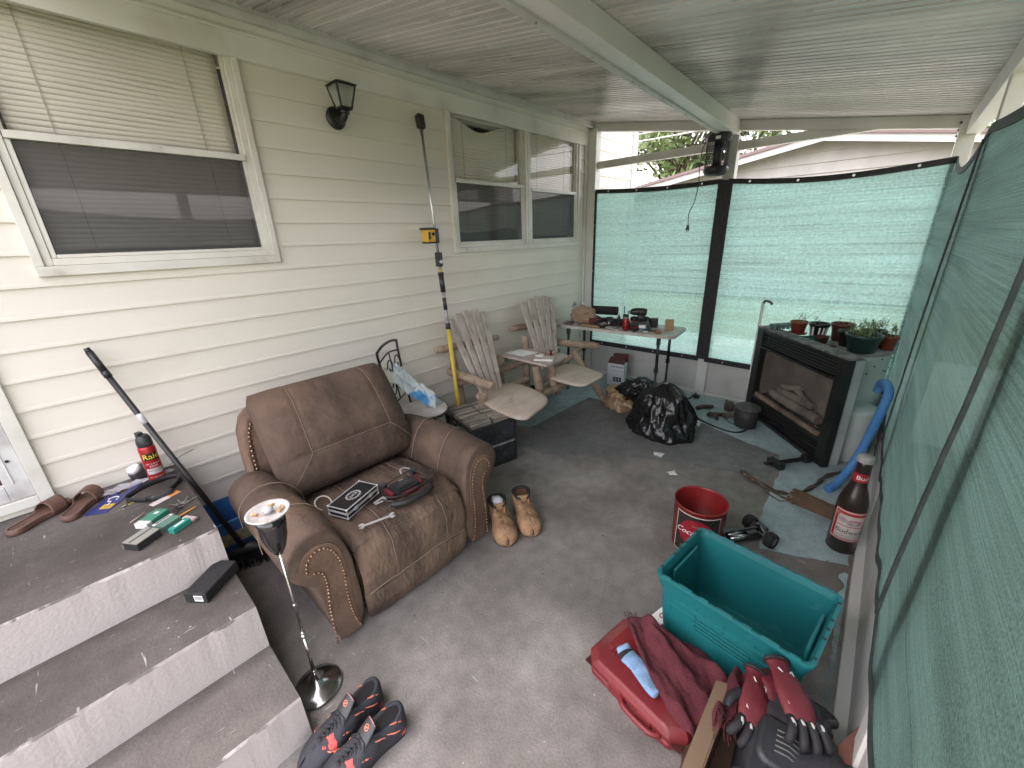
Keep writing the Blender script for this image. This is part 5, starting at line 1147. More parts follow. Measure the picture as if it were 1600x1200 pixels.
g=G(); g.lathe([(.0,.0),(.04,.0),(.045,.06),(.035,.08),(.0,.08)],n=16); g.tube([(.03,0,.06),(.07,0,.075)],.012,8); solo('old_motor',g,rt,'squat rusty motor housing behind the pipe elbow','motor',(3.93,.84,0),R(40))
g=G(); g.sheet(lambda u,v:(3.40+.10*u+.06*v,.93+.16*v+.02*u,.006+.004*noise.noise(Vector((u*4,v*4,0)))),6,6); solo('paper_sheet',g,paper,'white paper sheet half under the black hose by the trash bag','paper',(3.45,1,0),w=True,solid=.001)
for i,(x,y,s,lab) in enumerate(((2.73,1.01,.055,'torn white paper scrap on the grey floor in front of the trash bag'),(2.54,.83,.05,'small pale paper scrap nearest the red tin on the grey floor'))):
    g=G(); g.sheet(lambda u,v:((u-.5)*s*(1.3-.5*v),(v-.5)*s*(1+.5*u),.006+.008*abs(noise.noise(Vector((u*2.5,v*2.5,i*7))))),6,6); solo('paper_scrap',g,paper,lab,'paper scrap',(x,y,0),R(40*i+10),solid=.0008)
T=thing('pump_tool','black hand tool lying on its side at the foot of the fireplace insert','tool',(3.16,.25,0),R(-38)); 
g=G(); g.cyl((-.11,0,.03),(.14,0,.03),.016,n=10); g.box((.16,0,.03),(.06,.05,.05)); P('shaft',g,black_mt,T,bevel=.004); g=G(); g.box((-.09,0,.025),(.05,.12,.045)); g.box((-.14,.01,.03),(.07,.03,.02)); P('head',g,black_pl,T,bevel=.006)
brk=S('dark twig bark',(.06,.045,.035),.85,(.10,.08,.06),30,bump=.6,bs=60)
g=G(); g.tube(cat([(2.84,.47,.02),(2.78,.36,.014),(2.74,.24,.012),(2.78,.14,.012),(2.95,.06,.02),(3.12,.02,.02),(3.30,-.08,.012),(3.42,-.13,.01)],8),[.011+.003*math.sin(i*1.1) for i in range(57)],8); solo('crooked_branch',g,brk,'long crooked dark branch curving over the floor behind the red tin','branch',(2.9,.2,0),w=True)
g=G(); g.tube(cat([(2.80,.40,.03),(2.74,.30,.014),(2.70,.20,.008),(2.66,.13,.008)],5),.006,6); g.tube([(2.70,.30,.008),(2.64,.20,.008),(2.70,.12,.02)],.004,6); g.tube([(2.80,.44,.03),(2.77,.37,.02)],.012,7); solo('twig',g,S('tan twig',(.22,.16,.10),.8,(.08,.06,.04),30),'thin tan twig lying against the wooden board','twig',(2.7,.3,0),w=True)
wd=S('rough brown board',(.17,.095,.05),.8,(.10,.055,.03),6,st=(6,1,1),bump=.7,bs=30,col3=(.5,.45,.38),sc3=6,l3=.62,h3=.68)
g=G(); g.box((0,0,.028),(.10,.25,.055)); g.disp(.003,20,3); solo('wooden_board',g,wd,'short thick brown board with splintered end beside the beer bottle','board',(2.70,.04,0),R(-12),bevel=.004)
g=G(); g.tube(cat([(2.55,-.168,.02),(2.60,-.165,.12),(2.75,-.166,.24),(2.9,-.168,.34),(3.1,-.17,.33)],6),.004,6); solo('thin_cable',g,black_pl,'thin black cable hanging along the kick panel behind the bottle','cable',(2.7,-.17,0),w=True)
# more small things on the folding table
T=thing('cable_coil','black coiled cable lying between the long case and the tray','cable',ont(-.04,.02),TR)
g=G(); g.tube([(.05*math.cos(t)*(1+.08*math.sin(3.3*t)),.04*math.sin(t),.01+.004*math.sin(2.1*t)+.0012*t) for t in [k*.35 for k in range(70)]],.004,6); P('cord',g,black_pl,T)
T=thing('flashlight','black flashlight lying at the back edge behind the drink can','flashlight',ont(.14,-.02),TR+R(70))
g=G(); g.cyl((-.08,0,.016),(.04,0,.016),.014,n=14); g.cyl((.04,0,.017),(.065,0,.018),.015,.021,14); g.cyl((.065,0,.018),(.08,0,.018),.021,n=14); P('barrel',g,black_pl,T); g=G(); g.cyl((.0801,0,.018),(.081,0,.018),.018,n=14); P('lens',g,chrome,T)
T=thing('tape_roll','roll of silver tape standing behind the pliers','tape',ont(.03,-.09))
g=G(); g.lathe([(.024,.0),(.046,.0),(.046,.045),(.024,.045),(.024,.0)],n=28); P('tape',g,S('silver tape',(.35,.35,.36),.35,metal=.5),T); g=G(); g.lathe([(.022,.0),(.0238,.0),(.0238,.045),(.022,.045),(.022,.0)],n=24); P('core',g,S('card core',(.35,.25,.15),.8),T)
T=thing('hammer','small hammer with a wooden handle across the front edge of the table','hammer',ont(-.19,.24),TR+R(78))
g=G(); g.tube([(-.13,0,.012),(.0,0,.013),(.10,0,.015)],[.012,.010,.009],10); P('handle',g,S('hammer handle',(.35,.20,.09),.6),T); g=G(); g.box((.115,0,.018),(.022,.10,.024)); P('head',g,steel,T,bevel=.004)
for i,(x,y,h_,c_,lab) in enumerate(((-.02,-.16,.075,(.35,.02,.02),'small red bottle standing behind the drink can'),(.10,.04,.09,(.03,.03,.035),'slim black spray bottle in the middle of the table'),(.05,-.28,.06,(.4,.4,.38),'little white jar beside the upright black box'))):
    T=thing('small_bottle',lab,'bottle',ont(x,y)); g=G(); g.lathe([(.0,.0),(.018,.0),(.02,.004),(.02,h_*.7),(.009,h_*.85),(.009,h_),(.0,h_)],n=16); P('bottle_body',g,S('bottle paint %d'%(i+1),c_,.35),T); g=G(); g.cyl((0,0,h_),(0,0,h_+.014),.010,n=12); P('cap',g,black_pl if i!=1 else white_pl,T)
for i in range(5):
    g=G(); g.box((0,0,.004),(.05+.02*i,.012,.008)); g.box((.03,0,.010),(.012,.018,.012))
    solo('metal_part',g,[steel],['short flat steel part nearest the paper bag','steel bracket beside the paper bag','steel bracket under the drink can side','longer steel strip near the back edge','longest steel strip in front of the charger'][i],'metal part',tuple(V(*ont([-.15,-.08,-.20,.17,-.13][i],[.33,.28,-.05,.33,-.30][i]))),TR+i*.9,'loose metal parts on the folding table')

for i,(x,y,r,lab) in enumerate(((.05,.30,(.05,.07,.05),'rumpled black cloth between the paper bag and the long case'),(.12,-.22,(.05,.06,.06),'rumpled black pouch at the back behind the cordless tool'),(-.06,-.17,(.045,.05,.035),'small rumpled black pouch right behind the drink can'),(-.03,.17,(.05,.06,.035),'flat rumpled dark cloth by the hammer'))):
    g=crumple(G(),r,50+i,.4,26,fr=2.3,fine=.2); solo('black_cloth',g,dk,lab,'cloth',ont(x,y),TR+i)
T=thing('paper_pouch','pale open pouch of papers at the front middle of the folding table','pouch',ont(-.19,.0),TR-.3); g=G(); g.box((0,0,.012),(.06,.10,.022)); P('pouch',g,S('pale pouch',(.42,.40,.38),.6,(.3,.28,.27),16),T,bevel=.006)

T=thing('two_way_radio','black two-way radio standing upright near the long case','radio',ont(.06,-.05),TR+.5)
g=G(); g.box((0,0,.055),(.03,.055,.11)); P('radio_body',g,black_pl,T,bevel=.004); g=G(); g.cyl((0,.018,.11),(0,.018,.19),.005,.004,8); P('antenna',g,black_pl,T); g=G(); g.box((-.0155,0,.085),(.001,.035,.02)); P('display',g,S('dark screen grey',(.08,.09,.08),.2),T)
T=thing('mug','dark enamel mug standing behind the tray of metal parts','mug',ont(-.02,.09),TR)
g=G(); g.lathe([(.0,.0),(.036,.0),(.038,.004),(.038,.08),(.035,.08),(.034,.006),(.0,.006)],n=24); P('cup',g,S('dark enamel',(.02,.022,.03),.25),T); g=G(); g.tube(cat([(0,-.037,.065),(0,-.06,.062),(0,-.062,.03),(0,-.037,.02)],5),.004,7); P('handle',g,S('dark enamel',(.02,.022,.03),.25),T)
T=thing('battery_pack','black tool battery with red stripe beside the charger','battery',ont(-.13,-.20),TR+.7)
g=G(); g.box((0,0,.025),(.06,.08,.05)); g.box((0,.01,.056),(.045,.05,.012)); P('pack',g,black_pl,T,bevel=.004); g=G(); g.box((-.0305,0,.03),(.001,.07,.012)); P('stripe',g,reds,T)
T=thing('glove','grey and red work glove lying flat at the wall end of the table','glove',ont(-.15,.48),TR+.3)
g=G(); g.prism([(x*.9,y*.9) for x,y in [(-.06,-.035),(.02,-.04),(.08,-.042),(.09,-.03),(.03,-.024),(.10,-.022),(.105,-.008),(.035,-.002),(.10,.004),(.10,.018),(.03,.02),(.08,.03),(.08,.042),(.01,.042),(.0,.07),(-.015,.068),(-.02,.04),(-.06,.035)]],0,.012); P('glove_body',g,S('grey work glove',(.14,.14,.14),.9,(.10,.10,.10),30),T,bevel=.003); g=G(); g.box((-.045,0,.013),(.025,.066,.004)); P('cuff',g,reds,T)
# ================= FOREGROUND OBJECTS =================
import bmesh
def surfM(c,r,th,z):
    cth,sth=math.cos(th),math.sin(th)
    return Matrix(((-sth,0,cth,c[0]+r*cth),(cth,0,sth,c[1]+r*sth),(0,1,0,c[2]+z),(0,0,0,1)))
def bendp(x,y,r,z): a=x/r; return V((r+z)*math.sin(a),y,(r+z)*math.cos(a)-r)
def cpatch(g,x0,x1,y0,y1,r,z,M,mi=0,n=24):
    g.loft([[M@bendp(x0+(x1-x0)*i/n,y0,r,z),M@bendp(x0+(x1-x0)*i/n,y1,r,z)] for i in range(n+1)],mi,True,False,False)
def cdisc(g,cx,cy,rx,ry,r,z,M,mi=0):
    g.loft([[M@bendp(cx+rx*s*math.cos(2*PI*k/40),cy+ry*s*math.sin(2*PI*k/40),r,z) for k in range(40)] for s in (.001,.25,.5,.75,1)],mi,True,False)
redp=S('bottle label red',(.35,.02,.03),.5); creamp=S('label cream',(.55,.50,.45),.6,(.48,.43,.38),30); blackp=S('print black',(.015,.015,.015),.5)
# ---------- giant beer bottle ----------
bc=(2.40,-.115,0); BR=.063
T=thing('giant_bottle','oversized brown beer bottle with red and white label and grey cap by the green curtain','bottle',bc)
g=G(); g.lathe([(.0,.0),(.055,.0),(.063,.012),(.063,.27),(.061,.30),(.050,.345),(.036,.385),(.030,.42),(.0275,.50),(.028,.535),(.0,.535)],n=40); P('bottle_body',g,S('dark brown bottle',(.020,.013,.010),.3,(.03,.02,.016),6,coat=.2),T)
g=G(); secs=[]
for z,r,a in ((.520,.034,.0018),(.526,.0345,.0018),(.545,.033,.0006),(.552,.030,0),(.553,.001,0)): secs.append([((r+a*math.cos(21*t))*math.cos(t),(r+a*math.cos(21*t))*math.sin(t),z) for t in [2*PI*k/126 for k in range(126)]])
g.loft(secs,caps=False); P('cap',g,S('dusty cap',(.34,.33,.32),.6,(.25,.24,.23),30),T)
th=R(187)
g=G(); M=surfM((0,0,0),BR,th,0)
cpatch(g,-.075,.075,.085,.262,BR,.0006,M,0); cpatch(g,-.071,.071,.089,.258,BR,.0010,M,1); cpatch(g,-.066,.066,.095,.252,BR,.0014,M,0); cpatch(g,-.052,.062,.099,.172,BR,.0018,M,1); cpatch(g,-.052,.062,.176,.236,BR,.0018,M,1)
P('label',g,[redp,creamp],T)
g=G(); cdisc(g,.018,.198,.030,.020,BR,.0022,M,0); P('label_artwork',g,S('label grey',(.25,.22,.21),.6,(.4,.34,.32),60),T); g=G(); cdisc(g,-.030,.205,.020,.014,BR,.0022,M,0); cpatch(g,-.064,-.045,.222,.246,BR,.0023,M,1); cpatch(g,.0,.052,.207,.213,BR,.0026,M,1)
for k in range(7): cpatch(g,-.048+.001*k,.056-.002*k,.118-.004*k,.1187-.004*k,BR,.0022,M,2)
P('label_artwork',g,[S('label grey',(.25,.22,.21),.6,(.4,.34,.32),60),S('label pink',(.45,.12,.12),.6),blackp],T)
g=G(); text_g(g,'Budweiser',.034,M@Matrix.Translation((0,.143,0)),0,.0026,bend=BR,xo=.022); P('label_name',g,blackp,T)
g=G(); M2=surfM((0,0,0),.030,R(184),0); cpatch(g,-.06,.06,.415,.462,.031,.0008,M2,0); P('neck_label',g,redp,T)
g=G(); text_g(g,'Bud',.032,M2@Matrix.Translation((0,.438,0)),0,.0022,bend=.031,xo=.006); P('neck_name',g,paper,T)
# ---------- red tin ----------
cc2=(1.955,.475,0); CRd=.128
T=thing('red_tin','open round red metal tin with a cola label and cream border beside the teal tote','tin',cc2)
tin=S('worn red enamel tin',(.24,.018,.016),.35,(.19,.014,.014),9,bump=.1,bs=40,col3=(.08,.02,.015),sc3=14,l3=.66,h3=.76)
g=G(); g.lathe([(.0,.0),(.118,.0),(.121,.004),(CRd,.268),(.131,.270),(.131,.276),(.126,.276),(.124,.266),(.117,.006),(.0,.006)],n=56); P('tin_body',g,tin,T)
M=surfM((0,0,0),.1255,R(194),0)
g=G(); cpatch(g,-.112,.112,.012,.252,.1262,.0024,M,0); P('label_border',g,creamp,T)
g=G(); cpatch(g,-.107,.107,.018,.246,.1262,.0030,M,0); P('label_panel',g,S('label black',(.02,.017,.015),.4,(.03,.025,.02),20),T)
g=G(); cdisc(g,-.004,.148,.084,.080,.1262,.0036,M,0); P('label_disc',g,S('label red disc',(.27,.012,.025),.4),T)
g=G(); text_g(g,'Coca-Cola',.044,M@Matrix.Translation((0,.150,0)),0,.0044,bend=.1262,xo=-.010,shear=.42); text_g(g,'DRINK',.017,M@Matrix.Translation((.0,.192,0)),1,.0044,bend=.1262); text_g(g,'DELICIOUS',.016,M@Matrix.Translation((.0,.112,0)),1,.0044,bend=.1262); text_g(g,'DELICIOUS AND',.019,M@Matrix.Translation((.0,.052,0)),1,.0044,bend=.1262); text_g(g,'REFRESHING',.019,M@Matrix.Translation((.0,.030,0)),1,.0044,bend=.1262)
P('label_name',g,[paper,S('label gold',(.30,.20,.12),.5)],T)
# ---------- rc chassis ----------
T=thing('toy_car_chassis','black radio-controlled car chassis with one wheel showing between the tin and the tote','toy car',(2.12,.30,0),R(-38))
g=G(); g.box((0,0,.03),(.30,.075,.006)); g.box((-.04,.02,.05),(.10,.03,.035)); g.box((.05,-.015,.05),(.06,.04,.04)); g.box((.13,0,.055),(.03,.06,.05)); g.box((.0,0,.072),(.20,.012,.008)); P('chassis',g,black_pl,T,bevel=.002)
g=G(); g.cyl((-.09,-.032,.055),(.04,-.032,.055),.013,n=12); g.cyl((-.09,-.008,.06),(.02,-.008,.06),.011,n=12); P('motor_tube',g,chrome,T)
for sx,sy in ((1,1),(1,-1),(-1,1)):
    g=G(); M=Matrix.Translation((sx*.125,sy*.075,.042))@Matrix.Rotation(R(90),4,'X')@Matrix.Rotation(R(18 if sx*sy<0 else 6),4,'Y'); g.lathe([(.025,-.022),(.038,-.022),(.042,-.012),(.042,.012),(.038,.022),(.025,.022),(.025,-.022)],n=28,M=M); w_=P('tyre',g,S('rubber tyre',(.018,.018,.018),.8,bump=.6,bs=200),T)
    g=G(); g.lathe([(.024,-.018),(.012,-.010),(.005,-.016),(.0,-.016)],n=20,M=M); g.lathe([(.024,.018),(.012,.010),(.005,.016),(.0,.016)],n=20,M=M); P('rim',g,steel,w_)
g=G()
for sx in (1,-1):
    for sy in (1,-1): g.cyl((sx*.10,sy*.01,.05),(sx*.122,sy*.062,.042),.004,n=6); g.cyl((sx*.11,sy*.01,.085),(sx*.12,sy*.05,.045),.0035,n=6)
g.tube([(.115+.008*math.cos(k*.9),-.04+.008*math.sin(k*.9),.035+.0012*k) for k in range(40)],.0015,4); P('suspension',g,steel,T)
# ---------- teal tote ----------
teal=S('teal plastic',(.012,.155,.165),.42,(.010,.125,.135),2,bump=.12,bs=60,col3=(.05,.22,.22),sc3=9,l3=.66,h3=.8)
T=thing('tote','large open teal plastic storage tote lying empty beside the red tool case','storage tote',(1.455,.155,0),R(-7))
LX,LY,TH=.375,.515,.325
g=G()
def totesec(s,z,ex=0): return [(x,y,z) for x,y in rpoly(LX*s+ex,LY*s+ex,.028,5)]
g.loft([totesec(.86,.0),totesec(.885,.010),totesec(.93,.13),totesec(.965,.262),totesec(.968,.265,.012),totesec(.985,.305,.016),totesec(1,.31,.02),totesec(1,.325,.02),totesec(1,.325,-.004),totesec(.965,.30,-.004),totesec(.95,.26,-.008),totesec(.86,.012,-.012)],sm=False); P('bin_body',g,teal,T,bevel=.002)
g=G()
for sx in (-1,1):
    for k in range(5):
        y=(k-2)*.098; g.bar((sx*(LX*.44),y,.015),(sx*(LX*.483),y*1.03,.262),.006,.010,up=(0,1,0))
    for k in range(4): z=.15+k*.018; g.box((sx*(LX*.473+k*.0009+.004),0,z),(.006,.20,.006))
    g.box((sx*(LX*.484),0,.235),(.006,LY*.86,.008)); g.box((sx*(LX*.476),0,.20),(.006,LY*.84,.006))
for sy in (-1,1):
    g.box((0,sy*LY*.478,.20),(.20,.008,.008)); g.box((0,sy*LY*.485,.23),(.24,.008,.008))
for sx in (-1,1):
    for k in range(7): g.box((sx*(LX/2+.002),(k-3)*.072,.3265),(.010,.052 if k%2 else .030,.006))
P('ribs',g,teal,T,bevel=.001)
g=G()
for sy in (-1,1): g=G(); g.box((0,sy*(LY/2-.026),.268),(.20,.012,.05)); P('handle_pocket',g,teal,T,bevel=.004)
g=G()
for sy in (-1,1):
    for x in (-.15,-.05,.0,.05,.15): g.cyl((x,sy*(LY/2+.002),.3252),(x,sy*(LY/2+.002),.3262),.006,n=10)
P('rim_hole',g,blackp,T)
# ---------- red tool case ----------
rc=S('scuffed red plastic case',(.19,.020,.024),.5,(.15,.016,.020),5,bump=.3,bs=60,col3=(.25,.075,.07),sc3=7,l3=.52,h3=.75)
T=thing('tool_case','scuffed red plastic power-tool case lying flat under the dark red scarf','tool case',(1.085,.345,0),R(-10))
def chpoly(w_,h_,c): return [(w_/2-c,-h_/2),(w_/2,-h_/2+c),(w_/2,h_/2-c),(w_/2-c,h_/2),(-w_/2+c,h_/2),(-w_/2,h_/2-c),(-w_/2,-h_/2+c),(-w_/2+c,-h_/2)]
for nm,z0,z1,s0,s1 in (('lower_shell',.0,.042,.93,1.0),('upper_shell',.044,.092,1.0,.90)):
    g=G(); a=[(x*s0,y*s0,z0) for x,y in chpoly(.29,.41,.045)]; m_=[(x*max(s0,s1),y*max(s0,s1),z0+(z1-z0)*(.5)) for x,y in chpoly(.29,.41,.045)]; b=[(x*s1,y*s1,z1) for x,y in chpoly(.29,.41,.045)]; g.loft([a,m_,b],sm=False); P(nm,g,rc,T,bevel=.008,seg=3)
g=G(); g.box((0,0,.043),(.275,.395,.006)); P('seam',g,S('dark seam',(.06,.01,.01),.6),T)
for k in range(4):
    g=G(); g.box((-.045+.0,.095+k*.013,.0935),(.05,.006,.005)); P('moulded_rib',g,rc,T,bevel=.002)
    g=G(); g.box((.06,-.12-k*.013,.0935),(.05,.006,.005)); P('moulded_rib',g,rc,T,bevel=.002)
g=G(); g.box((.03,.03,.091),(.16,.26,.006)); P('recess_panel',g,S('deep red plastic',(.20,.018,.02),.45),T,bevel=.003)
for y in (.05,-.07): g=G(); g.box((-.143,y,.045),(.014,.055,.045)); P('latch',g,rc,T,bevel=.003)
g=G(); g.tube(cat([(-.142,.02,.05),(-.165,.0,.05),(-.165,-.10,.05),(-.142,-.13,.05)],4),.010,8); P('handle',g,rc,T)
g=G(); g.ball((-.05,-.12,.092),(.035,.028,.014),14); g.ball((-.02,-.16,.090),(.04,.022,.012),14); P('moulded_bump',g,rc,T)
# scarf
scm=S('dark red crinkled cotton',(.085,.014,.021),.95,(.135,.028,.037),5,bump=1,bs=160,col3=(.035,.010,.013),sc3=3.6,l3=.55,h3=.70,det=8)
A_=[(1.215,.475),(1.10,.375),(.985,.155)]; B_=[(1.42,.28),(1.33,.12),(1.08,.03)]
def scarf(u,v):
    # u along from the far end to the fringe, v across
    L=cat([V(1.19,.50,0),V(1.06,.37,0),V(.975,.25,0),V(.93,.13,0)],8); Rr=cat([V(1.30,.36,0),V(1.325,.24,0),V(1.245,.10,0),V(1.09,.04,0)],8)
    k=u*(len(L)-1); i=min(int(k),len(L)-2); f=k-i
    p=L[i].lerp(L[i+1],f).lerp(Rr[i].lerp(Rr[i+1],f),v)
    # gathered folds running lengthwise
    n=.020*math.sin(v*17+2.2*noise.noise(Vector((u*2,v*2,0)))+u*1.5)*(.35+.65*u)+.022*noise.noise(Vector((u*3.2,v*5,1)))+.008*noise.noise(Vector((u*9,v*14,2)))
    # terrain under it
    loc=Matrix.Rotation(R(10),3,'Z')@(p-V(1.085,.345,0)); inside=max(abs(loc.x)/.145,abs(loc.y)/.205)
    base=.098 if inside<1 else max(.02,.098-(inside-1)*.28)
    if p.y<.115 and p.x<1.2: base=max(base,.19*min(1,(.135-p.y)/.03))
    if u<.12: n*=u/.12+.3
    return p+V(n*.4,n*.3,base+.022+max(n,-.018)+.018*math.sin(PI*v)*(1-u*.3))
g=G(); g.sheet(scarf,70,60)
T=thing('scarf','dark red crinkled scarf with fringed end thrown over the red tool case','scarf',(1.15,.28,0)); P('cloth',g,scm,T,w=True,solid=.003)
g=G()
for k in range(46):
    v=(k+.5)/46; p=Vector(scarf(1,v)); q=p+V(-.035-.02*rnd.random(),-.01+rnd.uniform(-.025,.02),-.035+.03*rnd.random()); q.z=max(q.z,.006)
    g.tube(cat([p,(p+q)/2+V(rnd.uniform(-.008,.008),rnd.uniform(-.01,.01),.008),q],3),.0012,4)
for k in range(14):
    v=k/14*.25; p=Vector(scarf(0,v)); q=p+V(.01+.02*rnd.random(),rnd.uniform(0,.03),-.006); g.tube([p,q],.001,4)
P('fringe',g,scm,T,w=True)
# blue sock
g=G()
def sock(u,v):
    pth=cat([V(1.07,.455,.120),V(1.055,.43,.116),V(1.05,.40,.113),V(1.03,.355,.115),V(1.00,.31,.116),V(1.0,.285,.114)],8); k=u*(len(pth)-1); i=min(int(k),len(pth)-2); p=pth[i].lerp(pth[i+1],k-i)
    t=(pth[i+1]-pth[i]).normalized(); s=t.cross(V(0,0,1)).normalized(); wd=(.026+.008*math.sin(u*4))*(1 if u<.9 else 1-(u-.9)*6); a=2*PI*v
    return p+s*math.cos(a)*wd+V(0,0,math.sin(a)*.012+.008*noise.noise(Vector((u*7,v*4,0))))
g.sheet(sock,40,20)
T=thing('sock','pale blue sock with a black band lying on the red tool case beside the scarf','sock',(1.07,.38,.1)); P('knit',g,S('pale blue knit',(.20,.33,.52),.95,(.26,.39,.58),12,bump=1,bs=180),T,w=True)
g=G(); g.sheet(lambda u,v:Vector(sock(.14+.08*u,v))+ (V(0,0,.001)+ (Vector(sock(.14+.08*u,v))-Vector(sock(.14+.08*u,v+.5))).normalized()*.0015),4,20); P('band',g,dk,T,w=True)
T=thing('paper_tag','white paper tag with a small red ring mark poking out above the red tool case','tag',(1.36,.425,.03),R(-30))
g=G(); g.box((0,0,.0),(.075,.055,.0015),(0,-.5,0)); P('tag_card',g,paper,T); g=G(); M=mat4((0,0,0),(0,-.5,0)); 
vs=[];n=20
for i in range(n): t=2*PI*i/n; vs+= [M@V(.012+.011*math.cos(t),.011*math.sin(t),.0012),M@V(.012+.006*math.cos(t),.006*math.sin(t),.0012)]
g.add(vs,[(2*i,2*((i+1)%n),2*((i+1)%n)+1,2*i+1) for i in range(n)]); P('ring_mark',g,reds,T)
# ---------- cardboard box with black case and gloves ----------
kr=S('kraft cardboard',(.16,.105,.065),.85,(.19,.13,.085),3,bump=.2,bs=40)
T=thing('cardboard_box','open brown cardboard box in the near right corner holding a black tool case','box',(.95,-.035,0))
x0,x1,y0,y1,H_=.70,1.17,-.165,.098,.19
g=G(); g.bb((x0,y0,0),(x1,y0+.004,H_)); g.bb((x0,y1-.004,0),(x1,y1,H_)); g.bb((x0,y0+.0041,0),(x0+.004,y1-.0041,H_)); g.bb((x1-.004,y0+.0041,0),(x1,y1-.0041,H_)); g.bb((x0+.0041,y0+.0041,.0),(x1-.0041,y1-.0041,.004)); P('box_wall',g,kr,T,w=True)
g=G(); g.add([(x1,y0+.01,H_),(x1,y1-.01,H_),(x1+.09,y1-.02,H_-.07),(x1+.09,y0+.02,H_-.07)],[(0,1,2,3)]); P('flap',g,kr,T,w=True,solid=.004)
g=G(); g.add([(x0,y1,H_),(x1-.04,y1,H_),(x1-.05,y1+.045,H_-.012),(x0,y1+.045,H_-.012)],[(0,1,2,3)]); P('flap',g,kr,T,w=True,solid=.004)
blk2=S('charcoal moulded plastic',(.020,.021,.024),.48,(.03,.031,.035),5,bump=.3,bs=120)
T=thing('black_tool_case','charcoal moulded plastic case standing in the cardboard box with slotted emblem','tool case',(.93,-.05,.012),(R(6),R(-8),R(4)))
g=G(); g.loft([[(x*s,y*s,z) for x,y in rpoly(.40,.19,.04,5)] for s,z in ((.93,0),(1,.03),(1,.17),(.95,.205),(.80,.215))]); P('case_body',g,blk2,T)
g=G(); g.loft([[(x*s+.10,y*s+.005,z) for x,y in rpoly(.13,.13,.03,5)] for s,z in ((1.1,.20),(1.0,.222),(.85,.228))]); g.loft([[(x*s-.09,y*s,z) for x,y in rpoly(.15,.12,.04,5)] for s,z in ((1.1,.20),(1.0,.235),(.8,.245))]); P('raised_lid',g,blk2,T)
g=G(); g.tube(cat([(-.02,.09,.215),(-.05,.11,.225),(-.14,.11,.225),(-.17,.085,.215)],5),.014,10); P('handle',g,blk2,T)
for k in range(5): g=G(); g.tube([(.075+k*.014,-.025,.229),(.08+k*.014,.0,.230),(.075+k*.014,.03,.229)],.0022,6); P('emblem_slot',g,S('emblem grey',(.12,.12,.115),.5),T)
# gloves
gr=S('red glove leather',(.12,.012,.02),.65,(.17,.026,.034),6,bump=.5,bs=40); gw=S('white glove patch',(.62,.60,.58),.5); gb=S('black glove fabric',(.012,.012,.014),.7,bump=.4,bs=100)
def glove(label,loc,rot,flip):
    T=thing('glove',label,'glove',loc,rot,'pair of red and black padded gloves')
    g=G(); pts=[(-.10,0,.0),(-.07,0,.004),(-.02,0,.01),(.03,0,.012),(.07,0,.008)]; secs=[]
    for (x,y,z),wd,hh in zip(cat([V(*p) for p in pts],4),[.036,.035,.033,.032,.032,.034,.037,.040,.043,.045,.046,.047,.047,.046,.045,.043,.040],[.022,.021,.019,.018,.018,.019,.021,.022,.023,.023,.023,.023,.022,.021,.020,.018,.016]):
        secs.append([V(x,wd*math.cos(a),z+.02+hh*math.sin(a)+.004*noise.noise(V(x*30,math.cos(a)*3,flip))) for a in [2*PI*k/20 for k in range(20)]])
    g.loft(secs); P('palm',g,gr,T)
    for k in range(4):
        y=-.032+k*.0215; L_=[.062,.075,.078,.066][k]; dy=(k-1.5)*.006
        g=G(); g.tube(cat([V(.06,y,.03),V(.085,y+dy,.036),V(.06+L_*.75,y+dy*2,.022),V(.06+L_*.85,y+dy*2.2,.004)],4),[.0125]*9+[.012,.0115,.010,.007],10); P('finger',g,gb,T)
        g=G(); g.ball((.080,y+dy*.8,.0435),(.013,.007,.005),10); P('finger_pad',g,gw,T)
    g=G(); g.tube(cat([V(-.01,flip*.040,.02),V(.02,flip*.062,.016),V(.05,flip*.066,.006)],5),[.014,.015,.0155,.015,.0145,.014,.013,.012,.011,.010,.008],10); P('thumb',g,gb,T)
    g=G(); vs=[(-.005,-.030,.0445),(.035,-.034,.0455),(.045,0,.0475),(.03,.012,.047),(.0,.0,.0455)]; g.add([V(*p)+V(0,0,.001) for p in vs],[(0,1,2,3,4)]); P('back_patch',g,gw,T,solid=.003)
    g=G(); g.tube(cat([V(-.07,-.02,.043),V(-.05,.0,.042),V(-.065,.02,.042),V(-.03,.012,.044),V(-.045,-.015,.043)],4),.0022,6); P('star_mark',g,gw,T)
    g=G(); g.tube([V(-.105,.036*math.cos(a),.020+.022*math.sin(a)) for a in [2*PI*k/20 for k in range(20)]],.006,8,loop=True); P('cuff',g,gb,T)
    return T
glove('red and black padded glove with white back patch, upper one of the pair',(1.13,-.045,.262),(R(-12),R(6),R(212)),1)
glove('red and black padded glove with star mark, lower one beside the scarf',(1.075,.040,.215),(R(-25),R(8),R(188)),-1)
g=crumple(G(),(.10,.09,.05),31,.45,34,fr=2.4,fine=.2); solo('black_cloth',g,S('faded black cloth',(.018,.018,.02),.9,(.032,.032,.036),12,bump=.8,bs=60),'crumpled black cloth bunched under the red gloves against the tote','cloth',(1.10,-.07,.185),R(20))
g=crumple(G(),(.055,.05,.04),37,.5,30,fr=2.4,fine=.25); solo('red_cloth',g,gr,'crumpled dark red cloth bunched behind the upper glove','cloth',(1.165,.005,.20),R(60))
g=crumple(G(),(.09,.07,.05),41,.45,34,fr=2.2,fine=.2); solo('dark_bag',g,S('dark grey nylon',(.022,.022,.026),.6,(.035,.035,.04),12,bump=.6,bs=60),'dark grey nylon bag slumped over the right rim of the cardboard box','bag',(.99,-.15,.19),R(-20))
T=thing('goggles','black goggles with a clear lens wedged between the teal tote and the gloves','goggles',(1.205,-.09,.195),(R(20),R(15),R(75)))
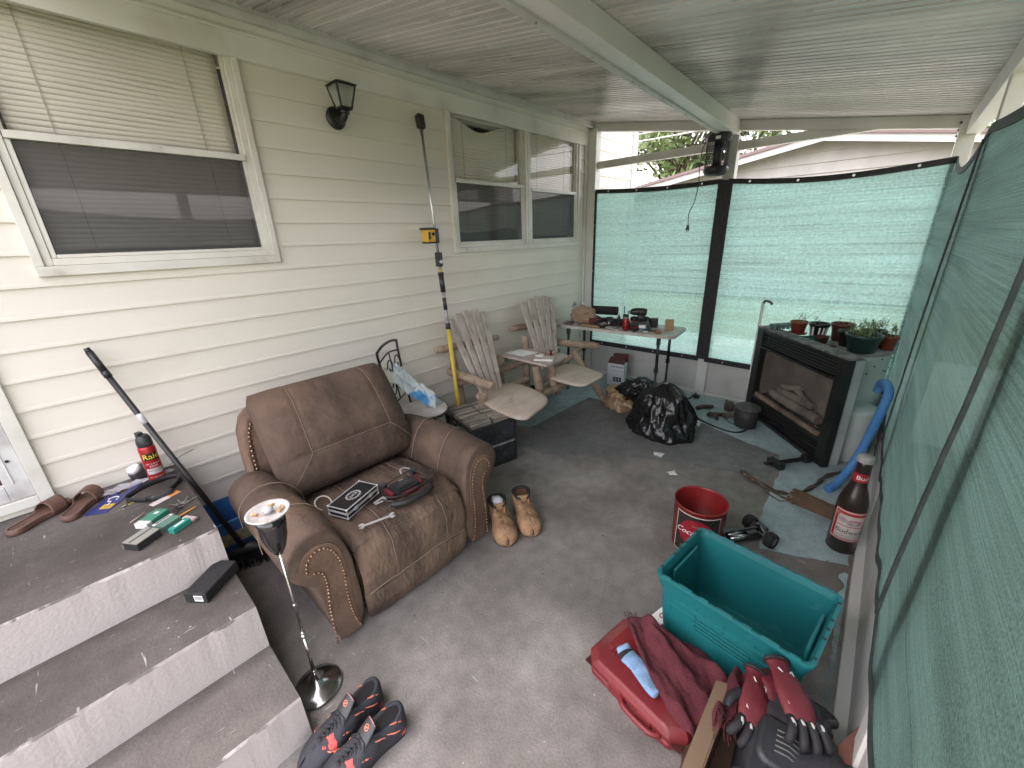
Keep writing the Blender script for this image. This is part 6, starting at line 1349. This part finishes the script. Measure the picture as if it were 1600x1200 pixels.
g=G(); g.tube(cat([V(.075*math.cos(t),.035*math.sin(t),.0) for t in [2*PI*k/10 for k in range(10)]],4,True),.012,8,loop=True); P('frame',g,black_pl,T)
g=G(); g.sheet(lambda u,v:(.068*(2*u-1),.028*(2*v-1)*(1-(2*u-1)**2*.4),.014-.012*(2*u-1)**2),12,6); P('lens',g,glassy('goggle lens',(.5,.52,.54),.2,(.15,.15,.16)),T)
g=G(); g.sheet(lambda u,v:(.08+.10*u,-.012+.024*v,.004-.03*u*u),8,2); P('strap',g,gb,T,solid=.003)
g=G(); g.bar((1.05,-.165,.215),(1.20,-.235,.235),.045,.014); solo('wood_stake',g,S('reddish wood stake',(.17,.075,.05),.7,(.12,.05,.035),6,st=(1,1,6)),'flat reddish wooden stake sticking out towards the green curtain','stake',(1.1,-.19,.2),w=True,bevel=.002)
# ---------- footwear ----------
def shoe(T,L,Wd,hcol,hins,htoe,t0,mu,ms,ml,tn=.020,tb=.72,gf=.70):
    def w_(t): 
        e=1-max(0,(t-tb)/(1-tb))**2.4; e=max(e,0)**.5
        bk=(1-max(0,(.10-t)/.10)**2)**.5 if t<.10 else 1
        return Wd/2*(.74+.26*math.exp(-((t-.70)/.22)**2)-.08*math.exp(-((t-.35)/.15)**2))*e*max(bk,.02)
    def h_(t):
        if t<t0: return hcol-(hcol-hins)*max(0,t/t0)**3+ .012*(1-t/t0)*0 - .018*math.sin(PI*min(1,t/t0))*(1 if hcol<.12 else .3)
        s=(t-t0)/(1-t0); return htoe+(hins-htoe)*(1-s)**1.3*1.0 - (htoe-.03)*max(0,(s-.72)/.28)**2.2
    def gap(t): 
        if t>=t0: return 0
        return w_(t)*gf*math.sin(PI*min(1,max(.0,t/t0))**.62)**.55 if t>0 else 0
    N=10
    def prof(t,off=0):
        w=w_(t)-off; h=h_(t); gp=max(gap(t),0); x=L*t; o=[]
        w=max(w,.001); gp=min(gp,w*.95)
        for sgn_ in (-1,1):
            q=[]
            for k in range(N+1):
                s=k/N; ctrl=V(x,sgn_*w*1.12,h*(.93 if t<t0 else 1.0)); p0=V(x,sgn_*gp,h); p3=V(x,sgn_*w*.96,tn*.6); c2=V(x,sgn_*w*1.03,h*.35)
                p=p0*(1-s)**3+ctrl*3*s*(1-s)**2+c2*3*s*s*(1-s)+p3*s**3
                p=p+V(0,0,1)*(.004*noise.noise(p*38)+.003*noise.noise(p*80))*(s<.75)+V(0,sgn_,0)*.004*noise.noise(p*30+V(3,0,0)); q.append(p)
            o.append(q if sgn_<0 else q[::-1])
        return o[0]+o[1]
    g=G(); nt_=44
    g.loft([prof(max(.004,i/nt_)*1.0 if i<nt_ else .998) for i in range(nt_+1)],caps=False,closed=False)
    up=P('upper',g,mu,T)
    bm_=bmesh.new(); bm_.from_mesh(up.data); bmesh.ops.remove_doubles(bm_,verts=bm_.verts,dist=.0006); bm_.to_mesh(up.data); bm_.free(); q_=up.modifiers.new('solid','SOLIDIFY'); q_.thickness=.005; q_.offset=1
    # lining
    g=G()
    rim=[]
    for i in range(30):
        a=2*PI*i/30; t=t0*.5-t0*.48*math.cos(a); s=math.sin(a); y=gap(t)*(1 if s>=0 else -1)*min(1,abs(s)*3+.0); rim.append((t,y))
    secs=[]
    for dz,sc in ((.003,1.02),(-.012,.93),(-hcol*.5,.9),(-hcol*.78,.85)):
        secs.append([V(L*(t0*.5+(t-t0*.5)*sc),y*sc,max(h_(t)+dz,tn+.006)) for t,y in rim])
    g.loft(secs,caps=True,closed=True); P('lining',g,ml,T)
    g=G(); out=[(L*t,w_(t)*1.06) for t in [i/40 for i in range(1,40)]]+[(L*.999,0.002)]
    poly=[(x,y) for x,y in out]+[(x,-y) for x,y in out[::-1]]+[(-.003,0)]
    secs=[[(x*1.0,y,z) for x,y in [(q[0]*s+(1-s)*L*.5,q[1]*s) for q in poly]] for s,z in ((.95,0),(1.0,.006),(1.0,tn*.8),(.985,tn))]
    g.loft(secs); P('sole',g,ms,T,bevel=.001)
    return prof,h_,w_,gap
dsn=S('black knit sneaker',(.020,.021,.027),.75,(.032,.033,.042),14,bump=.6,bs=220,col3=(.62,.09,.08),sc3=17,l3=.635,h3=.645)
dsole=S('sneaker sole dark',(.016,.016,.02),.6,(.02,.02,.025),20,col3=(.42,.08,.09),sc3=9,l3=.62,h3=.63)
coral=S('coral flash',(.75,.22,.12),.5)
def sneaker(label,loc,rz):
    T=thing('sneaker',label,'sneaker',loc,R(rz),'pair of black running shoes'); L=.30
    prof,h_,w_,gap=shoe(T,L,.108,.098,.090,.052,.46,dsn,dsole,S('black lining',(.006,.006,.007),.9),tn=.026,tb=.76)
    g=G()   # padded collar
    ring_=[]
    for i in range(36):
        a=2*PI*i/36; t=.23-.215*math.cos(a); s=math.sin(a); ring_.append(V(L*t,gap(t)*(1 if s>=0 else -1)*min(1,abs(s)*3),h_(t)))
    g.tube(ring_,.0075,8,loop=True); P('collar',g,S('navy padded collar',(.016,.018,.026),.7,bump=.3,bs=150),T)
    g=G(); 
    def tong(u,v): y=(u-.5)*.058*(1-.25*v*v); return (L*.50-.052*v-.0,y,.088+.046*v-.010*(2*u-1)**2)
    g.sheet(tong,10,10); tg_=P('tongue',g,S('grey black tongue',(.035,.036,.040),.5),T,solid=.008)
    c=Vector(tong(.5,.62)); nrm=V(.046,0,.052).normalized(); yv=V(0,1,0); xv=yv.cross(nrm)
    M=Matrix(((yv.x,-xv.x,nrm.x,c.x+nrm.x*.0052),(yv.y,-xv.y,nrm.y,c.y+nrm.y*.0052),(yv.z,-xv.z,nrm.z,c.z+nrm.z*.0052),(0,0,0,1)))
    g=G(); vs=[]
    for i in range(6): t=R(60*i+30); vs+=[M@V(.0105*math.cos(t),.0105*math.sin(t),0),M@V(.008*math.cos(t),.008*math.sin(t),0)]
    g.add(vs,[(2*i,2*((i+1)%6),2*((i+1)%6)+1,2*i+1) for i in range(6)]); g.add([M@V(*p,0) for p in ((-.005,-.004),(-.001,-.005),(.001,.0),(.005,.001),(.004,.004),(-.003,.001))],[(0,1,2,3,4,5)]); P('tongue_emblem',g,coral,tg_)
    g=G(); g.tube([Vector(tong(u,.98))+nrm*.004 for u in (0,.25,.5,.75,1)],.0015,5); P('tongue_edge',g,S('pink edge',(.45,.2,.2),.5),tg_)
    g=G()
    for k in range(6):
        t=.50+k*.045; z=h_(t)+.004; w2=.022-.001*k
        g.tube(cat([V(L*t,-w2,z-.006),V(L*(t+.01),0,z+.003),V(L*(t+.03),w2,z-.006)],3),.0022,5); g.tube(cat([V(L*t,w2,z-.006),V(L*(t+.01),0,z+.004),V(L*(t+.03),-w2,z-.006)],3),.0022,5)
    for k,(x0,y0,x1,y1) in enumerate(((.48,.02,.40,.055),(.48,-.02,.42,-.05))):
        g.tube(cat([V(L*.49,0,h_(.49)+.012),V(L*x0,y0,h_(.49)+.008),V(L*(x1+.12),y1*.7,h_(.5)+.0)],4),.0022,5)
    P('lace',g,S('black lace',(.014,.014,.016),.8),T)
    for s in (-1,1):
        for k,(t0_,t1_,z) in enumerate(((.06,.20,.075),(.26,.40,.062),(.10,.26,.052),(.46,.60,.050),(.64,.76,.042))):
            g=G(); pts=[]
            for j in range(7):
                t=t0_+(t1_-t0_)*j/6; pr=prof(t); q=min((p for p in pr if p.y*s>0),key=lambda p:abs(p.z-z-.02*(j/6))); pts.append(V(q.x,q.y+s*.0035,z+.02*(j/6)))
            g.tube(cat(pts,3),[.0008+.0028*math.sin(PI*j/18) for j in range(19)],6); P('side_flash',g,coral,T)
    return T
sneaker('black running shoe with coral flashes, nearer the recliner, toe towards the bottom step',(.395,1.085,0),184)
sneaker('black running shoe with coral flashes, the one farther from the recliner',(.405,.945,0),176)
btm=S('worn wheat nubuck',(.37,.225,.125),.9,(.25,.14,.075),22,.38,.64,bump=1.5,bs=70,col3=(.17,.085,.045),sc3=16,l3=.55,h3=.70)
def boot(label,x,y,rz):
    T=thing('work_boot',label,'boot',(x,y,0),R(rz),'pair of wheat coloured work boots'); L=.285
    prof,h_,w_,gap=shoe(T,L,.130,.150,.112,.082,.44,btm,S('tan boot sole',(.17,.11,.065),.7,(.09,.06,.04),12),S('brown boot lining',(.16,.07,.03),.9,(.03,.02,.015),12),tn=.030,tb=.80,gf=.97)
    g=G(); ring_=[]
    for i in range(28):
        a=R(38)+ (2*PI-2*R(38))*i/27; t=.21+.195*math.cos(a); s=math.sin(a); t=max(t,.02); ring_.append(V(L*t,gap(t)*(1 if s>=0 else -1)*min(1,abs(s)*3),h_(t)+.004))
    g.tube(ring_,.011,9); P('collar',g,S('black padded collar',(.015,.015,.016),.7,bump=.4,bs=80),T)
    g=G(); g.sheet(lambda u,v:(L*.44-.035*v+.012*(2*u-1)**2*-1,(u-.5)*(.062+.02*v),.100+.055*v-.008*(2*u-1)**2+.006*noise.noise(V(u*4,v*4,x*9))),10,8); P('tongue',g,btm,T,solid=.006)
    for s in (-1,1):
        g=G(); g.sheet(lambda u,v:(L*(.30+.16*u),s*(gap(.30+.10*u)*.98+.004+.006*v),h_(.30+.12*u)-.03*v+.012),6,4); P('eyelet_flap',g,btm,T,solid=.005)
        g=G()
        for k in range(4): g.cyl((L*(.32+.035*k),s*(gap(.32+.03*k)+.008),h_(.32)-.002-.008*k),(L*(.32+.035*k),s*(gap(.32+.03*k)+.012),h_(.32)-.002-.008*k),.004,n=8)
        P('eyelet',g,steel,T)
    g=G()
    for k in range(4):
        t=.44+k*.035; z=h_(t)+.006; g.tube(cat([V(L*t,-.024,z-.010),V(L*(t+.01),-.008,z+.003),V(L*(t+.02),.010,z+.001),V(L*(t+.03),.024,z-.010)],3),.0028,6)
    g.tube(cat([V(L*.42,.02,.115),V(L*.40,.045,.11),V(L*.48,.065,.07),V(L*.52,.062,.035)],4),.0025,6)
    P('lace',g,S('boot lace',(.25,.15,.07),.8),T)
    g=G()
    for off in (0,.006):
        pts=[]
        for k in range(17): v=k/16; pr=prof(.60+off); q=pr[int(round(2+(len(pr)-5)*v))]; pts.append(q+V(0,0,.003))
        g.tube(pts,.0012,4)
    P('toe_stitching',g,S('cream stitching',(.5,.38,.22),.8),T)
    return T
boot('wheat-coloured work boot with a white cloth inside, touching the recliner arm',1.425,1.475,238)
boot('wheat-coloured work boot standing away from the recliner, empty',1.575,1.415,237)
g=crumple(G(),(.035,.045,.045),7,.35,20); solo('white_cloth',g,S('white cloth',(.62,.62,.66),.9),'crumpled white cloth stuffed in the boot next to the recliner','cloth',(1.40,1.435,.10))
T=thing('brown_shoe','brown leather shoe partly hidden under the scarf fringe','shoe',(.905,.135,0),R(78)); T.location=(.84,.125,0)
T.rotation_euler=(0,0,R(8)); WM[T.name]=mat4((.84,.125,0),(0,0,R(8)))
shoe(T,.22,.07,.07,.06,.04,.42,S('brown shoe leather',(.06,.03,.02),.5,(.09,.05,.035),12,bump=.4,bs=60),S('pale sole',(.35,.30,.25),.7),S('dark shoe lining',(.03,.02,.015),.9),tn=.016)
# ---------- on the landing ----------
LD=.5395
def lz(y): return .54-.02*max(0,(y-1.82)/.805)+.0005
leatb=S('brown sandal leather',(.085,.042,.030),.55,(.13,.07,.05),9,bump=.5,bs=60)
def sandal(label,x,y,rz):
    T=thing('sandal',label,'sandal',(x,y,lz(y)+.001),R(rz),'pair of brown sandals'); L=.24
    def ol(t): return .038*(.80+.28*math.exp(-((t-.72)/.2)**2)-.10*math.exp(-((t-.4)/.15)**2))*(1-max(0,(t-.78)/.22)**2.2)**.5*(1-max(0,(.14-t)/.14)**2.2)**.5
    ts=[.001]+[i/30 for i in range(1,30)]+[.999]; poly=[(L*t,ol(t)) for t in ts]+[(L*t,-ol(t)) for t in ts[::-1]]
    g=G(); g.loft([[(L*.5+(x_-L*.5)*s,y_*s,z) for x_,y_ in poly] for s,z in ((.96,0),(1,.004),(1,.016),(.97,.022))]); P('sole',g,leatb,T)
    g=G(); g.tube([(L*.5+(x_-L*.5)*.93,y_*.93,.023) for x_,y_ in poly],.0035,6,loop=True); P('footbed_rim',g,S('sandal rim',(.16,.095,.075),.6),T)
    g=G(); g.sheet(lambda u,v:(L*(.55+.26*v+.04*math.sin(PI*u)),ol(.68)*1.04*math.cos(PI*(1-u)),.012+.050*math.sin(PI*u)),16,8); P('strap',g,leatb,T,solid=.004)
    return T
sandal('brown sandal on the landing, the left one under the door',-.40,2.42,40)
sandal('brown sandal on the landing, the right one beside the blue parking placard',-.235,2.36,62)
T=thing('parking_placard','blue disabled-parking placard with yellow sticker lying in a clear sleeve on the landing','placard',(-.085,2.43,lz(2.43)+.004),R(52))
g=G(); g.box((-.035,0,0),(.15,.085,.0012)); g.box((.085,.028,0),(.09,.028,.0012)); g.box((.085,-.028,0),(.09,.028,.0012)); g.box((.125,0,0),(.012,.085,.0011)); P('card',g,S('placard blue',(.025,.03,.16),.4),T)
g=G(); g.box((-.055,-.012,.0012),(.035,.045,.0008)); P('sticker',g,S('sticker yellow',(.62,.42,.04),.5),T)
g=G(); text_g(g,'02',.024,mat4((-.055,-.012,.0012),(0,0,PI/2)),0); P('sticker_number',g,blackp,T)
g=G(); M=mat4((-.005,.0,.001),(0,0,PI/2))
pts=[V(.018*math.cos(R(a)),-.008+.018*math.sin(R(a)),.001) for a in range(150,390,15)]; g.tube([M@p for p in pts],.0022,5); g.tube([M@p for p in (V(-.006,.034,.001),V(-.004,.012,.001),V(.012,.010,.001),V(.018,-.014,.001),V(.026,-.014,.001))],.0024,5); g.ball(M@V(-.007,.040,.001),(.0045,.0045,.001),8); P('wheelchair_symbol',g,white_pl,T)
g=G(); g.sheet(lambda u,v:(-.16+.30*u+.02*v,2.57-.12*u*(1-v)-.10*v+.06*u,lz(2.5)+.012+.016*noise.noise(Vector((u*6,v*5,0)))+.010*noise.noise(Vector((u*15,v*12,0)))),40,20)
cs=bpy.data.materials.new('crinkled clear film'); cs.use_nodes=True; t_=cs.node_tree; b_=t_.nodes['Principled BSDF']; b_.inputs['Base Color'].default_value=(.62,.60,.60,1); b_.inputs['Roughness'].default_value=.2; b_.inputs['Alpha'].default_value=.5
solo('plastic_sleeve',g,cs,'crinkled clear plastic sleeve under the parking placard against the siding','plastic sleeve',(0,2.5,.54),w=True)
g=G(); g.loft([[(x*s+dx,y*s,z) for x,y in rpoly(.10,.055,.018,4)] for s,z,dx in ((.8,0,0),(1,.015,0),(1.05,.07,-.003),(.95,.115,-.008),(.5,.135,-.02),(.45,.142,-.02))]); g.tube(cat([(-.05,0,.10),(-.075,0,.115),(-.085,0,.13)],4),[.02]*8+[.012],10)
T=thing('black_bottle','black squeeze bottle lying on its side against the siding with a white cap','bottle',(.035,2.585,lz(2.58)+.06),(R(0),R(165),R(15)))
P('body',g,black_pl,T); g=G(); g.cyl((.02,-.01,-.022),(.02,-.01,.004),.026,.026,20); T2=g; P('cap',g,white_pl,T)
T=thing('insect_spray_can','red insect spray can with black top standing by the siding on the landing','spray can',(.085,2.475,lz(2.475)),R(20))
g=G(); g.lathe([(.0,.0),(.030,.0),(.033,.005),(.033,.185),(.029,.20),(.0,.20)],n=36); P('can_body',g,S('spray can red',(.36,.018,.025),.3,metal=.2),T)
g=G(); g.loft([[(x*s,y*s,z) for x,y in rpoly(.056,.056,.027,5)] for s,z in ((1.08,.197),(1.1,.215),(1.0,.235),(.75,.252))]); g.box((0,.022,.245),(.022,.03,.035)); g.box((0,-.026,.225),(.016,.016,.045),(R(-15),0,0)); P('trigger_top',g,black_pl,T,bevel=.002)
th=math.atan2(-2.475,-.085)-R(20); M=surfM((0,0,0),.033,th+R(6),0)
g=G(); cpatch(g,-.030,.030,.128,.165,.033,.0006,M,0); P('name_panel',g,blackp,T)
g=G(); text_g(g,'Raid',.037,M@Matrix.Translation((0,.147,0)),0,.0012,bend=.033); P('brand_name',g,S('label yellow',(.80,.62,.03),.4),T)
g=G(); cpatch(g,-.034,.030,.055,.085,.033,.0006,M,0); P('info_panel',g,S('label silver',(.45,.42,.42),.4),T)
g=G(); text_g(g,'ANT & ROACH',.0088,M@Matrix.Translation((0,.110,0)),0,.0010,bend=.033); text_g(g,'KILLER',.011,M@Matrix.Translation((0,.097,0)),0,.0010,bend=.033); text_g(g,'KILLS ON CONTACT',.0065,M@Matrix.Translation((0,.038,0)),0,.0010,bend=.033); P('small_print',g,paper,T)
g=G(); text_g(g,'KILLS BUGS',.008,M@Matrix.Translation((0,.073,0)),0,.0012,bend=.033,xo=-.006); cpatch(g,.014,.030,.074,.084,.033,.0011,M,1); P('info_print',g,[blackp,S('label ochre',(.5,.35,.08),.5)],T)
T=thing('headlamp_strap','black elastic headlamp strap lying in a loop in front of the red spray can','strap',(.05,2.33,lz(2.33)))
lp=cat([V(-.095,.04,.012),V(-.03,.075,.022),V(.05,.095,.022),V(.105,.075,.018),V(.10,.02,.016),V(.04,-.045,.014),V(-.02,-.06,.014),V(-.07,-.01,.012)],8,True)
g=G(); g.loft([[p+V(0,0,-.012),p+V(0,0,.012)] for p in lp]+[[lp[0]+V(0,0,-.012),lp[0]+V(0,0,.012)]],0,True,False,False); P('band',g,gb,T,solid=.003)
g=G(); g.loft([[(x*s+.02,y*s-.055,z) for x,y in rpoly(.085,.034,.015,5)] for s,z in ((.9,0),(1,.008),(1,.022),(.85,.028))]); P('lamp_body',g,black_pl,T)
g=G(); g.box((.105,.045,.017),(.03,.012,.03),(0,0,1.2)); g.box((-.03,-.052,.014),(.016,.010,.026)); P('buckle',g,black_mt,T,bevel=.002)
def card(name,label,cat_,x,y,rz,sx,sy,h,m,ex=None,grp=None,**k):
    T=thing(name,label,cat_,(x,y,lz(y)+.0006),R(rz),grp); g=G(); g.box((0,0,h/2),(sx,sy,h)); P('body',g,m,T,bevel=min(.001,h*.3))
    for nm,c,d,m2 in (ex or []): g=G(); g.box(c,d); P(nm,g,m2,T)
    return T
pwhite=S('pack white',(.62,.64,.63),.35); pgreen=S('pack green',(.03,.20,.13),.3,(.04,.25,.17),12); pgr2=S('pack grey green',(.10,.20,.16),.35)
T=card('paper_strip','orange and white paper strip lying beside the headlamp strap','paper',.075,2.245,22,.115,.034,.002,S('paper strip white',(.58,.52,.50),.7),[('orange_end',(.036,0,.0024),(.044,.034,.0008),S('strip orange',(.62,.26,.06),.6))])
T=card('cigarette_pack','long green and white cigarette pack at the back of the three','cigarette pack',.01,2.075,38,.10,.055,.022,pgreen,[('white_end',(-.0405,0,.011),(.022,.0562,.0228),pwhite),('brand_mark',(.022,.0,.0226),(.016,.018,.0008),pwhite)],'green cigarette packs on the landing')
g=G(); g.tube(cat([(.05,.025,.022),(.075,.02,.03),(.085,-.01,.025),(.06,-.03,.022)],4),.0022,5); solo('lanyard_loop',g,black_pl,'short loop of black lanyard on the far end of the long green pack','lanyard',(.02,2.09,lz(2.09)))
T=card('cigarette_pack','open green cigarette pack standing between the other packs','cigarette pack',.045,1.985,28,.075,.055,.020,pgr2,[('white_lid',(0,.020,.0215),(.0752,.014,.0035),pwhite),('lid_print',(0,.020,.0236),(.055,.006,.0006),blackp)],'green cigarette packs on the landing')
T=card('cigarette_pack','small shiny teal pack with white swirl nearest the landing edge','cigarette pack',.075,1.915,30,.072,.028,.022,S('pack teal foil',(.03,.26,.20),.25),[('white_swirl',(0,0,.0226),(.040,.010,.0008),pwhite)],'green cigarette packs on the landing')
T=card('box','small grey box with black sides and lettering at the edge of the landing','box',-.038,1.925,32,.088,.066,.030,S('black carton',(.02,.02,.022),.5),[('grey_lid',(0,0,.0314),(.0882,.0662,.003),S('grey green lid',(.27,.27,.235),.5)),('dark_stripe',(0,.004,.0333),(.084,.006,.0006),blackp),('end_panel',(.0443,0,.016),(.001,.056,.020),S('dark panel',(.06,.06,.065),.5))])
g=G(); text_g(g,'RECON',.015,Matrix(((0,0,1,.0453),(1,0,0,0),(0,1,0,.016),(0,0,0,1))),0,.0004); P('end_lettering',g,paper,T)
T=thing('key_ring','bunch of small keys and a black fob on the landing','keys',(.115,2.11,lz(2.11)))
g=G(); g.tube([(.012*math.cos(t),.012*math.sin(t),.003) for t in [2*PI*k/16 for k in range(16)]],.0014,5,loop=True); P('ring',g,chrome,T)
for a in (60,95,20,130): g=G(); c,s=math.cos(R(a)),math.sin(R(a)); g.box((.014*c+.010*c,.014*s+.010*s,.004),(.016,.014,.002),(0,0,R(a))); g.box((.014*c+.032*c,.014*s+.032*s,.004),(.034,.006,.002),(0,0,R(a))); P('key',g,steel,T)
g=G(); g.tube([(-.02+.014*math.cos(t),-.02+.010*math.sin(t),.004) for t in [2*PI*k/16 for k in range(16)]],.004,6,loop=True); P('fob',g,black_pl,T)
T=thing('lighter','small pale pink cigarette lighter on the landing edge','lighter',(.115,1.945,lz(1.95)+.008),(R(0),R(90),R(-60)))
g=G(); g.prism(rpoly(.014,.024,.006),-.03,.022); P('body',g,S('lighter pink',(.60,.38,.36),.35,(.5,.45,.42),60),T); g=G(); g.prism(rpoly(.013,.020,.004),.0225,.033); P('head',g,steel,T)
g=G(); g.tube([(-.055,0,.004),(.045,0,.004),(.055,0,.004)],[.0038,.0038,.001],6); solo('pencil',g,S('orange pencil',(.65,.28,.05),.5),'orange pencil pointing past the green packs towards the lighter','pencil',(.105,2.02,lz(2.02)),R(22))
g=G(); g.cyl((-.035,0,.003),(.035,0,.003),.0022,n=6); solo('thin_stick',g,S('pale stick',(.5,.42,.3),.7),'thin pale wooden stick left of the long green pack','stick',(-.03,2.155,lz(2.15)),R(38))
g=G(); g.cyl((-.028,0,.003),(.028,0,.003),.0025,n=6); solo('metal_pin',g,steel,'short silver pin between the packs and the keys','pin',(.075,2.045,lz(2.04)),R(58))
T=thing('charm','small gold and silver trinket with black cord on the landing','trinket',(-.035,2.32,lz(2.32)))
g=G(); 
for k in range(3): g.tube([(-.004+.012*k+.006*math.cos(t),.005*k+.006*math.sin(t),.003) for t in [2*PI*j/12 for j in range(12)]],.0014,5,loop=True)
P('gold_links',g,S('gold',(.6,.45,.1),.3,metal=.8),T); g=G(); g.box((-.024,-.008,.004),(.018,.007,.006),(0,0,.5)); P('silver_bead',g,chrome,T); g=G(); g.ball((0,.018,.006),(.014,.010,.006),10,amp=.4); P('black_knot',g,gb,T)
T=thing('glasses_case','black rectangular case with a white barcode label on the middle step','case',(.098,1.708,.3605),R(38))
g=G(); g.box((0,0,.0225),(.165,.088,.045)); P('case_body',g,S('matt black case',(.012,.012,.013),.7,(.018,.018,.019),20,bump=.2,bs=90),T,bevel=.004)
g=G(); g.box((-.0828,-.012,.022),(.0008,.034,.026)); P('barcode_label',g,paper,T)
g=G()
for k in range(7): g.box((-.0834,-.025+k*.0042,.024),(.0006,.0018,.014))
P('barcode',g,blackp,T)
g=G(); g.box((.02,-.0442,.008),(.03,.001,.012)); P('notch',g,dark_m,T)
g=G(); g.tube(cat([(.15,2.60,.535),(.20,2.605,.56),(.27,2.61,.575)],4),[.002]*8+[.0008],5); solo('dry_leaf',g,S('dry leaf',(.16,.13,.10),.9),'thin dry leaf caught between the landing and the siding','leaf',(.2,2.6,.54),w=True)
